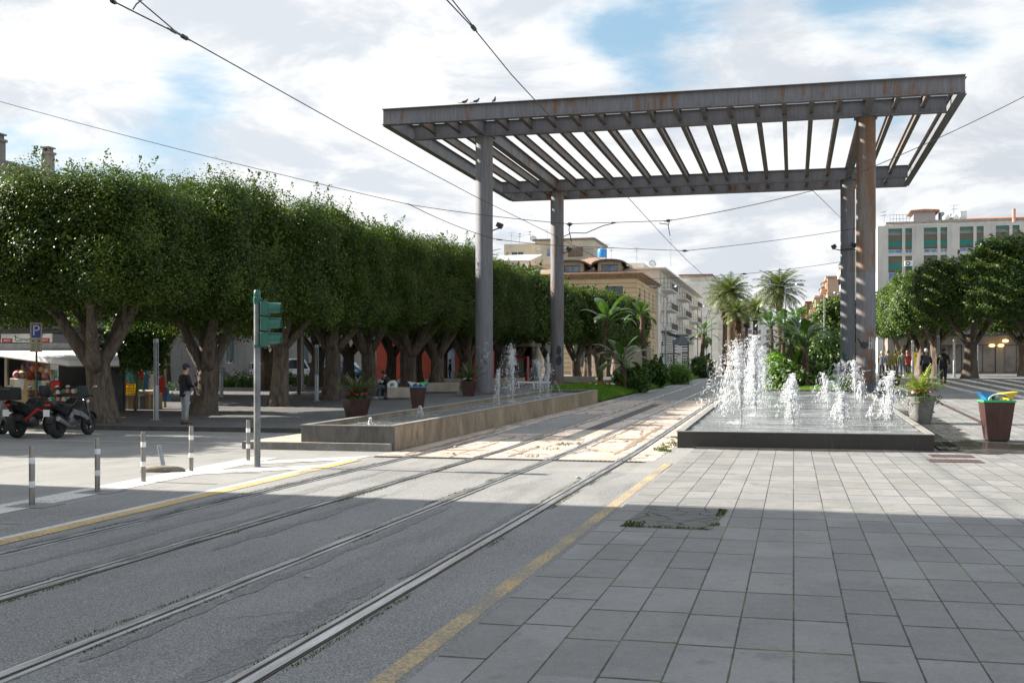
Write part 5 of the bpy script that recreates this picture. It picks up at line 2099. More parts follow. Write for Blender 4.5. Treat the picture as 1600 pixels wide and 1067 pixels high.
# white veranda with blue windows left of it
vx0, vx1 = wx(772, 165), wx(838, 165)
t = thing('roof_veranda', 'white roof veranda with blue windows and a lean to awning above the ficus tops', 'veranda')
hl = [(.5 + i * 1.25, 1.5 + i * 1.25, .8, 2.1) for i in range(3)]
block(t, vx0, vx1 - 2, 163, 168, .9, 15.2, M_FLATS, 'base_wall')
block(t, vx0, vx1 - 2, 163, 168, 15.21, 17.75, pm('white veranda wall', (.66, .66, .65), .6, var=.1), 'wall', hl)
for h in hl:
    window(t, (vx0, 163, 15.21), (1, 0, 0), h, glass=M_GLASS_B)
m = MB()
m.prism([(161, 17.6), (169, 19.2), (169, 19.35), (161, 17.75)], 'x', vx0 - .8, vx1)
m.build('roof', pm('white sheet roof', (.6, .59, .57), .6, var=.15), t)
for x_ in (vx0 - .5, vx1 - 1.9, vx1 - .15):
    m = MB()
    m.bar((x_, 161.4, 15.2), (x_, 161.4, 17.58), .14)
    m.build('post', pm('dark veranda post', (.06, .055, .05), .6), t)
# pergola roofed terrace over the hedge
t = thing('roof_pergola', 'corrugated roof pergola on slim posts showing above the ficus row', 'canopy')
cx0, cx1 = wx(690, 150), wx(741, 150)
block(t, cx0 - 6, cx1 + 1, 150, 160, .9, 14.4, M_FLATS, 'base_wall', [])
block(t, cx0 + 3.2, cx1 + 1, 152, 156, 14.41, 17.2, pm('blue grey cabin', (.17, .21, .27), .6, var=.2), 'cabin')
m = MB()
m.prism([(148.5, 17.6), (157, 19.0), (157, 19.1), (148.5, 17.75)], 'x', cx0 - 1, cx1 + 2)
for i in range(9):
    m.bar((cx0 - .9 + i * .85, 148.6, 17.52), (cx0 - .9 + i * .85, 156.9, 18.92), .08)
m.build('roof', pm('corrugated grey roof', (.28, .29, .30), .6, .2, var=.2), t)
for x_ in (cx0, cx0 + 3, cx1 + 1):
    m = MB()
    m.bar((x_, 149, 14.4), (x_, 149, 17.5), .12)
    m.build('post', M_GALV, t)
for i, (px, Y, h, z) in enumerate(((799, 186, 4.5, 20.5), (812, 186, 3.8, 21), (855, 186, 2.6, 22.8), (828, 186, 2.2, 22.9), (948, 186, 3.0, 19.6), (955, 186, 2.4, 19.6), (1048, 176, 4.4, 17.6), (995, 170, 2.2, 18), (843, 172, 2, 19))):
    antenna(wx(px, Y), Y, z, h, ('spindly aerial above the roof veranda', 'second aerial above the roof veranda', 'short aerial on the cream penthouse', 'aerial by the dish next to the penthouse', 'aerial next to the blue water tank', 'thin aerial just beyond the blue water tank', 'tall aerial on the white balcony house', 'aerial behind the dormer house roof', 'small aerial at the edge of the penthouse')[i], i)
dish(wx(834, 186), 185.5, 22.9, .6, 'white dish on the wall beside the cream penthouse')
dish(-21.2, 173, 17.02, .62, 'cream dish on the roof corner of the white balcony house')
t = thing('water_tank', 'bright blue water tank on the roof behind the dormers', 'water tank', (wx(941, 180), 180, 19.0))
m = MB()
m.lathe([(.72, 0), (.78, .1), (.78, 1.9), (.7, 2.05), (.3, 2.25), (.3, 2.4), (.02, 2.42)], (0, 0, 0), 20)
m.build('tank', M_BLUEP, t, 'auto')
m = MB()
m.box((0, 0, -1.6), (2.4, 2.4, 3.1))
m.build('plinth', M_FLATS, t)

# --- white balcony house along the street
t = thing('balcony_house', 'white four storey house with stacked balconies along the street', 'building')
M_WH = plaster_mat('white plaster', (.66, .63, .57), .4)
M_WH2 = plaster_mat('cream white plaster', (.60, .57, .51), .5)
Y0, Y1, X1 = 171.0, 243.0, -20.0
H = 15.9
hs, bals = [], []
nf = 4
for f in range(nf):
    zb = 3.9 + f * 3.1 if f else .4
    for i in range(14):
        u0 = 2.2 + i * 5.0
        if f:
            hs.append((u0, u0 + 1.3, zb + (0 if i % 3 == 1 else .8), zb + 2.3))
        else:
            hs.append((u0 - .6, u0 + 2.0, .3, 2.9))
hf = [(c, c + 1.3, 3.9 + f * 3.1 + .8, 3.9 + f * 3.1 + 2.3) for f in range(1, 4) for c in (1.5, 4.6)]
block(t, -30, X1, Y0, Y1, .9, .9 + H, M_WH, 'wall', hf, hs)
for h in hs:
    window(t, (X1, Y0, .9), (0, 1, 0), h, frame=M_FRAME_W, glass=M_GLASS, shutter=(M_SLATW, .45) if int(h[0] * 7 + h[2]) % 3 else None, sill=False)
for h in hf:
    window(t, (-30, Y0, .9), (1, 0, 0), h, sill=False)
for f in range(1, 4):
    for u0, u1 in ((3.5, 13.5), (27, 38), (52, 63)):
        balcony(t, (X1, Y0, .9), (0, 1, 0), u0, u1, 3.75 + f * 3.1, 1.7, M_WH)
m = MB()
m.box(((-30 + X1) / 2 + .4, (Y0 + Y1) / 2, .9 + H + .12), (11.8, Y1 - Y0 + 2.4, .22))
m.build('roof_slab', M_WH2, t)
m = MB()
m.box((-26.4, Y0 + 12, .9 + H + .9), (7, 14, 1.3))
m.build('roof_parapet', M_WH2, t)

t = thing('apartment_block', 'tall pale block with a blank panelled end wall behind the palms', 'building')
M_PANEL = band_wall_mat('pale panelled wall', (.60, .585, .55), (.42, .41, .39), 1.5, .04)
Y0 = 262
x0, x1 = wx(1062, Y0), wx(1121, Y0)
hs = [(2 + i * 4.2, 3.5 + i * 4.2, 4 + f * 3.1, 6 + f * 3.1) for i in range(9) for f in range(6)]
ztop = CAMZ + (575 - 441) / FPX * Y0
block(t, x0, x1, Y0, Y0 + 42, .9, ztop, M_PANEL, 'wall', [], hs)
for h in hs:
    window(t, (x1, Y0, .9), (0, 1, 0), h, sill=False, shutter=(M_SLATW, .5))
m = MB()
m.box((x0 + (x1 - x0) * .45, Y0 + 9, ztop + .7), ((x1 - x0) * .8, 16, 1.4))
m.build('roof_cabin', M_WH2, t)
m = MB()
m.box((x0 + (x1 - x0) * .42, Y0 + 9, ztop + 1.55), ((x1 - x0) * .9, 17.4, .28))
m.build('roof_edge', pm('red brown roof edge', (.22, .1, .08), .8), t)


def street_house(label, x, y0, y1, H, wallm, side, floors, nb, seed, out=1.3, name='street_house', group='far houses along the avenue', front=True):
    """a house with its long face along the street (side '+x' faces east, '-x' faces west)"""
    t = thing(name, label, 'building', (0, 0, 0), 0, group)
    q = random.Random(seed)
    d = 14
    L = y1 - y0
    fh = (H - 4.2) / floors
    hs = []
    for f in range(floors):
        for i in range(nb):
            u = L * (i + .5) / nb
            hs.append((u - .7, u + .7, 4.2 + f * fh + (.1 if i % 2 else .8), 4.2 + f * fh + fh * .78))
    for i in range(nb):
        u = L * (i + .5) / nb
        hs.append((u - 1.2, u + 1.2, .2, 3.0))
    hf = [(c, c + 1.2, 4.2 + f * fh + .8, 4.2 + f * fh + fh * .78) for f in range(floors) for c in ((2.5, 6.5, 10.5) if front else ())]
    if side == '+x':
        block(t, x - d, x, y0, y1, .9, .9 + H, wallm, 'wall', hf, hs, '+x')
        o, u = (x, y0, .9), (0, 1, 0)
        fo = (x - d, y0, .9)
    else:
        block(t, x, x + d, y0, y1, .9, .9 + H, wallm, 'wall', hf, hs, '-x')
        o, u = (x, y1, .9), (0, -1, 0)
        fo = (x, y0, .9)
    for h in hs:
        window(t, o, u, h, sill=False, shutter=(q.choice((M_SLATW, M_SHUT)), q.choice((.3, .5, .97))) if q.random() < .7 else None)
    for h in hf:
        window(t, fo, (1, 0, 0), h, sill=False, shutter=(M_SHUT, .6) if q.random() < .5 else None)
    for f in range(floors):
        for i in range(0, nb, 2):
            u0 = L * (i + .15) / nb
            balcony(t, o, u, u0, u0 + L / nb * 1.5, 4.15 + f * fh, out, wallm, closed=q.random() < .35, mat=q.choice((M_RAILG, M_SLATW)))
            if q.random() < .28:
                a = MB()
                uu = Vector(u)
                nn = Vector((uu.y, -uu.x, 0))
                c0 = Vector(o) + uu * u0 + Vector((0, 0, 4.15 + f * fh + fh * .82))
                c1 = c0 + uu * (L / nb * 1.5)
                a.quad(c0 + nn * .02, c1 + nn * .02, c1 + nn * (out + .3) - Vector((0, 0, .8)), c0 + nn * (out + .3) - Vector((0, 0, .8)))
                a.build('awning', q.choice((pm('green awning', (.03, .3, .22), .8), pm('cream awning', (.5, .45, .36), .8))), t)
    m = MB()
    cx_ = x - d / 2 if side == '+x' else x + d / 2
    m.box((cx_, (y0 + y1) / 2, .9 + H + .16), (d + .9, L + .9, .3))
    m.build('roof_slab', wallm, t)
    m = MB()
    m.box((cx_ - 1, y0 + L * .4, .9 + H + 1.7), (d * .45, L * .35, 2.8))
    m.build('roof_cabin', M_FLATS, t)
    return t


street_house('far pale house on the ficus side, behind the skirted palms', -18, 310, 350, 18, plaster_mat('beige plaster', (.48, .42, .34), .5), '+x', 5, 8, 1)
street_house('furthest house on the ficus side of the avenue', -17, 352, 420, 16, plaster_mat('grey plaster', (.45, .44, .42), .5), '+x', 4, 10, 2)
xr = wx(1309, 262)
street_house('white corner house just peeping out beside the shaded column', xr + 1.2, 236, 262, 24.2, plaster_mat('pale plaster', (.62, .58, .52), .4), '-x', 6, 5, 3)
xr = wx(1288, 300)
street_house('ochre and salmon house stacked with balconies, nearest the shaded column', wx(1293, 290), 290, 322, 23.5, plaster_mat('salmon plaster', (.52, .36, .27), .5), '-x', 7, 6, 4)
street_house('cream balcony house with a green awning, in the middle of the far row', wx(1274, 326), 326, 366, 20.5, plaster_mat('ochre plaster', (.50, .42, .29), .5), '-x', 6, 7, 5)
street_house('brick red house furthest down the far row', wx(1260, 372), 372, 440, 22, plaster_mat('brick red plaster', (.32, .14, .11), .5), '-x', 6, 8, 6)
t = thing('apartment_block', 'hazy grey apartment block closing the end of the avenue', 'building')
hf = [(2 + i * 4.0, 3.6 + i * 4.0, 4 + f * 3.1, 5.9 + f * 3.1) for i in range(11) for f in range(5)]
block(t, -34, 12, 520, 540, .9, 22, plaster_mat('hazy grey plaster', (.50, .50, .51), .4), 'wall', hf)
for h in hf:
    window(t, (-34, 520, .9), (1, 0, 0), h, sill=False)
m = MB()
m.box((-11, 530, 22.2), (46.6, 20.6, .4))
m.build('roof_slab', M_FLATS, t)

# --- white block with teal balcony bands on the plaza side
t = thing('apartment_block', 'white block with olive and teal balcony bands, blue windows and roof tanks', 'building')
BY = 140.6
M_WALLR = plaster_mat('warm white render', (.56, .55, .52), .35)
M_OLIVE = pm('olive panel', (.115, .115, .075), .6, var=.12)
M_TEAL = pm('teal panel', (.0, .19, .165), .5, var=.12)
bx0, bx1 = wx(1371, BY), wx(1690, BY)
zt = CAMZ + (575 - 352) / FPX * 133.0
z0 = 1.2
# openings measured along the front from pixels
spans = [(1388, 1409.5), (1414.5, 1425), (1443.5, 1464.5), (1469.5, 1480), (1499.5, 1521), (1526, 1537), (1556, 1577), (1582, 1593)] + [(1616, 1638), (1643, 1654), (1675, 1686)]
fh = 3.27
hf = []
for a, b in spans:
    ua, ub = wx(a, BY) - bx0, wx(b, BY) - bx0
    for f in range(6):
        top = zt - z0 - .35 - f * fh
        hf.append((ua, ub, top - fh + .30, top))
hf = [h for h in hf if h[2] > 0]
m = MB()
facade(m, (bx0, BY, z0), (1, 0, 0), bx1 - bx0, zt - z0, hf, .55)
m.quad((bx0, BY, z0), (bx0, BY, zt), (bx0, BY + 16, zt), (bx0, BY + 16, z0))
m.quad((bx0, BY, zt), (bx1, BY, zt), (bx1, BY + 16, zt), (bx0, BY + 16, zt))
m.quad((bx1, BY, z0), (bx1, BY + 16, z0), (bx1, BY + 16, zt), (bx1, BY, zt))
m.build('wall', M_WALLR, t, fix=False)
for i, h in enumerate(hf):
    top_floor = abs(h[3] - (zt - z0 - .35)) < .01
    ua, ub, b0, b1 = h
    wv = ub - ua
    o_ = Vector((bx0, BY, z0))
    # band: olive, teal, olive; window below
    k = MB()
    e = .012
    if top_floor:
        segs = [(b1 - .32, b1 - .12, M_TEAL), (b1 - 1.55, b1 - .75, M_OLIVE), (b1 - 2.05, b1 - 1.55, M_TEAL), (b1 - 2.38, b1 - 2.05, M_OLIVE)]
        wtop, wbot = b1 - 2.45, b0 + .02
    else:
        segs = [(b1 - .95, b1 - .04, M_OLIVE), (b1 - 1.5, b1 - .95, M_TEAL), (b1 - 1.85, b1 - 1.5, M_OLIVE)]
        wtop, wbot = b1 - 1.92, b0 + .02
    k = MB()
    mats_ = [M_OLIVE, M_TEAL]
    for s0, s1, mt in segs:
        k.cur = mats_.index(mt)
        k.box((bx0 + (ua + ub) / 2, BY + .12, z0 + (s0 + s1) / 2), (wv - .02, .1, s1 - s0 - .006))
    k.build('balcony_band', mats_, t)
    bk = MB()
    bk.quad((bx0 + ua, BY + .5, z0 + b0), (bx0 + ub, BY + .5, z0 + b0), (bx0 + ub, BY + .5, z0 + b1), (bx0 + ua, BY + .5, z0 + b1))
    bk.build('recess_wall', M_WALLR, t, fix=False)
    if wtop - wbot > .4:
        window(t, (bx0, BY - .02, z0), (1, 0, 0), (ua + .02, ub - .02, wbot, wtop), .3, frame=M_FRAME_W, glass=glass_mat('blue curtained glass', (.09, .2, .42), .25) if i == 0 else bpy.data.materials['blue curtained glass'], style='mid', sill=False)
m = MB()                                              # roof level: parapets, terrace walls
ul = lambda px: wx(px, BY)
m.box(((ul(1392) + bx1) / 2, BY + 6.5, zt + .26), (bx1 - ul(1392), 8, .52))
m.box(((ul(1452) + bx1) / 2, BY + 5.2, zt + .31), (bx1 - ul(1452), 5.2, .62))
m.build('roof_storey', plaster_mat('white roof storey', (.60, .585, .56), .7), t)
m = MB()
m.box(((ul(1390) + bx1) / 2, BY + 6.5, zt + .6), (bx1 - ul(1390) + .5, 8.8, .22))
m.box(((ul(1450) + bx1) / 2, BY + 5.0, zt + .71), (bx1 - ul(1450) + .3, 5.9, .18))
m.build('roof_slab', M_CONC, t)
hx0, hx1 = ul(1437), ul(1473)
m = MB()
m.box(((hx0 + hx1) / 2, BY + 9, zt + 1.5), (hx1 - hx0, 4, 1.9))
m.build('stair_cabin', plaster_mat('grey mauve plaster', (.36, .34, .34), .9), t)
m = MB()
m.prism([(hx0 - .5, zt + 2.46), (hx1 + .5, zt + 2.46), (hx1 + .35, zt + 2.66), ((hx0 + hx1) / 2, zt + 2.76), (hx0 - .35, zt + 2.66)], 'y', BY + 6.6, BY + 11.4)
m.build('cabin_roof', M_TERR2, t)
m = MB()
m.box(((ul(1476) + bx1) / 2, BY + 12, zt + 1.0), (bx1 - ul(1476), 5, 1.1))
m.build('penthouse', plaster_mat('orange plaster', (.45, .24, .15), .5), t)
m = MB()
m.prism([(BY + 8.9, zt + 1.5), (BY + 15, zt + 2.4), (BY + 15, zt + 2.55), (BY + 8.9, zt + 1.65)], 'x', ul(1508), bx1)
m.build('tiled_roof', M_TERR2, t)
m = MB()
for i in range(9):
    x_ = ul(1394) + (ul(1436) - ul(1394)) * i / 8
    m.bar((x_, BY + 3.2, zt + .7), (x_, BY + 3.2, zt + 1.75), .04)
for z_ in (1.2, 1.7):
    m.bar((ul(1394), BY + 3.2, zt + z_), (ul(1436), BY + 3.2, zt + z_), .04)
m.build('roof_railing', M_GALV, t)
m = MB()
m.cyl((ul(1588), BY + 1.5, zt + .1), (ul(1588), BY + 1.5, zt + 1.75), .2, 10)
m.build('chimney_pipe', pm('pink pipe', (.4, .2, .18), .7), t)
ac = thing('air_conditioner', 'white air conditioner unit with a round fan hung below the olive bands', 'air conditioner', (ul(1419.5), BY - .25, CAMZ + (575 - 411.5) / FPX * 132.6))
m = MB()
m.box((0, 0, 0), (.95, .4, .62))
m.build('casing', M_WHITEP, ac, bevel=.02)
m = MB()
m.torus((-.08, -.205, 0), .2, .05, 'y', 20, 6)
m.build('fan_ring', M_BLACK, ac)
for i, px in enumerate((1484, 1497)):
    tk = thing('water_tank', ('white round tank at the parapet under the stair cabin' if i == 0 else 'white round tank next to the square white vent'), 'water tank', (ul(px), BY + 3.2, zt + .72), 0, 'roof water tanks')
    m = MB()
    m.lathe([(.02, -.8), (.3, -.75), (.4, -.5), (.4, .5), (.3, .75), (.02, .8)], (0, 0, 0), 16)
    k = m.build('tank', M_WHITEP, tk, 'auto')
    k.rotation_euler = (pi / 2, 0, 0)
    k.location = (0, 0, .42)
    m = MB()
    m.box((-.25, 0, .12), (.08, 1.0, .24))
    m.box((.25, 0, .12), (.08, 1.0, .24))
    m.build('cradle', M_GALV, tk)
for i, px in enumerate((1484.5, 1493, 1500)):
    tk = thing('steel_flue', ('tallest grey steel cylinder beside the stair cabin', 'middle steel tank behind the white tanks', 'steel tank nearest the square white vent')[i], 'water tank', (ul(px), BY + 8.0, zt + 1.35), 0, 'steel roof tanks')
    m = MB()
    m.lathe([(.36, 0), (.36, 1.0 - .3 * (i > 0)), (.28, 1.12 - .3 * (i > 0)), (.02, 1.15 - .3 * (i > 0))], (0, 0, 0), 14)
    m.build('tank', M_GALV, tk, 'auto')
    m = MB()
    for a in range(3):
        m.cyl((.3 * cos(a * 2.1), .3 * sin(a * 2.1), -.75), (.3 * cos(a * 2.1), .3 * sin(a * 2.1), 0), .03, 5)
    m.build('stand', M_GALV, tk)
tk = thing('roof_vent', 'square white ventilation box on the roof edge', 'vent', (ul(1511.5), BY + 3.4, zt + .72))
m = MB()
m.box((0, 0, .55), (.75, .7, 1.1))
m.box((0, 0, 1.13), (.85, .8, .06))
m.build('casing', M_WHITEP, tk)
antenna(ul(1387.5), BY + 6, zt + .0, 2.6, 'tall aerial standing beside the rusty column on the white block', 3)
antenna(ul(1503), BY + 7, zt + .6, 2.6, 'aerial behind the roof tanks of the white block', 5)

# --- grey house with chimneys beyond the ficus crowns, and plaza edge buildings
t = thing('long_house', 'grey house with a long parapet and chimneys above the ficus crowns', 'building')
M_GREYW = plaster_mat('taupe plaster', (.25, .235, .215), .6)
hs = [(3 + i * 5, 4.4 + i * 5, 2 + f * 3.6, 4.2 + f * 3.6) for i in range(14) for f in range(3)]
hf = [(2 + i * 3.6, 3.4 + i * 3.6, 1.6 + f * 3.6, 3.9 + f * 3.6) for i in range(4) for f in range(3)]
block(t, -62, -46, 52, 126, .2, 14.3, M_GREYW, 'wall', hf, hs)
for h in hf:
    window(t, (-62, 52, .2), (1, 0, 0), h, sill=False, shutter=(M_SHUT, .9))
for h in hs:
    window(t, (-46, 52, .2), (0, 1, 0), h, sill=False, shutter=(M_SHUT, .9))
def chimney(px, y, dx, ztop, w):
    m = MB()
    xx = wx(px, y) if dx is None else dx
    m.box((xx, y, (13.5 + ztop) / 2), (w, w, ztop - 13.5))
    m.box((xx, y, ztop + .08), (w + .16, w + .16, .16))
    for s in (-1, 1):
        m.box((xx + s * w * .3, y, ztop + .28), (.12, w * .8, .24))
    m.box((xx, y, ztop + .45), (w + .1, w + .1, .09))
    m.build('chimney', M_GREYW, t)
yy_ = 62.5
chimney(75, yy_ + 3, None, W(75, 242, yy_ + 3).z, .6)
chimney(-3, 58, None, W(0, 222, 58).z, .6)

# low shops behind the tree plaza
t = thing('shop_row', 'pinkish stone building with dark doors across the far street', 'building')
hs = [(3 + i * 4.2, 5.0 + i * 4.2, .3, 3.1) for i in range(12)] + [(3 + i * 4.2, 4.6 + i * 4.2, 5, 7.2) for i in range(12)]
block(t, -76, -64, 84, 140, .8, 11.5, band_wall_mat('pink stone courses', (.42, .33, .29), (.25, .19, .17), .45, .1), 'wall', [(1 + i * 2.6, 2.6 + i * 2.6, .3, 3) for i in range(4)], hs)
for h in hs:
    window(t, (-64, 84, .8), (0, 1, 0), h, sill=False, frame=M_FRAME_B)
t = thing('red_pavilion', 'low red pavilion seen between the ficus trunks', 'pavilion')
M_REDW = pm('brick red render', (.46, .075, .04), .75, var=.2, scale=1)
hs = [(2.2 + i * 3.4, 3.8 + i * 3.4, .1, 2.8) for i in range(5)]
px0, px1 = wx(588, 92), wx(742, 92)
block(t, px0, px1, 92, 99, .8, 4.6, M_REDW, 'wall', [h for h in hs if h[1] < px1 - px0])
for i, h in enumerate(hs):
    if h[1] < px1 - px0:
        window(t, (px0, 92, .8), (1, 0, 0), h, sill=False, frame=M_DKGREY, glass=M_GLASS_B if i % 2 else M_GLASS)
m = MB()
m.box(((px0 + px1) / 2, 95.5, 4.72), (px1 - px0 + .8, 8, .22))
m.build('roof_slab', M_DKGREY, t)
# glass shop fronts behind the plaza trees on the other side
t = thing('cafe_building', 'glazed cafe front with warm lamps behind the plaza ficus trees', 'shop')
sx0, sx1 = wx(1392, 118), wx(1700, 118)
hs = [(1.2 + i * 3.1, 3.6 + i * 3.1, .15, 2.9) for i in range(10)]
block(t, sx0, sx1, 118, 128, 1.2, 6.2, plaster_mat('beige shop wall', (.26, .23, .2), .5), 'wall', [h for h in hs if h[1] < sx1 - sx0])
for i, h in enumerate(hs):
    if h[1] < sx1 - sx0:
        window(t, (sx0, 118, 1.2), (1, 0, 0), h, sill=False, frame=M_DKGREY, glass=glass_mat('cafe glass', (.10, .075, .05)) if i == 0 else bpy.data.materials['cafe glass'])
m_, t_, b_ = new_mat('warm cafe lamp')
b_.inputs['Emission Color'].default_value = (1, .62, .25, 1)
b_.inputs['Emission Strength'].default_value = .9
b_.inputs['Base Color'].default_value = (.8, .6, .3, 1)
for i, px in enumerate((1564, 1571, 1550)):
    k = MB()
    x_ = wx(px, 117.6)
    k.ball((x_, 117.6, 4.0 + .45 * (i % 2)), (.3, .3, .16), 12, 6)
    k.build('lamp', m_, t)
m = MB()
m.box(((sx0 + sx1) / 2, 116.9, 5.0), (sx1 - sx0, 2.0, .16))
m.build('canopy', M_DKGREY, t)
# yellow poster panel behind the walkers
x_ = wx(1434.5, 108)
t = thing('poster_panel', 'tall yellow poster board with red figures behind the walkers', 'sign', (x_, 108, 1.21))
m = MB()
m.box((0, 0, 1.1), (.95, .06, 1.9))
m.build('panel', M_YELLP, t)
m = MB()
for i, zz in enumerate((.55, .95, 1.35, 1.7)):
    m.box((.06 * (-1) ** i, -.034, zz), (.3, .004, .24))
m.build('figures', M_REDP, t)
m = MB()
for s in (-1, 1):
    m.box((s * .42, 0, .08), (.05, .3, .14))
m.build('foot', M_DKGREY, t)

# --- the tall house behind the photographer that throws the shade over the crossing
t = thing('tower_house', 'tall plastered house standing before the crossing, outside the picture', 'building')
hs = [(2 + i * 4.4, 3.6 + i * 4.4, 1.5 + f * 3.3, 3.6 + f * 3.3) for i in range(9) for f in range(7)]
block(t, -44, -25, -26, 15.6, 0, 24.5, M_FLATS, 'wall', [], hs)
w0 = window(t, (-25, -26, 0), (0, 1, 0), hs[0], shutter=(M_SHUT, .5))
for h in hs[1:]:
    c = copy_tree(w0, t)
    c.location = Vector(w0.location) + Vector((0, h[0] - hs[0][0], h[2] - hs[0][2]))
# ------------------------------------------------------------------ street furniture
B0 = None
blab = ['steel bollard with white bands nearest the camera, standing in a dark asphalt patch', 'steel bollard with white bands second from the camera end of the row',
        'banded steel bollard right beside the stone lump and the broken stump', 'banded steel bollard between the broken stump and the traffic light', 'banded steel bollard just behind the traffic light pole']
for i, (x, y) in enumerate(((-9.68, 12.7), (-9.8, 14.3), (-10.0, 15.8), (-10.2, 17.6), (-10.3, 19.9))):
    if B0 is None:
        B0 = thing('bollard', blab[0], 'bollard', (x, y, 0), 0, 'banded steel bollards along the road edge')
        m = MB()
        m.lathe([(.038, -.02), (.038, .775), (.034, .785), (.02, .788)], (0, 0, 0), 18)
        m.build('post', pm('brushed bollard steel', (.26, .24, .22), .35, .7, var=.2, scale=8, stretch=(3, 3, .4)), B0, 'auto')
        for z in (.55, .24):
            m = MB()
            m.lathe([(.0385, z), (.0395, z + .002), (.0395, z + .078), (.0385, z + .08)], (0, 0, 0), 18)
            m.build('reflective_band', M_WHITEP, B0, 'auto')
    else:
        dup(B0, (x, y, tz(y)), .3 * i, blab[i])
t = thing('broken_bollard', 'stump of a broken steel bollard, leaning out of the road', 'bollard', (-11.0, 18.0, 0))
m = MB()
m.tube([(.03, 0, -.05), (-.09, .02, .42)], .04, 14)
m.build('post', M_GALV, t, 'auto')
m = MB()
m.ball((.03, 0, .0), (.12, .12, .03), 12, 5)
m.build('footing', M_CONC, t, True)
t = thing('stone_lump', 'long rounded lump of broken kerb stone lying by the stump', 'stone', (-10.62, 17.35, 0), .25)
m = MB()
q = random.Random(9)
m.tube([(-.38, 0, .01), (-.32, .02, .03), (-.15, .0, .035), (.1, -.02, .04), (.28, 0, .03), (.36, .02, .02), (.4, .02, .01)], [.03, .06, .075, .08, .07, .05, .02], 12, True, lambda i, a: 1 + .1 * sin(3 * a + i) + .06 * sin(7 * a + 2 * i))
m.build('stone', pm('cream kerb stone', (.25, .22, .17), .9, var=.35, scale=4, fine=.5, bump=.5), t, True)

# traffic light
t = thing('traffic_light', 'green three lamp traffic light on a grey steel pole at the crossing', 'traffic light', (-9.5, 18.7, 0), YAW)
m = MB()
m.lathe([(.06, -.05), (.06, 3.03), (.055, 3.05)], (0, 0, 0), 18)
m.build('pole', pm('dull galvanised pole', (.19, .20, .205), .5, .45, var=.25, scale=3, fine=.3), t, 'auto')
m = MB()
m.lathe([(.066, 3.0), (.072, 3.02), (.072, 3.09), (.06, 3.1), (.064, 3.11), (.06, 3.2), (.045, 3.22), (.01, 3.225)], (0, 0, 0), 18)
m.build('cap', M_GREEN, t, 'auto')
hd = None
for k in range(3):
    zc = 2.88 - k * .275
    h = MB()
    h.prism([(-.11, -.125), (.11, -.125), (.11, .125), (-.11, .125)], 'x', .075, .225, .06)
    hs_ = h.build('lamp_housing', M_GREEN, t, bevel=.012)
    hs_.location = (0, 0, zc)
    v = MB()
    n = 14
    vs, fs = [], []
    for j, (xx, rr, up) in enumerate(((.225, .114, 0), (.44, .108, .02))):
        for rad in (rr, rr - .008):
            for i in range(n + 1):
                a = -.95 + (pi + 1.9) * i / n
                vs.append((xx if i not in (0, n) or j == 0 else xx - .06, rad * cos(a), rad * sin(a) + up * 0))
    k1 = n + 1
    for i in range(n):
        fs += [(i, i + 1, 2 * k1 + i + 1, 2 * k1 + i), (k1 + i, 3 * k1 + i, 3 * k1 + i + 1, k1 + i + 1), (2 * k1 + i, 2 * k1 + i + 1, 3 * k1 + i + 1, 3 * k1 + i)]
    v.add(vs, fs)
    v.build('visor', M_GREEN, hs_, 'auto')
    l = MB()
    l.lathe([(.088, 0), (.07, .018), (.03, .026), (.005, .028)], (0, 0, 0), 18)
    le = l.build('lens', pm(('dark red lens', 'dark amber lens', 'dark green lens')[k], ((.12, .01, .01), (.14, .07, .01), (.01, .09, .05))[k], .2), hs_, 'auto')
    le.location = (.226, 0, 0)
    le.rotation_euler = (0, pi / 2, 0)
m = MB()
for z in (3.0, 2.2):
    m.bar((.04, 0, z), (.17, 0, z), .05, .035)
    m.lathe([(.064, z - .03), (.07, z - .025), (.07, z + .025), (.064, z + .03)], (0, 0, 0), 16)
m.bar((.15, 0, 3.0), (.15, 0, 3.06), .05)
m.bar((.15, 0, 2.2), (.15, 0, 2.16), .05)
m.build('bracket', M_GREEN, t)

# parking sign
t = thing('parking_sign', 'blue and cream parking sign on a thin grey pole behind the motorbikes', 'sign', (wx(57, 28.7), 28.7, lz(28.7)), YAW + .16)
m = MB()
m.cyl((0, 0, -.1), (0, 0, 2.95), .028, 10)
m.build('pole', M_DKGREY, t)
m = MB()
m.box((0, -.04, 2.53), (.34, .02, .87))
pl = m.build('plate', M_SIGNW, t, bevel=.004)
m = MB()
m.box((0, -.053, 2.72), (.25, .006, .4))
m.build('blue_field', M_SIGNB, pl)
M_LET = pm('faded sign lettering', (.62, .6, .52), .5)
M_LETD = pm('dark sign lettering', (.08, .08, .07), .6)
lettering('P', .44, M_LET, pl, (0, -.058, 2.72), (pi / 2, 0, 0))
m = MB()
m.box((-.08, -.052, 2.42), (.06, .004, .05))
m.box((.08, -.052, 2.41), (.07, .004, .035))
m.box((.08, -.052, 2.44), (.04, .004, .02))
for i in range(5):
    for j in range(2):
        m.box((-.075 + j * .14, -.052, 2.33 - i * .045), (.1 - .02 * (i % 2), .004, .014))
m.build('small_print', M_LETD, pl)

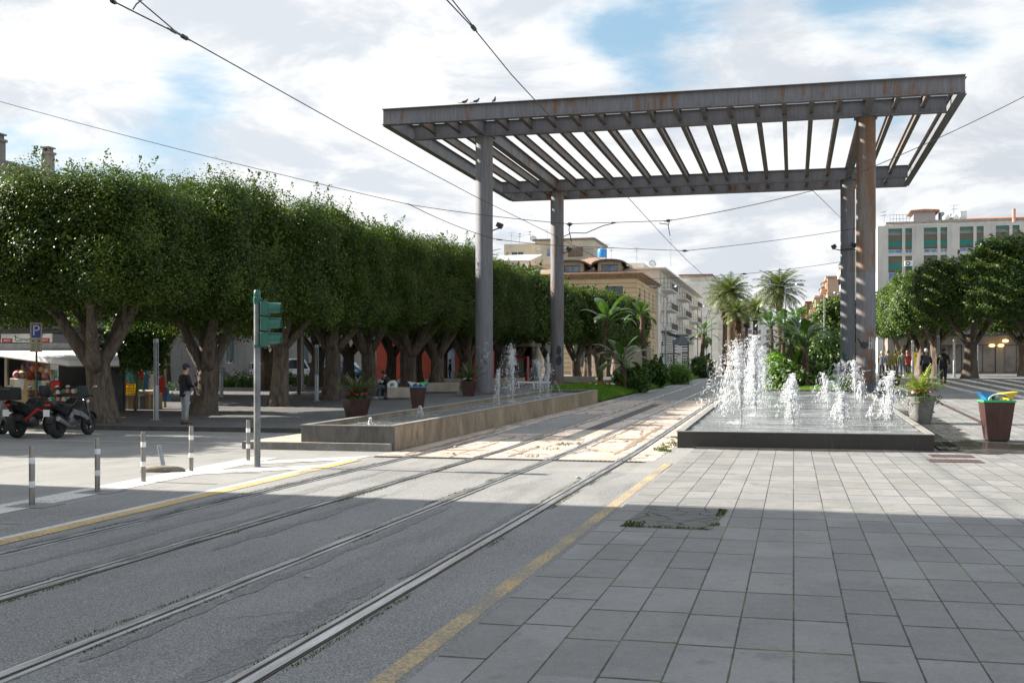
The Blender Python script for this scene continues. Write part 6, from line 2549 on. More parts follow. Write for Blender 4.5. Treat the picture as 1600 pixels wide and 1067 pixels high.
# slotted light posts
def slot_post(x, y, z, label, h=2.5):
    t = thing('light_post', label, 'light post', (x, y, z), .4, 'slotted metal light posts of the plaza')
    m = MB()
    m.lathe([(.085, -.05), (.085, 1.05), (.08, 1.07), (.03, 1.075)], (0, 0, 0), 18)
    m.build('base_post', M_GALV, t, 'auto')
    m = MB()
    for k in range(4):
        a = k * pi / 2
        m.cyl((.06 * cos(a), .06 * sin(a), 1.05), (.06 * cos(a), .06 * sin(a), h - .1), .017, 8)
    m.build('rods', M_GALV, t)
    m = MB()
    m.lathe([(.085, h - .12), (.085, h), (.06, h + .01), (.01, h + .012)], (0, 0, 0), 18)
    m.build('cap', M_GALV, t, 'auto')
    m = MB()
    m.box((.0, 0, .01), (.3, .3, .03))
    m.build('foot_plate', M_GALV, t)


slot_post(wx(244, 30.8), 30.8, lz(30.8), 'slotted grey light post beside the man in grey jeans')
slot_post(wx(495, 42.5), 42.5, lz(42.5), 'slotted grey light post before the dark trunk near the palm planter', 2.3)
slot_post(wx(683, 59), 59, lz(59), 'slotted grey light post behind the second stone bench', 2.4)
slot_post(wx(346, 45), 45, lz(45), 'slotted light post between the man in grey jeans and the traffic light pole', 2.3)
slot_post(wx(1466, 66), 66, rz_(66), 'slotted light post between the two walking men', 2.4)
slot_post(wx(1491, 76), 76, rz_(76), 'pale slotted light post just left of the leaning ficus trunk', 2.4)
slot_post(wx(1527, 74), 74, rz_(74), 'slotted light post behind the leaning ficus trunk', 2.3)
slot_post(wx(1426, 74), 74, rz_(74), 'slotted light post behind the walker in the red jacket', 2.3)
t = thing('lamp_mast', 'square grey mast rising into the ficus crowns behind the pale split trunk', 'mast', (wx(471, 52), 52, lz(52)), .1, 'masts of the plaza')
m = MB()
m.box((0, 0, 2.4), (.22, .22, 4.9))
m.build('mast', M_GALV, t, bevel=.02)
m = MB()
m.box((0, 0, .02), (.45, .45, .04))
m.build('foot_plate', M_GALV, t)
t = thing('lamp_mast', 'thin brown mast standing next to the square grey one', 'mast', (wx(467, 47), 47, lz(47)), 0, 'masts of the plaza')
m = MB()
m.cyl((0, 0, -.1), (0, 0, 4.0), .09, 10)
m.build('mast', M_CORTEN, t)
m = MB()
m.box((0, 0, .03), (.4, .4, .05))
m.build('foot_plate', M_CONC, t)


def street_lamp(x, y, z, h, label, group, heads=2, rot=0.0):
    t = thing('street_lamp', label, 'street lamp', (x, y, z), rot, group)
    m = MB()
    m.tube([(0, 0, -.1), (0, 0, h * .5), (0, 0, h)], [.1, .08, .055], 10)
    m.build('pole', M_GALV, t, 'auto')
    m = MB()
    for s in ((-1, 1) if heads == 2 else (1,)):
        m.bar((0, 0, h), (s * .9, 0, h + .12), .06)
    m.build('arm', M_GALV, t)
    for s in ((-1, 1) if heads == 2 else (1,)):
        k = MB()
        k.prism([(-.35, -.05), (.35, -.09), (.38, .0), (.2, .07), (-.3, .06)], 'y', -.14, .14, .2)
        o = k.build('lamp_head', M_GALV, t)
        o.location = (s * 1.15, 0, h + .13)
        o.rotation_euler = (0, 0, 0 if s > 0 else pi)
    return t


street_lamp(wx(1040, 97), 97, .85, W(1040, 449, 97).z - .9, 'twin armed street lamp standing before the metal stairs', 'street lamps of the avenue')
street_lamp(wx(1227, 97), 97, 1.1, W(1227, 445, 97).z - 1.2, 'twin armed street lamp in front of the round crowned palm', 'street lamps of the avenue')
street_lamp(wx(1288, 105), 105, 1.2, W(1288, 458, 105).z - 1.3, 'street lamp left of the pair of pergola columns', 'street lamps of the avenue', 1)
for i, (px, py, Y) in enumerate(((1090, 479, 160), (1096, 484, 178), (1104, 490, 200), (1112, 497, 225))):
    street_lamp(wx(px, Y), Y, .9, W(px, py, Y).z - 1, 'street lamp receding along the white balcony house', 'receding street lamps', 1, pi * (i % 2))

# ------------------------------------------------------------------ bins and planters
def taper(m, b, t_, h, z0=0.0, th=.03):
    """open tapered square box, hollow at the top"""
    B, T, Ti = b / 2, t_ / 2, t_ / 2 - th
    r = lambda s, z: [(-s, -s, z), (s, -s, z), (s, s, z), (-s, s, z)]
    vs = r(B, z0) + r(T, z0 + h) + r(Ti, z0 + h) + r(Ti - .02, z0 + h - .12)
    fs = [(3, 2, 1, 0)]
    for j in range(3):
        for k in range(4):
            a, c = j * 4 + k, j * 4 + (k + 1) % 4
            fs.append((a, c, c + 4, a + 4))
    fs.append((12, 13, 14, 15))
    m.add(vs, fs)
    return m


def bin_(x, y, z, rz0, s, label, fl, fr, rimm):
    t = thing('litter_bin', label, 'litter bin', (x, y, z), rz0, 'brown litter bins with coloured flaps')
    t.scale = (s, s, s)
    m = MB()
    taper(m, .5, .72, .93, .03)
    m.build('body', M_CORTEN, t, bevel=.006)
    m = MB()
    m.box((0, 0, .015), (.44, .44, .03))
    m.build('plinth', M_BLACK, t)
    m = MB()
    for s_ in (-1, 1):
        m.box((0, s_ * .35, .985), (.76, .06, .05))
        m.box((s_ * .35, 0, .985), (.06, .638, .05))
    m.build('lid_rim', rimm, t, bevel=.006)
    for sx, mt in ((-1, fl), (1, fr)):
        k = MB()                                     # wing shaped flap between lid and hoop
        k.prism([(sx * a_, b_) for a_, b_ in ((.45, 1.22), (.375, 1.14), (.32, 1.07), (.285, 1.012), (.225, 1.012), (.215, 1.06), (.15, 1.125), (.05, 1.165), (.2, 1.19))], 'y', -.31, .31)
        k.build('flap', mt, t)
    m = MB()
    m.tube([(.25 * cos(pi * i / 12), -.335, 1.01 + .15 * sin(pi * i / 12)) for i in range(13)], .018, 8)
    m.build('hoop', pm('pale green hoop', (.35, .5, .38), .45), t, True)
    m = MB()
    m.ball((0, .05, 1.05), (.1, .16, .1), 10, 6)
    m.build('rubbish', pm('crumpled white bag', (.6, .6, .6), .6, var=.3, scale=14), t, True)
    return t


bin_(4.54, 27.8, rz_(27.8), .05, .93, 'brown litter bin with a blue and a yellow flap on the wet slabs', M_BLUEP, pm('yellow flap', (.6, .42, .03), .45), M_GREENP)
bin_(wx(653, 37.6), 37.6, lz(37.6), YAW + .06, .80, 'brown litter bin with pale and green flaps behind the narrow trough', pm('pale grey plastic', (.45, .5, .55), .4), M_GREENP, M_BLUEP)


def planter_plants(t, z, r0, seed, palm=True, L=1.1, mat=None, fan=False, fl=26):
    r = np.random.default_rng(seed)
    q = random.Random(seed)
    V = []
    if palm:
        for i in range(15):
            V += frond((0, 0, z + .05), i * 2.4, 1.5 - .9 * (i / 15), L * r.uniform(.75, 1.1), r, 16, L * .3, .7, .016)
    if fan:
        for i in range(5):
            az = -2.2 + i * .9
            hub = np.array([cos(az) * .2, sin(az) * .2, z + .45 + .1 * (i % 3)])
            V += [np.array([0, 0, z]) - .015, np.array([0, 0, z]) + .015, hub + .012, hub - .012]
            for k in range(17):
                a = -1.5 + 3.0 * k / 16
                d = np.array([cos(az) * cos(a) * .45 - sin(az) * sin(a), sin(az) * cos(a) * .45 + cos(az) * sin(a), .75 * cos(a) + .2]) * L * .62
                s = np.array([-d[1], d[0], 0]) * .05
                V += [hub - s * .2, hub + s * .2, hub + d * .6 + s, hub + d]
    V = np.array(V)
    np_mesh('palm', V, np.arange(len(V)).reshape(-1, 4), mat or M_PALM, t)
    o = crown_mesh('leaves', seed, (r0 * .85, r0 * .85, .06), 40, 9, (.075, .045), 6, 0, M_BUSH, 30, .04, .05, (0, 0, z + .06), .35)
    o.parent = t
    flowers('blossoms', [(q.uniform(-r0, r0), q.uniform(-r0, r0), z + .17 + q.uniform(0, .05)) for _ in range(fl)], t, .04, seed=seed)


def planter(x, y, z, rz0, b, tp, h, label, seed, **kw):
    t = thing('planter', label, 'planter', (x, y, z), rz0, 'planters with palms and flowers')
    m = MB()
    taper(m, b, tp, h)
    m.build('box', M_CORTEN, t, bevel=.006)
    m = MB()
    m.box((0, 0, h - .1), (tp - .09, tp - .09, .05))
    m.build('soil', M_SOIL, t)
    planter_plants(t, h - .06, tp * .42, seed, **kw)
    return t


planter(-13.35, 33.0, lz(33), .72, .5, .74, .6, 'brown tapered planter with a feathery green palm and red and white flowers', 61, L=1.0)
planter(wx(732, 47.6), 47.6, lz(47.6), .3, .5, .72, .62, 'brown planter with a dark palm, close beside the shaded column', 62, L=1.0)
planter(wx(1391, 49.2), 49.2, rz_(49.2), .25, .46, .70, .74, 'brown planter with a yellowing fan palm beside the rusty column', 63, palm=False, fan=True, L=1.2, mat=leaf_mat('yellowing fan palm', (.10, .13, .02), (.33, .27, .03), .5, .4, .1))
t = thing('planter', 'round grey concrete planter with a sparse palm and crimson flowers by the fountain edge', 'planter', (3.42, 32.9, rz_(32.9)), .5, 'planters with palms and flowers')
m = MB()
m.lathe([(.22, 0), (.235, .02), (.30, .4), (.345, .68), (.36, .74), (.34, .745), (.31, .7), (.29, .64), (.02, .62)], (0, 0, 0), 28, 3.2)
m.build('pot', pm('pitted grey concrete', (.20, .195, .19), .85, var=.3, scale=5, fine=.6, bump=.5, bscale=25), t, 'auto')
planter_plants(t, .66, .24, 64, L=.95, mat=leaf_mat('yellow green palm', (.10, .16, .02), (.24, .26, .05), .5, .4, .1), fl=16)

# stone bench blocks
for i, (px, Y, sx, sy, rz0, lab) in enumerate(((621, 44.6, .95, 1.5, .42, 'cream stone bench block on which the person with striped sleeves sits'), (692, 50.2, 1.45, .7, .16, 'long cream stone bench block between the bin and the second planter'), (712, 58.5, 1.2, .7, .1, 'cream stone bench block behind the second planter'),
                                              (793, 62, 1.9, .7, .1, 'cream stone bench block between the two shaded columns, behind the jets'), (905, 75, 2.2, .7, .1, 'cream stone bench block left of the banana plants'), (760, 56, 1.2, .7, .2, 'cream stone bench block hidden partly by the nearest shaded column'))):
    t = thing('stone_bench', lab, 'bench', (wx(px, Y), Y, lz(Y)), rz0, 'cream stone bench blocks of the tree plaza')
    m = MB()
    m.box((0, 0, .27), (sx, sy, .42))
    m.build('seat', M_BENCH, t, bevel=.015)
    m = MB()
    m.box((0, 0, .03), (sx - .12, sy - .12, .06))
    m.build('plinth', M_CONC, t)
# white rail behind the trough
t = thing('handrail', 'low white pipe rail between the two shaded columns', 'rail', (0, 0, 0))
m = MB()
a, b = W(808, 597.5, 56), W(860, 597.5, 56)
m.cyl(a, b, .05, 8)
m.build('pipe', M_WHITEP, t)
for k in (.05, .5, .95):
    m = MB()
    p = a.lerp(b, k)
    m.cyl((p.x, p.y, lz(56) - .02), p, .04, 8)
    m.build('post', M_WHITEP, t)

# metal stairs and low platform by the street
t = thing('metal_stairs', 'dark louvred steel stair tower with white pillars by the street lamp', 'stairs', (0, 0, 0))
M_LOUV = pm('dark blue grey louvre', (.055, .068, .08), .5, .3, var=.25)
Y = 106.0
g0 = .85
x0, x1, x2 = wx(1034, Y), wx(1054, Y), wx(1077, Y)
zt_, zm_ = W(1050, 519, Y).z, W(1060, 529, Y).z
m = MB()
for i in range(16):                                   # rising flight with slatted side
    k = i / 15
    m.box((x0 + .1 + (x1 - x0) * .45, Y - .4 + 0 * k, W(1040, 521, Y).z - .1 - i * .17), ((x1 - x0) * .92, .12, .07))
m.build('louvre', M_LOUV, t)
m = MB()
for i in range(18):
    m.box(((x1 + x2) / 2 + .25, Y - .9, g0 + .35 + i * .21), (x2 - x1 - .5, .12, .09))
m.build('louvre', M_LOUV, t)
m = MB()
for i in range(14):
    k = i / 13
    m.box((x1 + .35, Y + .3 - 0 * k + i * .3, g0 + .3 + i * .3), (1.3, .32, .06))
m.build('step', M_DKGREY, t)
m = MB()
m.prism([(x1 - .1, zm_ - .2), (x2 - .5, zm_ + .25), (x2 + .1, zm_ - .35), (x2 + .1, zm_ - .5), (x1 - .1, zm_ - .55)], 'y', Y - 1.0, Y + 4)
m.build('roof', pm('pale grey sheet roof', (.16, .18, .21), .45, .3, var=.2), t)
m = MB()
m.bar((x1 - .9, Y - .5, W(1053, 519, Y).z), (x1 + .75, Y - .5, zm_), .13, .3)
m.bar((x0, Y - .5, zt_ - .02), (x1 - .9, Y - .5, zt_ - .02), .12, .12)
for xx in (x0 + .1, x1, x2 - .05):
    m.bar((xx, Y - .55, g0), (xx, Y - .55, zm_ - .3), .12)
m.build('frame', M_DKGREY, t)
m = MB()
for px in (1038.5, 1061.5):
    m.box((wx(px, Y - 1.6), Y - 1.6, (g0 + W(px, 541, Y).z) / 2), (.42, .3, W(px, 541, Y).z - g0))
m.build('pillar', M_WHITEP, t)
m = MB()
m.box((x0 + 1.0, Y - 1.3, W(1045, 553, Y).z), (1.9, 1.2, .1))
m.build('landing', M_CONC, t)
t = thing('platform', 'low concrete platform edge along the grass by the metal stairs', 'platform', (0, 0, 0))
m = MB()
m.box((-10.4, 104, .9), (2.6, 26, .75))
m.build('slab', M_CONC, t, bevel=.03)
m = MB()
m.box((-9.05, 104, 1.0), (.08, 25.9, .5))
m.build('edge_strip', M_BENCH, t)
t = thing('concrete_wall', 'pale concrete wall block behind the banana plants', 'wall', (wx(989, 104), 104, .85), .05)
m = MB()
m.box((0, 0, 1.45), (3.4, .5, 2.9))
m.build('panel', M_BENCH, t, bevel=.03)
m = MB()
m.box((0, -.05, .2), (3.6, .8, .4))
m.build('footing', M_CONC, t, bevel=.03)

# ------------------------------------------------------------------ kiosks and stall goods
KY = 33.8
k0, k1 = wx(-40, KY), wx(150, KY)
kz = lz(KY)
K = thing('market_kiosk', 'grey market kiosk under a white awning, crammed with bags and hats', 'kiosk', (0, 0, 0))
M_KFR = pm('cream painted frame', (.36, .32, .25), .6, var=.2)
m = MB()
m.box(((k0 + k1) / 2, KY + 1.7, kz + 1.2), (k1 - k0, .12, 2.4))
m.box((k0 + .06, KY + .85, kz + 1.2), (.12, 1.5, 2.4))
m.box((k1 - .06, KY + .85, kz + 1.2), (.12, 1.5, 2.4))
m.build('wall', M_DKGREY, K)
m = MB()
m.box(((k0 + k1) / 2, KY + .7, kz + 2.82), (k1 - k0 + .3, 2.2, .14))
m.build('roof', M_DKGREY, K)
m = MB()
m.box(((k0 + k1) / 2, KY - .16, kz + 2.3), (k1 - k0 + .2, .1, .2))
m.build('fascia', M_GALV, K)
for px in (-8, 10, 86, 141, 149):
    m = MB()
    m.box((wx(px, KY), KY, kz + 1.1), (.09, .09, 2.2))
    m.build('post', M_KFR, K)
m = MB()
m.box((wx(112, KY + 1), KY + .4, kz + .45), (2.4, .6, .9))
m.box((wx(60, KY + 1), KY + 1.0, kz + .35), (2.6, .7, .7))
m.build('counter', M_CORTEN, K)
m = MB()
sb0, sb1 = wx(2, KY - .2), wx(82, KY - .2)
m.box(((sb0 + sb1) / 2, KY - .2, kz + 2.58), (sb1 - sb0, .05, .3))
sg = m.build('sign_board', M_WHITEP, K)
m = MB()
m.box((sb0 + .26, KY - .229, kz + 2.5), (.42, .006, .14))
m.box((sb1 - .3, KY - .229, kz + 2.5), (.42, .006, .14))
m.build('red_panel', M_REDP, sg)
lettering('Cornetto', .21, pm('dark green lettering', (.03, .12, .08), .5), sg, (sb0 + .98, KY - .23, kz + 2.53), (pi / 2, 0, 0))
lettering('BIBITE', .1, M_WHITEP, sg, (sb0 + .26, KY - .234, kz + 2.5), (pi / 2, 0, 0))
lettering('BIBITE', .1, M_WHITEP, sg, (sb1 - .3, KY - .234, kz + 2.5), (pi / 2, 0, 0))
m = MB()                                              # awning
wl = [(wx(-40, KY - .1), KY - .1), (wx(105, KY - .1), KY - .1), (wx(181, KY - .1), KY - .1)]
fr_ = [(wx(-36, KY - .35), KY - .35, 2.22), (wx(108, 31.9), 31.9, 1.78), (wx(186, 31.9), 31.9, 1.78)]
top_ = [(x, y, kz + 2.2) for x, y in wl]
fr3 = [(x, y, kz + z) for x, y, z in fr_]
m.add(top_ + fr3, [(0, 1, 4, 3), (1, 2, 5, 4)])
dn = [(x, y, z - .16) for x, y, z in fr3]
m.add(fr3 + dn, [(0, 1, 4, 3), (1, 2, 5, 4)])
aw = m.build('awning', pm('white awning cloth', (.72, .73, .75), .7, var=.08), K, fix=False)
so = aw.modifiers.new('solid', 'SOLIDIFY')
so.thickness = .02
m = MB()
m.bar((fr3[1][0], fr3[1][1] + .03, fr3[1][2] - .17), (fr3[0][0], fr3[0][1] + .03, fr3[0][2] - .17), .05)
m.bar((fr3[1][0], fr3[1][1] + .03, fr3[1][2] - .17), (fr3[2][0], fr3[2][1] + .03, fr3[2][2] - .17), .05)
m.build('awning_bar', M_KFR, K)
# goods
GC = {'straw': pm('straw', (.42, .32, .18), .8, var=.3, scale=30), 'cream': pm('cream cloth', (.55, .49, .38), .8, var=.2, scale=20), 'red': pm('red cloth', (.42, .04, .03), .8, var=.25, scale=20), 'blue': pm('blue cloth', (.05, .17, .36), .8, var=.25, scale=20),
      'teal': pm('teal cloth', (.12, .34, .33), .8, var=.25, scale=20), 'orange': pm('orange cloth', (.5, .2, .05), .8, var=.25, scale=20), 'pink': pm('pink cloth', (.5, .2, .22), .8, var=.25, scale=20), 'brown': pm('brown leather', (.14, .07, .04), .6, var=.3, scale=12),
      'green': pm('green cloth', (.04, .24, .09), .8, var=.25, scale=20), 'white': pm('white cloth', (.66, .65, .62), .8, var=.15, scale=20), 'violet': pm('violet cloth', (.16, .08, .25), .8, var=.25, scale=20)}


def hand_bag(px, py, Y, s, mt, lab):
    p = W(px, py, Y)
    t = thing('hand_bag', lab, 'bag', p, YAW * .6, 'bags hanging in the market kiosk')
    m = MB()
    m.prism([(-.5 * s, -.42 * s), (.5 * s, -.42 * s), (.44 * s, .38 * s), (-.44 * s, .38 * s)], 'y', -.09, .09, .12)
    m.build('bag', GC[mt], t)
    m = MB()
    m.tube([(.25 * s * cos(pi * i / 10), 0, .38 * s + .4 * s * sin(pi * i / 10)) for i in range(11)], .014, 6)
    m.build('handle', GC['brown'], t)


def hat(px, py, Y, s, mt, band, lab):
    t = thing('sun_hat', lab, 'hat', W(px, py, Y), YAW * .6, 'hats hanging in the market kiosk')
    m = MB()
    m.lathe([(s, 0), (s * .98, .015), (s * .55, .03), (s * .52, .06), (s * .46, .13), (s * .2, .16), (.005, .165)], (0, 0, 0), 18)
    b = m.build('hat', GC[mt], t, True)
    b.rotation_euler = (pi / 2, 0, 0)
    m = MB()
    m.lathe([(s * .56, .03), (s * .565, .035), (s * .555, .06), (s * .54, .062)], (0, 0, 0), 18)
    b2 = m.build('band', GC[band], t, True)
    b2.rotation_euler = (pi / 2, 0, 0)


bags = [(26, 599, .40, 'cream', 'cream shopping bag hanging above the striped straw bag'), (33.5, 600, .42, 'white', 'white bag with a teal print hanging in the bag row'), (47, 601, .36, 'straw', 'yellowish straw bag in the middle of the bag row'), (56, 602, .32, 'teal', 'teal bag just left of the sign pole'),
        (64, 601, .34, 'teal', 'pale teal bag just right of the sign pole'), (73, 600, .30, 'cream', 'small cream bag right of the teal bags'), (33, 618, .55, 'straw', 'big striped straw bag hanging lowest'), (80, 604, .3, 'brown', 'brown bag at the end of the bag row'),
        (88, 600, .3, 'red', 'red bag beside the kiosk post')]
for px, py, s, mt, lab in bags:
    hand_bag(px, py, KY - .25 + (.12 if s < .35 else 0), s * 1.2, mt, lab)
hats = [(38, 587, .26, 'straw', 'white', 'straw hat with a white band, largest of the hats'), (28.5, 586, .2, 'pink', 'red', 'pink hat with a red middle left of the straw hat'), (40, 573, .17, 'brown', 'straw', 'brown hat at the top left of the display'), (47, 571, .18, 'violet', 'cream', 'violet hat under the awning edge'),
        (54, 574, .18, 'orange', 'brown', 'orange hat next to the sign pole'), (62, 573, .18, 'red', 'straw', 'red hat right behind the sign pole'), (68, 576, .18, 'straw', 'brown', 'small straw hat right of the sign pole'), (76, 578, .18, 'cream', 'red', 'cream hat with a red band'),
        (83, 582, .17, 'orange', 'cream', 'orange hat by the white card'), (60, 585, .17, 'brown', 'red', 'brown hat below the red one'), (72, 587, .18, 'pink', 'cream', 'pink hat above the small cream bag'), (50, 586, .17, 'red', 'orange', 'red hat right of the largest straw hat')]
for px, py, s, mt, bd, lab in hats:
    hat(px, py, KY - .05, s, mt, bd, lab)
q = random.Random(77)
names = ['red', 'blue', 'orange', 'brown', 'white', 'green', 'pink', 'cream', 'teal']
for i in range(22):                                   # small wares on the counters
    px, py = 62 + (i % 11) * 7.5 + q.uniform(-1, 1), 611 + 11 * (i // 11) + q.uniform(-1.5, 1.5)
    mt = names[i % 9]
    t = thing('souvenir', 'small folded %s souvenir pouch among the wares on the kiosk counter' % mt, 'souvenir', W(px, py, KY - .1), q.uniform(-.3, .3), 'small wares on the kiosk counter')
    m = MB()
    m.prism([(-.09, -.07), (.09, -.07), (.08, .06), (0, .09), (-.08, .06)], 'y', -.05, .05, .2)
    m.build('pouch', GC[mt], t)
    m = MB()
    m.tube([(-.04, 0, .07), (0, 0, .11), (.04, 0, .07)], .008, 5)
    m.build('loop', GC['brown'], t)
t = thing('price_card', 'white and teal card hung at the kiosk post', 'sign', W(85, 580, KY - .12), 0)
m = MB()
m.box((0, 0, 0), (.32, .02, .75))
m.build('card', M_WHITEP, t)
m = MB()
m.box((0, -.012, -.1), (.26, .004, .3))
m.build('print', GC['teal'], t)

# clothes stall with boxes
SY = 37.4
sz = lz(SY)
S = thing('clothes_rack', 'wooden clothes rack of a street stall in the sun behind the thickest trunk', 'clothes rack', (0, 0, 0))
r0, r1 = wx(183, SY), wx(258, SY)
for x_ in (r0, wx(214, SY), wx(221, SY), r1):
    m = MB()
    m.box((x_, SY, sz + 1.05), (.07, .07, 2.1))
    m.build('post', pm('pale wood', (.38, .28, .16), .7, var=.2, scale=6), S)
m = MB()
m.bar((r0, SY, sz + 2.0), (r1, SY, sz + 2.0), .05)
m.bar((r0, SY + .3, sz + 1.6), (r1, SY + .3, sz + 1.6), .05)
m.build('rail', M_GALV, S)
for i, (px, py, w_, h_, mt, tail, lab) in enumerate(((187, 592, .3, 1.15, 'red', 0, 'long red beach towel hanging first on the rack'), (189, 598, .2, .8, 'green', 0, 'green scarf hanging over the red towel'), (199, 586, .5, .55, 'teal', 0, 'patterned teal towel at the top of the rack'), (207, 590, .28, .6, 'blue', 0, 'blue shirt in the middle of the rack'),
                                                (222, 586, .35, .45, 'red', 0, 'bunch of red scarves on the upper rail'), (229, 596, .22, .7, 'blue', 0, 'pale blue dress behind the slotted post'), (237, 596, .2, .7, 'white', 0, 'white striped shirt on the rack'), (246, 598, .22, .75, 'violet', 0, 'violet dress at the rack end'),
                                                (253, 604, .25, .7, 'red', 0, 'red bag like cloth at the end of the rack'), (256, 616, .5, .5, 'blue', 0, 'big blue printed towel hung low at the end'), (195, 605, .45, .5, 'pink', 0, 'pink folded cloth under the teal towel'), (218, 602, .2, .5, 'green', 0, 'green cap bundle on the wooden post'))):
    p = W(px, py, SY - .05 - .02 * (i % 3))
    t = thing('garment', lab, 'garment', p, .12 * (i % 3 - 1), 'clothes and towels on the street stall')
    m = MB()
    n = 10
    vs = []
    for j in range(6):
        for i2 in range(n + 1):
            u = i2 / n - .5
            v = j / 5
            vs.append((u * w_ * (.85 + .3 * v), .04 * sin(u * 18 + v * 2 + i) * (.4 + v), h_ / 2 - v * h_))
    m.add(vs, [(j * (n + 1) + k, j * (n + 1) + k + 1, (j + 1) * (n + 1) + k + 1, (j + 1) * (n + 1) + k) for j in range(5) for k in range(n)])
    o = m.build('cloth', GC[mt], t, True)
    so = o.modifiers.new('solid', 'SOLIDIFY')
    so.thickness = .012
    m = MB()
    m.tube([(-w_ * .35, 0, h_ / 2), (0, 0, h_ / 2 + .07), (w_ * .35, 0, h_ / 2)], .01, 6)
    m.build('hanger', M_GALV, t)
M_CARD = pm('brown cardboard', (.30, .19, .09), .8, var=.15, scale=3)


def carton(px, Y, w, h, mt, lab, tape=True):
    t = thing('carton', lab, 'box', (wx(px, Y), Y, lz(Y)), .1, 'boxes of the street stall')
    m = MB()
    m.box((0, 0, h / 2 + .002), (w, .5, h))
    m.build('box', mt, t, bevel=.008)
    m = MB()
    m.box((0, -.252, h / 2), (.07, .004, h - .02))
    m.box((0, 0, h + .005), (w - .02, .07, .004))
    m.build('tape', M_BENCH, t)


carton(204, 36.2, .46, .52, M_CARD, 'cardboard box with pale tape under the yellow crate')
carton(222.5, 36.2, .42, .5, pm('grey green box', (.085, .10, .095), .7, var=.2), 'dark grey box between the two cardboard boxes')
carton(239, 36.3, .50, .56, M_CARD, 'cardboard box right behind the slotted light post')
p = Vector((wx(204, 36.2), 36.2, lz(36.2) + .53))
t = thing('crate', 'yellow plastic crate standing on the taped cardboard box', 'crate', p, .12)
m = MB()
w_, d_, h_ = .42, .32, .36
for z in (0.02, .12, .22, h_):
    for s in (-1, 1):
        m.box((0, s * d_ / 2, z), (w_, .025, .05))
        m.box((s * w_ / 2, 0, z), (.025, d_ - .03, .05))
for k in range(5):
    for s in (-1, 1):
        m.box((-w_ / 2 + .02 + k * (w_ - .04) / 4, s * d_ / 2 + .001, h_ / 2), (.035, .02, h_))
for s in (-1, 1):
    for k in (-1, 0, 1):
        m.box((s * w_ / 2 + .001, k * d_ * .4, h_ / 2), (.02, .035, h_))
m.box((0, 0, .008), (w_ - .03, d_ - .03, .015))
m.build('crate', M_YELLP, t)
t = thing('cloth_roll', 'roll of cream cloth lying on top of the dark grey box', 'cloth', (wx(228, 36.2), 36.2, lz(36.2) + .62), .1)
m = MB()
m.tube([(-.32, 0, 0), (.3, 0, 0)], .075, 12)
m.build('roll', GC['cream'], t, 'auto')
m = MB()
m.torus((-.1, 0, 0), .077, .012, 'x', 16, 6)
m.build('tie', GC['brown'], t)

# second kiosk between the shaded columns
Y = 78.0
g = lz(Y)
a0_, a1_ = wx(772, Y), wx(832, Y)
K2 = thing('snack_kiosk', 'small glass sided snack kiosk with a printed sign between the shaded columns', 'kiosk', (0, 0, 0))
m = MB()
m.box(((a0_ + a1_) / 2, Y + 2.4, g + 1.3), (a1_ - a0_, .1, 2.6))
m.box((a0_ + .05, Y + 1.2, g + 1.3), (.1, 2.3, 2.6))
m.box((a1_ - .05, Y + 1.2, g + 1.3), (.1, 2.3, 2.6))
m.build('wall', M_DKGREY, K2)
m = MB()
m.box(((a0_ + a1_) / 2 - .1, Y + .6, g + 2.7), (a1_ - a0_ + .5, 3.6, .28))
m.build('canopy', M_BENCH, K2, bevel=.03)
m = MB()
m.prism([(wx(780, Y), g + 2.86), (wx(832, Y), g + 2.86), (wx(832, Y), g + 3.75), (wx(790, Y), g + 3.75)], 'y', Y - .3, Y - .2)
sg2 = m.build('sign_board', pm('pale sign board', (.50, .52, .46), .6, var=.12), K2)
lettering('CAFE Time', .46, M_REDP, sg2, (wx(811, Y), Y - .31, g + 3.42), (pi / 2, 0, 0))
for i, px in enumerate((774, 787, 800, 815, 830)):
    m = MB()
    m.box((wx(px, Y), Y, g + 1.3), (.08, .08, 2.6))
    m.build('post', M_DKGREY, K2)
m = MB()
m.quad((a0_, Y + .03, g + .9), (a1_ - 1.2, Y + .03, g + .9), (a1_ - 1.2, Y + .03, g + 2.55), (a0_, Y + .03, g + 2.55))
m.build('pane', glass_mat('kiosk glass', (.05, .06, .055), .1), K2, fix=False)
m = MB()
m.box(((a0_ + a1_) / 2 - .6, Y + .05, g + .42), (a1_ - a0_ - 1.4, .08, .84))
m.build('counter', M_BENCH, K2)
M_PKG = [GC[k] for k in ('red', 'orange', 'green', 'white')]
m = MB()
q = random.Random(5)
for i in range(26):
    m.cur = q.randrange(4)
    m.box((a0_ + .3 + (i % 9) * .24, Y + .5, g + 1.0 + (i // 9) * .5), (.2, .12, .3 + .1 * q.random()))
m.build('shelf_wares', M_PKG, K2)
t = thing('drinks_fridge', 'red drinks fridge standing beside the snack kiosk', 'fridge', (wx(818, Y - 1.2), Y - 1.2, g))
m = MB()
m.box((0, 0, .95), (.7, .6, 1.85))
m.build('cabinet', M_REDP, t, bevel=.02)
m = MB()
m.box((0, -.31, 1.05), (.54, .02, 1.3))
m.build('door', M_GLASS, t)
t = thing('parasol', 'closed cream parasol leaning by the snack kiosk', 'parasol', (wx(840, Y - 2), Y - 2, g), .3)
m = MB()
m.cyl((0, 0, 0), (0, 0, 2.6), .03, 8)
m.build('pole', M_BENCH, t)
m = MB()
m.lathe([(.05, .7), (.32, .85), (.36, 1.3), (.3, 2.0), (.1, 2.5), (.02, 2.62)], (0, 0, 0), 16)
m.build('canopy', GC['cream'], t, True)
m = MB()
m.lathe([(.3, 0), (.3, .1), (.06, .16)], (0, 0, 0), 16)
m.build('base', M_CONC, t)
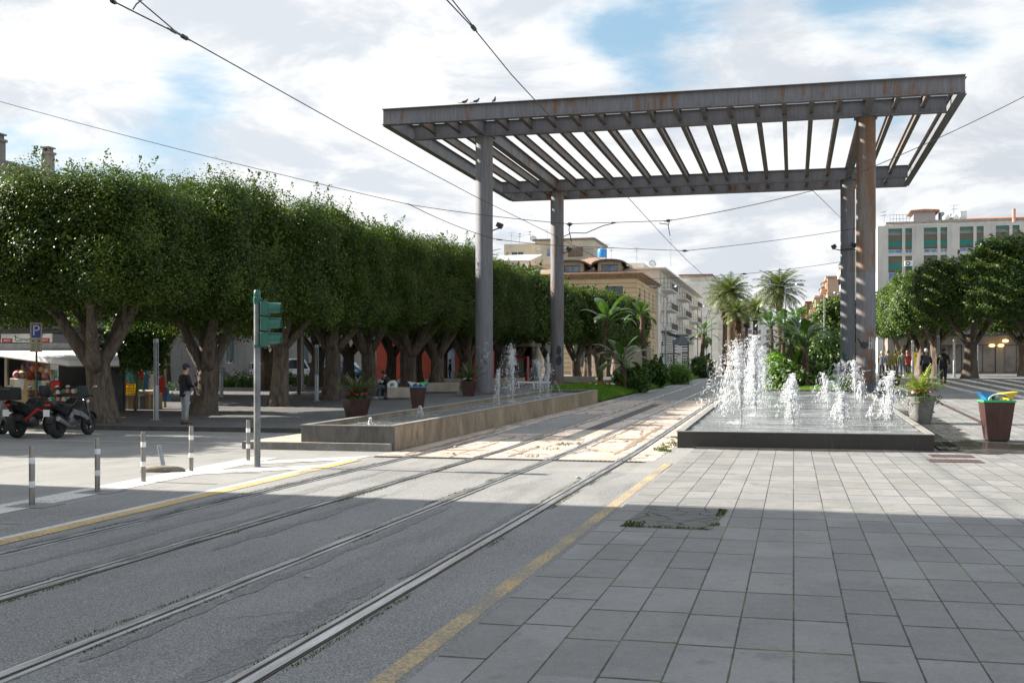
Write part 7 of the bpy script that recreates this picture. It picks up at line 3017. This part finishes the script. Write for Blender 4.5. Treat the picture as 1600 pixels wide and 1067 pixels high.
# ------------------------------------------------------------------ motorbikes, cars
M_PAINTB = pm('glossy black paint', (.018, .018, .02), .18, var=.3)
M_PAINTS = pm('silver paint', (.32, .33, .35), .28, .6, var=.15)
M_SEAT = pm('black vinyl seat', (.02, .02, .021), .55, var=.3)
M_TAIL = pm('red tail lamp', (.5, .02, .015), .2)
M_ENG = pm('grey engine castings', (.11, .11, .115), .45, .6, var=.3, scale=8)


def wheel(parent, x, R, r, w=1.0, disc=True):
    o = MB()
    o.torus((x, 0, R + r), R, r, 'y', 30, 10, w)
    o.build('tyre', M_RUBBER, parent, True)
    h = MB()
    h.torus((x, 0, R + r), R - r * .9, .018, 'y', 28, 8, 2.2)
    for k in range(5):
        a = k * 2 * pi / 5
        h.bar((x, 0, R + r), (x + (R - r) * cos(a), 0, R + r + (R - r) * sin(a)), .035, .035, (0, 1, 0))
    h.tube([(x, -.07, R + r), (x, .07, R + r)], .045, 12)
    h.build('rim', M_DKGREY, parent)
    if disc:
        d = MB()
        d.torus((x, .075, R + r), R * .5, .035, 'y', 24, 6, .12)
        d.build('brake_disc', M_CHROME, parent)


def bike(x, y, rz0, label, kind, accent):
    t = thing('motorbike', label, 'motorbike', (x, y, tz(y)), rz0, 'motorbikes parked nose to the kerb')
    if kind == 'scooter':
        wr, wf, L = (.20, .075), (.21, .065), 1.38
    else:
        wr, wf, L = (.235, .085), (.245, .065), 1.42
    wheel(t, 0, *wr, 1.25)
    wheel(t, L, *wf)
    m = MB()                                          # body
    if kind == 'scooter':
        m.prism([(-.28, .62), (-.36, .78), (-.2, .84), (.3, .80), (.52, .60), (.55, .36), (.92, .30), (1.0, .40), (1.12, .95), (1.28, 1.0), (1.34, .72), (1.2, .46), (1.02, .22), (.5, .22), (.3, .40), (-.02, .50)], 'y', -.19, .19, .18)
    else:
        m.prism([(-.32, .80), (-.42, .93), (-.3, .96), (.25, .82), (.48, .86), (.72, 1.02), (.98, 1.0), (1.12, .90), (1.2, .72), (1.02, .55), (.88, .36), (.4, .32), (.3, .52), (.0, .66)], 'y', -.15, .15, .2)
    b = m.build('body', M_PAINTB if accent != 'silver' else M_PAINTS, t, 'auto', bevel=.012)
    if accent == 'red':
        k = MB()
        for s in (-1, 1):
            k.bar((.12, s * .13, .45), (.6, s * .16, .72), .03, .06)
            k.bar((.6, s * .16, .72), (1.02, s * .14, .62), .03, .05)
        k.build('side_trim', M_REDP, t)
    else:
        k = MB()
        for s in (-1, 1):
            k.prism([(.2, .52), (.42, .74), (.8, .66), (1.14, .5), (1.1, .42), (.75, .54), (.45, .6), (.3, .48)], 'y', s * .2 - .012, s * .2 + .012)
        k.build('side_trim', M_PAINTS, t)
    m = MB()                                          # seat
    m.prism([(-.36, .86), (-.3, .97), (.0, .93), (.12, .86), (.5, .88), (.52, .80), (.1, .78), (-.2, .82)], 'y', -.15, .15, .12)
    m.build('seat', M_SEAT, t, 'auto')
    m = MB()                                          # engine
    m.box((.48, 0, .42), (.46, .3, .3))
    m.ball((.42, .13, .40), (.15, .09, .15), 12, 8)
    m.ball((.42, -.13, .40), (.15, .09, .15), 12, 8)
    m.bar((0, .1, wr[0] + wr[1]), (.45, .12, .4), .05, .08)
    m.build('engine', M_ENG, t)
    m = MB()                                          # exhaust
    m.tube([(.5, -.17, .3), (.25, -.2, .3), (.12, -.21, .36), (-.3, -.22, .52)], [.03, .03, .06, .065], 12)
    m.build('exhaust', M_CHROME if accent != 'red' else M_BLACK, t, 'auto')
    m = MB()                                          # fork
    for s in (-1, 1):
        m.bar((L, s * .085, wf[0] + wf[1]), (L - .3, s * .085, 1.0), .045)
    m.build('fork', M_CHROME, t)
    m = MB()
    m.tube([(L - .38 + .0, -.36, 1.06), (L - .33, -.2, 1.06), (L - .28, 0, 1.02), (L - .33, .2, 1.06), (L - .38, .36, 1.06)], .016, 8)
    hb = m.build('handlebar', M_BLACK, t)
    m = MB()
    for s in (-1, 1):
        m.tube([(L - .41, s * .26, 1.065), (L - .385, s * .38, 1.06)], .024, 8)
    m.build('grip', M_RUBBER, hb)
    for s in (-1, 1):
        k = MB()
        k.cyl((L - .32, s * .24, 1.06), (L - .3, s * .38, 1.27), .009, 6)
        k.ball((L - .3, s * .40, 1.30), (.022, .07, .05), 12, 8)
        mr = k.build('mirror', M_BLACK, t, True)
        g = MB()
        g.ball((L - .318, s * .40, 1.30), (.008, .058, .04), 12, 6)
        g.build('mirror_glass', M_CHROME, mr, True)
    m = MB()                                          # windscreen and lamp
    m.prism([(L - .22, 1.0), (L - .30, 1.32), (L - .28, 1.33), (L - .14, 1.02)], 'y', -.16, .16, .15)
    m.build('windscreen', glass_mat('smoked screen', (.05, .06, .065), .1) if 'smoked screen' not in bpy.data.materials else bpy.data.materials['smoked screen'], t)
    m = MB()
    m.ball((L - .1, 0, .90), (.07, .1, .08), 12, 8)
    m.build('headlight', M_CHROME, t, True)
    m = MB()
    m.box((-.42, 0, .86), (.05, .16, .06))
    m.build('tail_light', M_TAIL, t, bevel=.012)
    n = 10
    for (cx_, R_, a0, a1, wd) in ((0, wr[0] + wr[1] + .02, 1.2, 2.9, .1), (L, wf[0] + wf[1] + .02, .4, 2.4, .08)):
        vs = []
        m = MB()
        for i in range(n + 1):
            a = a0 + (a1 - a0) * i / n
            for dr in (0, .012):
                for s in (-1, 1):
                    vs.append((cx_ + (R_ + dr) * cos(a), s * wd, wf[0] + wf[1] + (R_ + dr) * sin(a)))
        m.add(vs, [q for i in range(n) for q in ((4 * i, 4 * i + 1, 4 * i + 5, 4 * i + 4), (4 * i + 2, 4 * i + 6, 4 * i + 7, 4 * i + 3), (4 * i, 4 * i + 4, 4 * i + 6, 4 * i + 2), (4 * i + 1, 4 * i + 3, 4 * i + 7, 4 * i + 5))])
        m.build('mudguard', M_BLACK, t, 'auto')
    m = MB()
    m.box((-.46, 0, .66), (.012, .17, .17))
    p = m.build('number_plate', M_WHITEP, t)
    p.rotation_euler = (0, .0, 0)
    m = MB()
    m.bar((.35, .16, .25), (.25, .3, .02), .025)
    m.build('side_stand', M_CHROME, t)
    if kind == 'box':
        m = MB()
        m.prism([(-.55, .98), (-.62, 1.25), (-.5, 1.32), (-.12, 1.3), (-.1, .98)], 'y', -.22, .22, .12)
        m.build('top_box', M_BLACK, t, 'auto')
    t.rotation_euler = (0, 0, rz0)
    return t


bike(-20.6, 24.6, pi / 2 + .08, 'silver grey scooter at the picture edge with a round mirror', 'scooter', 'silver')
bike(-19.3, 24.75, pi / 2 + .05, 'black motorbike with red trim and a black top box', 'box', 'red')
bike(-18.2, 24.85, pi / 2 + .06, 'black motorbike with silver side panels, nearest the thick trunk', 'bike', 'panel')


def car(x, y, z, rz0, label, mat, group='cars parked beyond the plaza', tall=0.0):
    t = thing('parked_car', label, 'car', (x, y, z), rz0, group)
    m = MB()
    m.prism([(-2.0, .32), (-2.05, .62), (-1.95, .86), (-1.0, .92), (.75, .90), (1.75, .80), (2.02, .62), (2.05, .35), (1.6, .25), (-1.6, .25)], 'y', -.82, .82, .05)
    b = m.build('body', mat, t, 'auto', bevel=.02)
    m = MB()
    m.prism([(-1.85, .9), (-1.55, 1.36 + tall), (-1.2, 1.44 + tall), (.1, 1.44 + tall), (.45, 1.36 + tall), (1.05, .9)], 'y', -.72, .72, .08)
    m.build('cabin', mat, t, 'auto', bevel=.02)
    m = MB()
    for s in (-1, 1):
        for q_ in ([(-1.55, .95), (-1.38, 1.33 + tall), (-.5, 1.36 + tall), (-.5, .95)], [(-.42, .95), (-.42, 1.36 + tall), (.12, 1.36 + tall), (.75, .95)]):
            m.prism(q_, 'y', s * .725 - .012, s * .725 + .012)
    m.prism([(.55, 1.30 + tall), (.57, 1.31 + tall), (1.03, .97), (1.0, .95)], 'y', -.6, .6)
    m.prism([(-1.86, .97), (-1.88, .98), (-1.6, 1.33 + tall), (-1.58, 1.32 + tall)], 'y', -.6, .6)
    m.build('window', M_GLASS, t)
    for xw in (-1.25, 1.25):
        for s in (-1, 1):
            k = MB()
            k.torus((xw, s * .74, .31), .23, .085, 'y', 22, 8, 1.1)
            wl_ = k.build('wheel', M_RUBBER, t, True)
            k = MB()
            k.tube([(xw, s * .72, .31), (xw, s * .80, .31)], [.17, .15], 14)
            k.build('rim', M_PAINTS, wl_)
    m = MB()
    for s in (-1, 1):
        m.box((2.0, s * .6, .66), (.1, .3, .12))
    m.build('headlight', M_CHROME, t)
    m = MB()
    for s in (-1, 1):
        m.box((-2.0, s * .66, .7), (.08, .16, .2))
    m.build('tail_light', M_TAIL, t)
    return t


M_CARB = pm('dark blue car paint', (.02, .03, .05), .25, .3)
M_CARL = pm('light blue car paint', (.10, .19, .30), .3, .2)
M_CARW = pm('white car paint', (.7, .7, .7), .3)
M_CARG = pm('grey car paint', (.2, .21, .22), .3, .4)
for px, Y, rz0, mt, lab, tl in ((462, 88, 1.2, M_CARW, 'white van like car seen behind the pale split trunk', .35), (494, 90, .1, M_CARB, 'dark car seen between the slotted post and the dark trunk', 0), (524, 92, .2, M_CARL, 'pale blue car between two dark trunks', 0),
                            (543, 94, .15, M_CARL, 'light blue car behind the palm planter', .15), (405, 90, .1, M_CARW, 'white car half hidden behind the traffic light pole', 0), (330, 84, .1, M_CARG, 'grey car far behind the man in grey jeans', 0)):
    car(wx(px, Y), Y, lz(Y), rz0, lab, mt, tall=tl)
for px, Y, mt, lab in ((1191, 190, M_CARG, 'grey car driving up the avenue behind the plumes'), (1204, 215, M_CARB, 'dark car further up the avenue'), (1180, 240, M_CARW, 'white car far up the avenue'), (1166, 170, M_CARB, 'dark car at the palm trunks behind the plumes')):
    car(wx(px, Y), Y, .91, -pi / 2, lab, mt, 'cars on the avenue')

# ------------------------------------------------------------------ people
M_SKIN = pm('skin', (.42, .25, .17), .5, var=.12, scale=20)
M_HAIRD = pm('dark hair', (.02, .015, .012), .5, var=.4, scale=40)
M_HAIRW = pm('white hair', (.6, .58, .55), .6, var=.2, scale=40)
M_HAIRO = pm('ginger hair', (.32, .13, .05), .6, var=.3, scale=40)


def cloth(name, c):
    return pm(name, c, .85, var=.25, scale=6, fine=.3, local=True)


def skin(name, P, E, R, mat, parent, sub=1):
    me = bpy.data.meshes.new(name)
    me.from_pydata([tuple(p) for p in P], E, [])
    me.materials.append(mat)
    o = bpy.data.objects.new(name, me)
    COL.objects.link(o)
    o.parent = parent
    md = o.modifiers.new('skin', 'SKIN')
    md.use_smooth_shade = True
    md.branch_smoothing = .5
    if not me.skin_vertices:
        raise RuntimeError('no skin layer')
    for i, r in enumerate(R):
        sv = me.skin_vertices[0].data[i]
        sv.radius = r if isinstance(r, tuple) else (r, r)
        sv.use_root = i == 0
    sb = o.modifiers.new('sub', 'SUBSURF')
    sb.levels = sub
    sb.render_levels = sub
    return o


def person(label, x, y, z, rz0, jacket, trousers, shoes, hair, h=1.75, group=None, pose='walk', coat=.80, bald=False, hood=False, cap=None, stripes=None, phase=1, backpack=False, hold=None):
    """faces local +x. joints are laid out for the pose, then skinned; clothes follow the same joints"""
    t = thing('person', label, 'person', (x, y, z), rz0, group)
    s = h / 1.75
    t.scale = (s, s, s)
    V = lambda a, b, c: Vector((a, b, c))
    pel, sp, ch, nk = V(0, 0, .95), V(.0, 0, 1.12), V(.0, 0, 1.32), V(.0, 0, 1.48)
    hd0, hd1 = V(.015, 0, 1.585), V(.01, 0, 1.665)
    sh = {k: V(-.01, k * .185, 1.405) for k in (-1, 1)}
    hip = {k: V(0, k * .095, .9) for k in (-1, 1)}
    if pose == 'walk':
        kn = {1: V(.13 * phase + .03, .1, .50), -1: V(-.02 * phase, -.1, .49)}
        an = {1: V(.24 * phase, .1, .09), -1: V(-.24 * phase, -.1, .14)}
        el = {1: V(-.12 * phase, .25, 1.14), -1: V(.08 * phase, -.25, 1.14)}
        wr = {1: V(-.10 * phase, .25, .90), -1: V(.17 * phase, -.24, .92)}
    elif pose == 'sit':
        d = -.5
        for v in (pel, sp, ch, nk, hd0, hd1):
            v.z += d
        sp.x, ch.x, nk.x, hd0.x, hd1.x = .03, .12, .22, .30, .33
        nk.z -= .03
        hd0.z -= .06
        hd1.z -= .08
        sh = {k: V(.18, k * .185, .88) for k in (-1, 1)}
        hip = {k: V(0.02, k * .1, .42) for k in (-1, 1)}
        kn = {k: V(.42, k * .14, .47) for k in (-1, 1)}
        an = {1: V(.56, .12, .06), -1: V(.48, -.14, .06)}
        el = {k: V(.26, k * .26, .64) for k in (-1, 1)}
        wr = {k: V(.46, k * .08, .62) for k in (-1, 1)}
    else:
        kn = {1: V(.03, .1, .5), -1: V(.0, -.1, .5)}
        an = {1: V(.02, .12, .09), -1: V(-.04, -.11, .09)}
        el = {k: V(-.02, k * .27, 1.14) for k in (-1, 1)}
        wr = {k: V(.06, k * .25, .9) for k in (-1, 1)}
        if hold:
            el = {k: V(.0, k * .27, 1.13) for k in (-1, 1)}
            wr = {k: V(.25, k * .08, 1.08) for k in (-1, 1)}
            hd0.x, hd1.x = .03, .05
            hd1.z -= .015
    P, R, E = [pel, sp, ch, nk, hd0, hd1], [(.13, .1), (.12, .09), (.13, .1), .055, (.072, .085), (.078, .09)], [(0, 1), (1, 2), (2, 3), (3, 4), (4, 5)]
    P.append(hd1 + V(-.005, 0, .06)); R.append((.055, .065)); E.append((5, 6))
    nose = len(P)
    P.append(hd0 + V(.105, 0, .015)); R.append(.014); E.append((4, nose))
    for k in (-1, 1):
        b = len(P)
        P += [sh[k], el[k], wr[k]]
        R += [.055, .042, .028]
        E += [(2, b), (b, b + 1), (b + 1, b + 2)]
        d = (wr[k] - el[k]).normalized()
        side = V(0, 1, 0) if abs(d.y) < .8 else V(1, 0, 0)
        side = (side - d * side.dot(d)).normalized()
        palm = wr[k] + d * .06
        P.append(palm); R.append((.024, .036)); E.append((b + 2, b + 3))
        cu_ = d.cross(side) * (k if hold else -k) * .5
        for j, ln in enumerate((.075, .085, .08, .065)):
            f = len(P)
            base = palm + d * .035 + side * (.03 - .02 * j)
            P += [base, base + d * ln * .5 + cu_ * ln * .25, base + d * ln * .8 + cu_ * ln * .7]
            R += [.0095, .0088, .0075]
            E += [(b + 3, f), (f, f + 1), (f + 1, f + 2)]
        f = len(P)
        P += [palm + side * .042 - d * .02, palm + side * .062 + d * .025 + cu_ * .03]
        R += [.011, .009]
        E += [(b + 3, f), (f, f + 1)]
    for k in (-1, 1):
        b = len(P)
        P += [hip[k], kn[k], an[k], an[k] + V(.1, 0, -.04)]
        R += [.085, .06, .04, .03]
        E += [(0, b), (b, b + 1), (b + 1, b + 2), (b + 2, b + 3)]
    skin('body', P, E, R, M_SKIN, t)
    # clothes
    up = (ch - pel).normalized()
    low = pel + V(0, 0, coat - .95) if pose != 'sit' else pel + V(-.02, 0, .0)
    if low.z > pel.z - .02:
        low.z = pel.z - .03
    P = [pel + V(0, 0, .03), sp, ch, nk + V(-.015, 0, -.035), low]
    R = [(.155, .185), (.15, .18), (.155, .19), (.085, .1), (.165, .205)]
    E = [(0, 1), (1, 2), (2, 3), (0, 4)]
    for k in (-1, 1):
        b = len(P)
        P += [sh[k] + V(0, -k * .01, 0), el[k], wr[k] - (wr[k] - el[k]).normalized() * .02]
        R += [.082, .065, .05]
        E += [(2, b), (b, b + 1), (b + 1, b + 2)]
    jk = skin('jacket', P, E, R, jacket, t)
    if stripes:
        m = MB()
        for k in (-1, 1):
            p = sh[k].lerp(el[k], .45)
            q_ = sh[k].lerp(el[k], .62)
            m.tube([p, q_], .082, 10)
            p = sh[k].lerp(el[k], .72)
            q_ = sh[k].lerp(el[k], .82)
            m.tube([p, q_], .078, 10)
        m.build('sleeve_stripe', stripes, jk, True)
    P = [pel + V(0, 0, .02)]
    R = [(.12, .145)]
    E = []
    for k in (-1, 1):
        b = len(P)
        P += [hip[k] + V(0, 0, -.04 if pose != 'sit' else 0), hip[k].lerp(kn[k], .5), kn[k], an[k] + V(0, 0, .0)]
        R += [.095, .09, .072, .062]
        E += [(0, b), (b, b + 1), (b + 1, b + 2), (b + 2, b + 3)]
    skin('trousers', P, E, R, trousers, t)
    for k in (-1, 1):
        m = MB()
        a = an[k]
        pitch = -.35 if (pose == 'walk' and a.x < 0) else 0
        m.tube([a + V(-.08, 0, -.05), a + V(-.06, 0, -.03), a + V(.02, 0, -.01), a + V(.1, 0, -.035), a + V(.17, 0, -.05), a + V(.2, 0, -.06)], [.03, .048, .056, .048, .042, .02], 10)
        m.box(tuple(a + V(.055, 0, -.078)), (.27, .085, .022))
        m.build('shoe', shoes, t, True)
    m = MB()
    c = hd1 + V(-.012, 0, .035)
    if cap:
        m.ball(c + V(-.03, 0, -.055), (.082, .09, .07), 12, 8)
        m.build('hair', hair, t, True)
        m = MB()
        m.ball(c + V(0, 0, .0), (.112, .1, .085), 14, 8)
        m.box(tuple(c + V(.13, 0, -.02)), (.1, .14, .014))
        m.build('cap', cap, t, True)
    else:
        m.ball(c + V(-.012, 0, -.005), (.102, .094, .09), 14, 8)
        m.ball(c + V(-.045, 0, -.06), (.07, .085, .075), 12, 8)
        m.build('hair', hair, t, True)
    if hood:
        m = MB()
        m.tube([nk + V(-.1, -.1, -.02), nk + V(-.13, 0, .0), nk + V(-.1, .1, -.02), nk + V(0, .11, -.03)], [.05, .065, .05, .03], 8)
        m.build('hood', jacket, jk, True)
    m = MB()
    for k in (-1, 1):
        m.ball(hd0 + V(.083, k * .033, .042), (.012, .014, .009), 8, 6)
    m.ball(hd0 + V(.09, 0, -.045), (.01, .026, .007), 8, 5)
    m.build('face', pm('dark eyes and lips', (.08, .04, .035), .4), t, True)
    m = MB()
    for k in (-1, 1):
        m.ball(hd0 + V(-.005, k * .088, .02), (.025, .012, .034), 8, 6)
    m.build('ear', M_SKIN, t, True)
    if backpack:
        b_ = thing('backpack', 'black backpack carried by the white haired walker', 'backpack', (0, 0, 0))
        b_.matrix_world = Matrix.Translation((x, y, z)) @ Matrix.Rotation(rz0, 4, 'Z') @ Matrix.Translation((-.22 * s, 0, 1.22 * s))
        m = MB()
        m.prism([(-.13, -.24), (.13, -.24), (.15, .1), (.1, .22), (-.1, .22), (-.15, .1)], 'x', -.09, .08, .14)
        m.build('bag', M_BLACK, b_, 'auto', bevel=.02)
        m = MB()
        for k in (-1, 1):
            m.tube([(.08, k * .1, .2), (.2, k * .12, .24), (.33, k * .13, .12), (.3, k * .15, -.1), (.08, k * .12, -.2)], .02, 6)
        m.build('strap', M_DKGREY, b_, True)
    if hold == 'phone':
        p_ = thing('phone', 'dark phone held up in both hands by the ' + label.split(' ')[-1] if False else 'dark phone held in front by the man standing ' + ('on the kerb' if y < 40 else 'on the track'), 'phone', (0, 0, 0))
        p_.matrix_world = Matrix.Translation((x, y, z)) @ Matrix.Rotation(rz0, 4, 'Z') @ Matrix.Translation((.35 * s, 0, 1.13 * s)) @ Matrix.Rotation(-.5, 4, 'Y')
        m = MB()
        m.box((0, 0, 0), (.009, .075, .15))
        m.build('case', M_BLACK, p_, bevel=.003)
        m = MB()
        m.box((-.0052, 0, 0), (.001, .068, .14))
        m.build('screen', M_GLASS, p_)
    return t


person('man in a black jacket and pale grey jeans standing on the kerb, back turned', wx(289, 29.0), 29.0, lz(29), radians(62), cloth('black jacket', (.012, .012, .013)), cloth('pale grey jeans', (.33, .34, .37)), cloth('brown shoes', (.13, .085, .06)), M_HAIRD, 1.74, pose='stand', hold='phone', cap=cloth('dark cap', (.03, .032, .04)))
# seated on the first bench, turned to the trees
bx_, by_ = wx(608, 44.3), 44.3
person('seated person in a black jacket with white sleeve stripes and jeans', bx_, by_, lz(by_) + .03, radians(165), cloth('black tracksuit top', (.013, .013, .015)), cloth('blue jeans', (.06, .10, .18)), cloth('white trainers', (.62, .62, .62)), M_HAIRD, 1.72, pose='sit', stripes=M_WHITEP)
t = thing('carrier_bag', 'white carrier bag with dark print resting beside the seated person', 'bag', (wx(614, 44.2), 44.1, lz(44.2) + .48), .2)
m = MB()
m.prism([(-.2, 0), (.2, 0), (.22, .2), (.1, .32), (-.08, .3), (-.22, .18)], 'y', -.1, .1, .2)
m.build('bag', M_WHITEP, t, 'auto')
m = MB()
m.prism([(-.08, .06), (.1, .1), (.06, .2), (-.06, .18)], 'y', -.106, -.1)
m.build('print', GC['green'], t)
person('person in dark clothes standing between the far trunks', wx(703, 84), 84, lz(84), radians(200), cloth('black coat', (.015, .015, .016)), cloth('blue jeans', (.06, .10, .18)), M_BLACK, M_HAIRD, 1.7, pose='stand')
person('man in a dark blue jacket and grey trousers standing on the tram track', wx(1107, 88), 88, tz(88), radians(20), cloth('dark navy jacket', (.018, .022, .04)), cloth('grey track trousers', (.13, .135, .15)), M_BLACK, M_HAIRD, 1.75, pose='stand', hold='phone')
person('elderly man in a long navy coat standing by the bushes', wx(1280, 89), 89, rb(wx(1280, 89), 89) - .06, radians(-30), cloth('navy coat', (.022, .035, .075)), cloth('blue jeans', (.06, .10, .18)), M_BLACK, M_HAIRW, 1.72, pose='stand', coat=.55)
person('white haired man in a navy jacket walking away with a backpack', wx(1447, 58.5), 58.5, rz_(58.5), radians(85), cloth('navy jacket', (.018, .025, .05)), cloth('dark jeans', (.025, .032, .06)), cloth('tan boots', (.24, .15, .07)), M_HAIRW, 1.74, 'walkers on the slab plaza', coat=.78, backpack=True)
person('man in a black hooded jacket and dark cap walking away', wx(1474, 58.3), 58.3, rz_(58.3), radians(88), cloth('black jacket', (.012, .012, .013)), cloth('navy trousers', (.022, .026, .05)), M_BLACK, M_HAIRD, 1.78, 'walkers on the slab plaza', coat=.82, hood=True, cap=cloth('dark cap', (.03, .032, .04)), phase=-1)
G_ = 'group of walkers behind the rusty column'
person('walker in a grey green jacket and blue jeans with white shoes', wx(1410, 76), 76, rz_(76), radians(80), cloth('grey green jacket', (.13, .15, .13)), cloth('blue jeans', (.06, .10, .18)), cloth('white trainers', (.62, .62, .62)), M_HAIRD, 1.74, G_)
person('ginger haired walker in a bright red jacket', wx(1417.5, 78), 78, rz_(78), radians(95), cloth('red jacket', (.45, .02, .02)), cloth('black trousers', (.015, .015, .017)), M_BLACK, M_HAIRO, 1.72, G_, phase=-1)
person('walker dressed in black next to the grey green jacket', wx(1405, 79), 79, rz_(79), radians(80), cloth('black coat', (.015, .015, .016)), cloth('blue jeans', (.06, .10, .18)), M_BLACK, M_HAIRD, 1.68, G_, phase=-1)
person('walker in black with a pale shoulder bag strap, left of the black coat', wx(1399, 80), 80, rz_(80), radians(60), cloth('black jacket', (.012, .012, .013)), cloth('black trousers', (.015, .015, .017)), M_BLACK, M_HAIRD, 1.76, G_, stripes=M_WHITEP)
person('walker in a bright blue jacket half hidden by the fan palm', wx(1388, 77), 77, rz_(77), radians(75), cloth('blue jacket', (.04, .07, .2)), cloth('dark jeans', (.025, .032, .06)), M_BLACK, M_HAIRD, 1.74, G_)
person('fair haired walker right beside the rusty column', wx(1378, 79), 79, rz_(79), radians(75), cloth('grey jacket', (.1, .11, .12)), cloth('dark jeans', (.025, .032, .06)), M_BLACK, M_HAIRW, 1.7, G_, phase=-1)
person('person in a dark blue coat just left of the shaded column of the rusty pair', wx(1311.5, 78), 78, rz_(78) - .1, radians(180), cloth('navy coat', (.022, .035, .075)), cloth('blue jeans', (.06, .10, .18)), M_BLACK, M_HAIRD, 1.7, pose='stand')
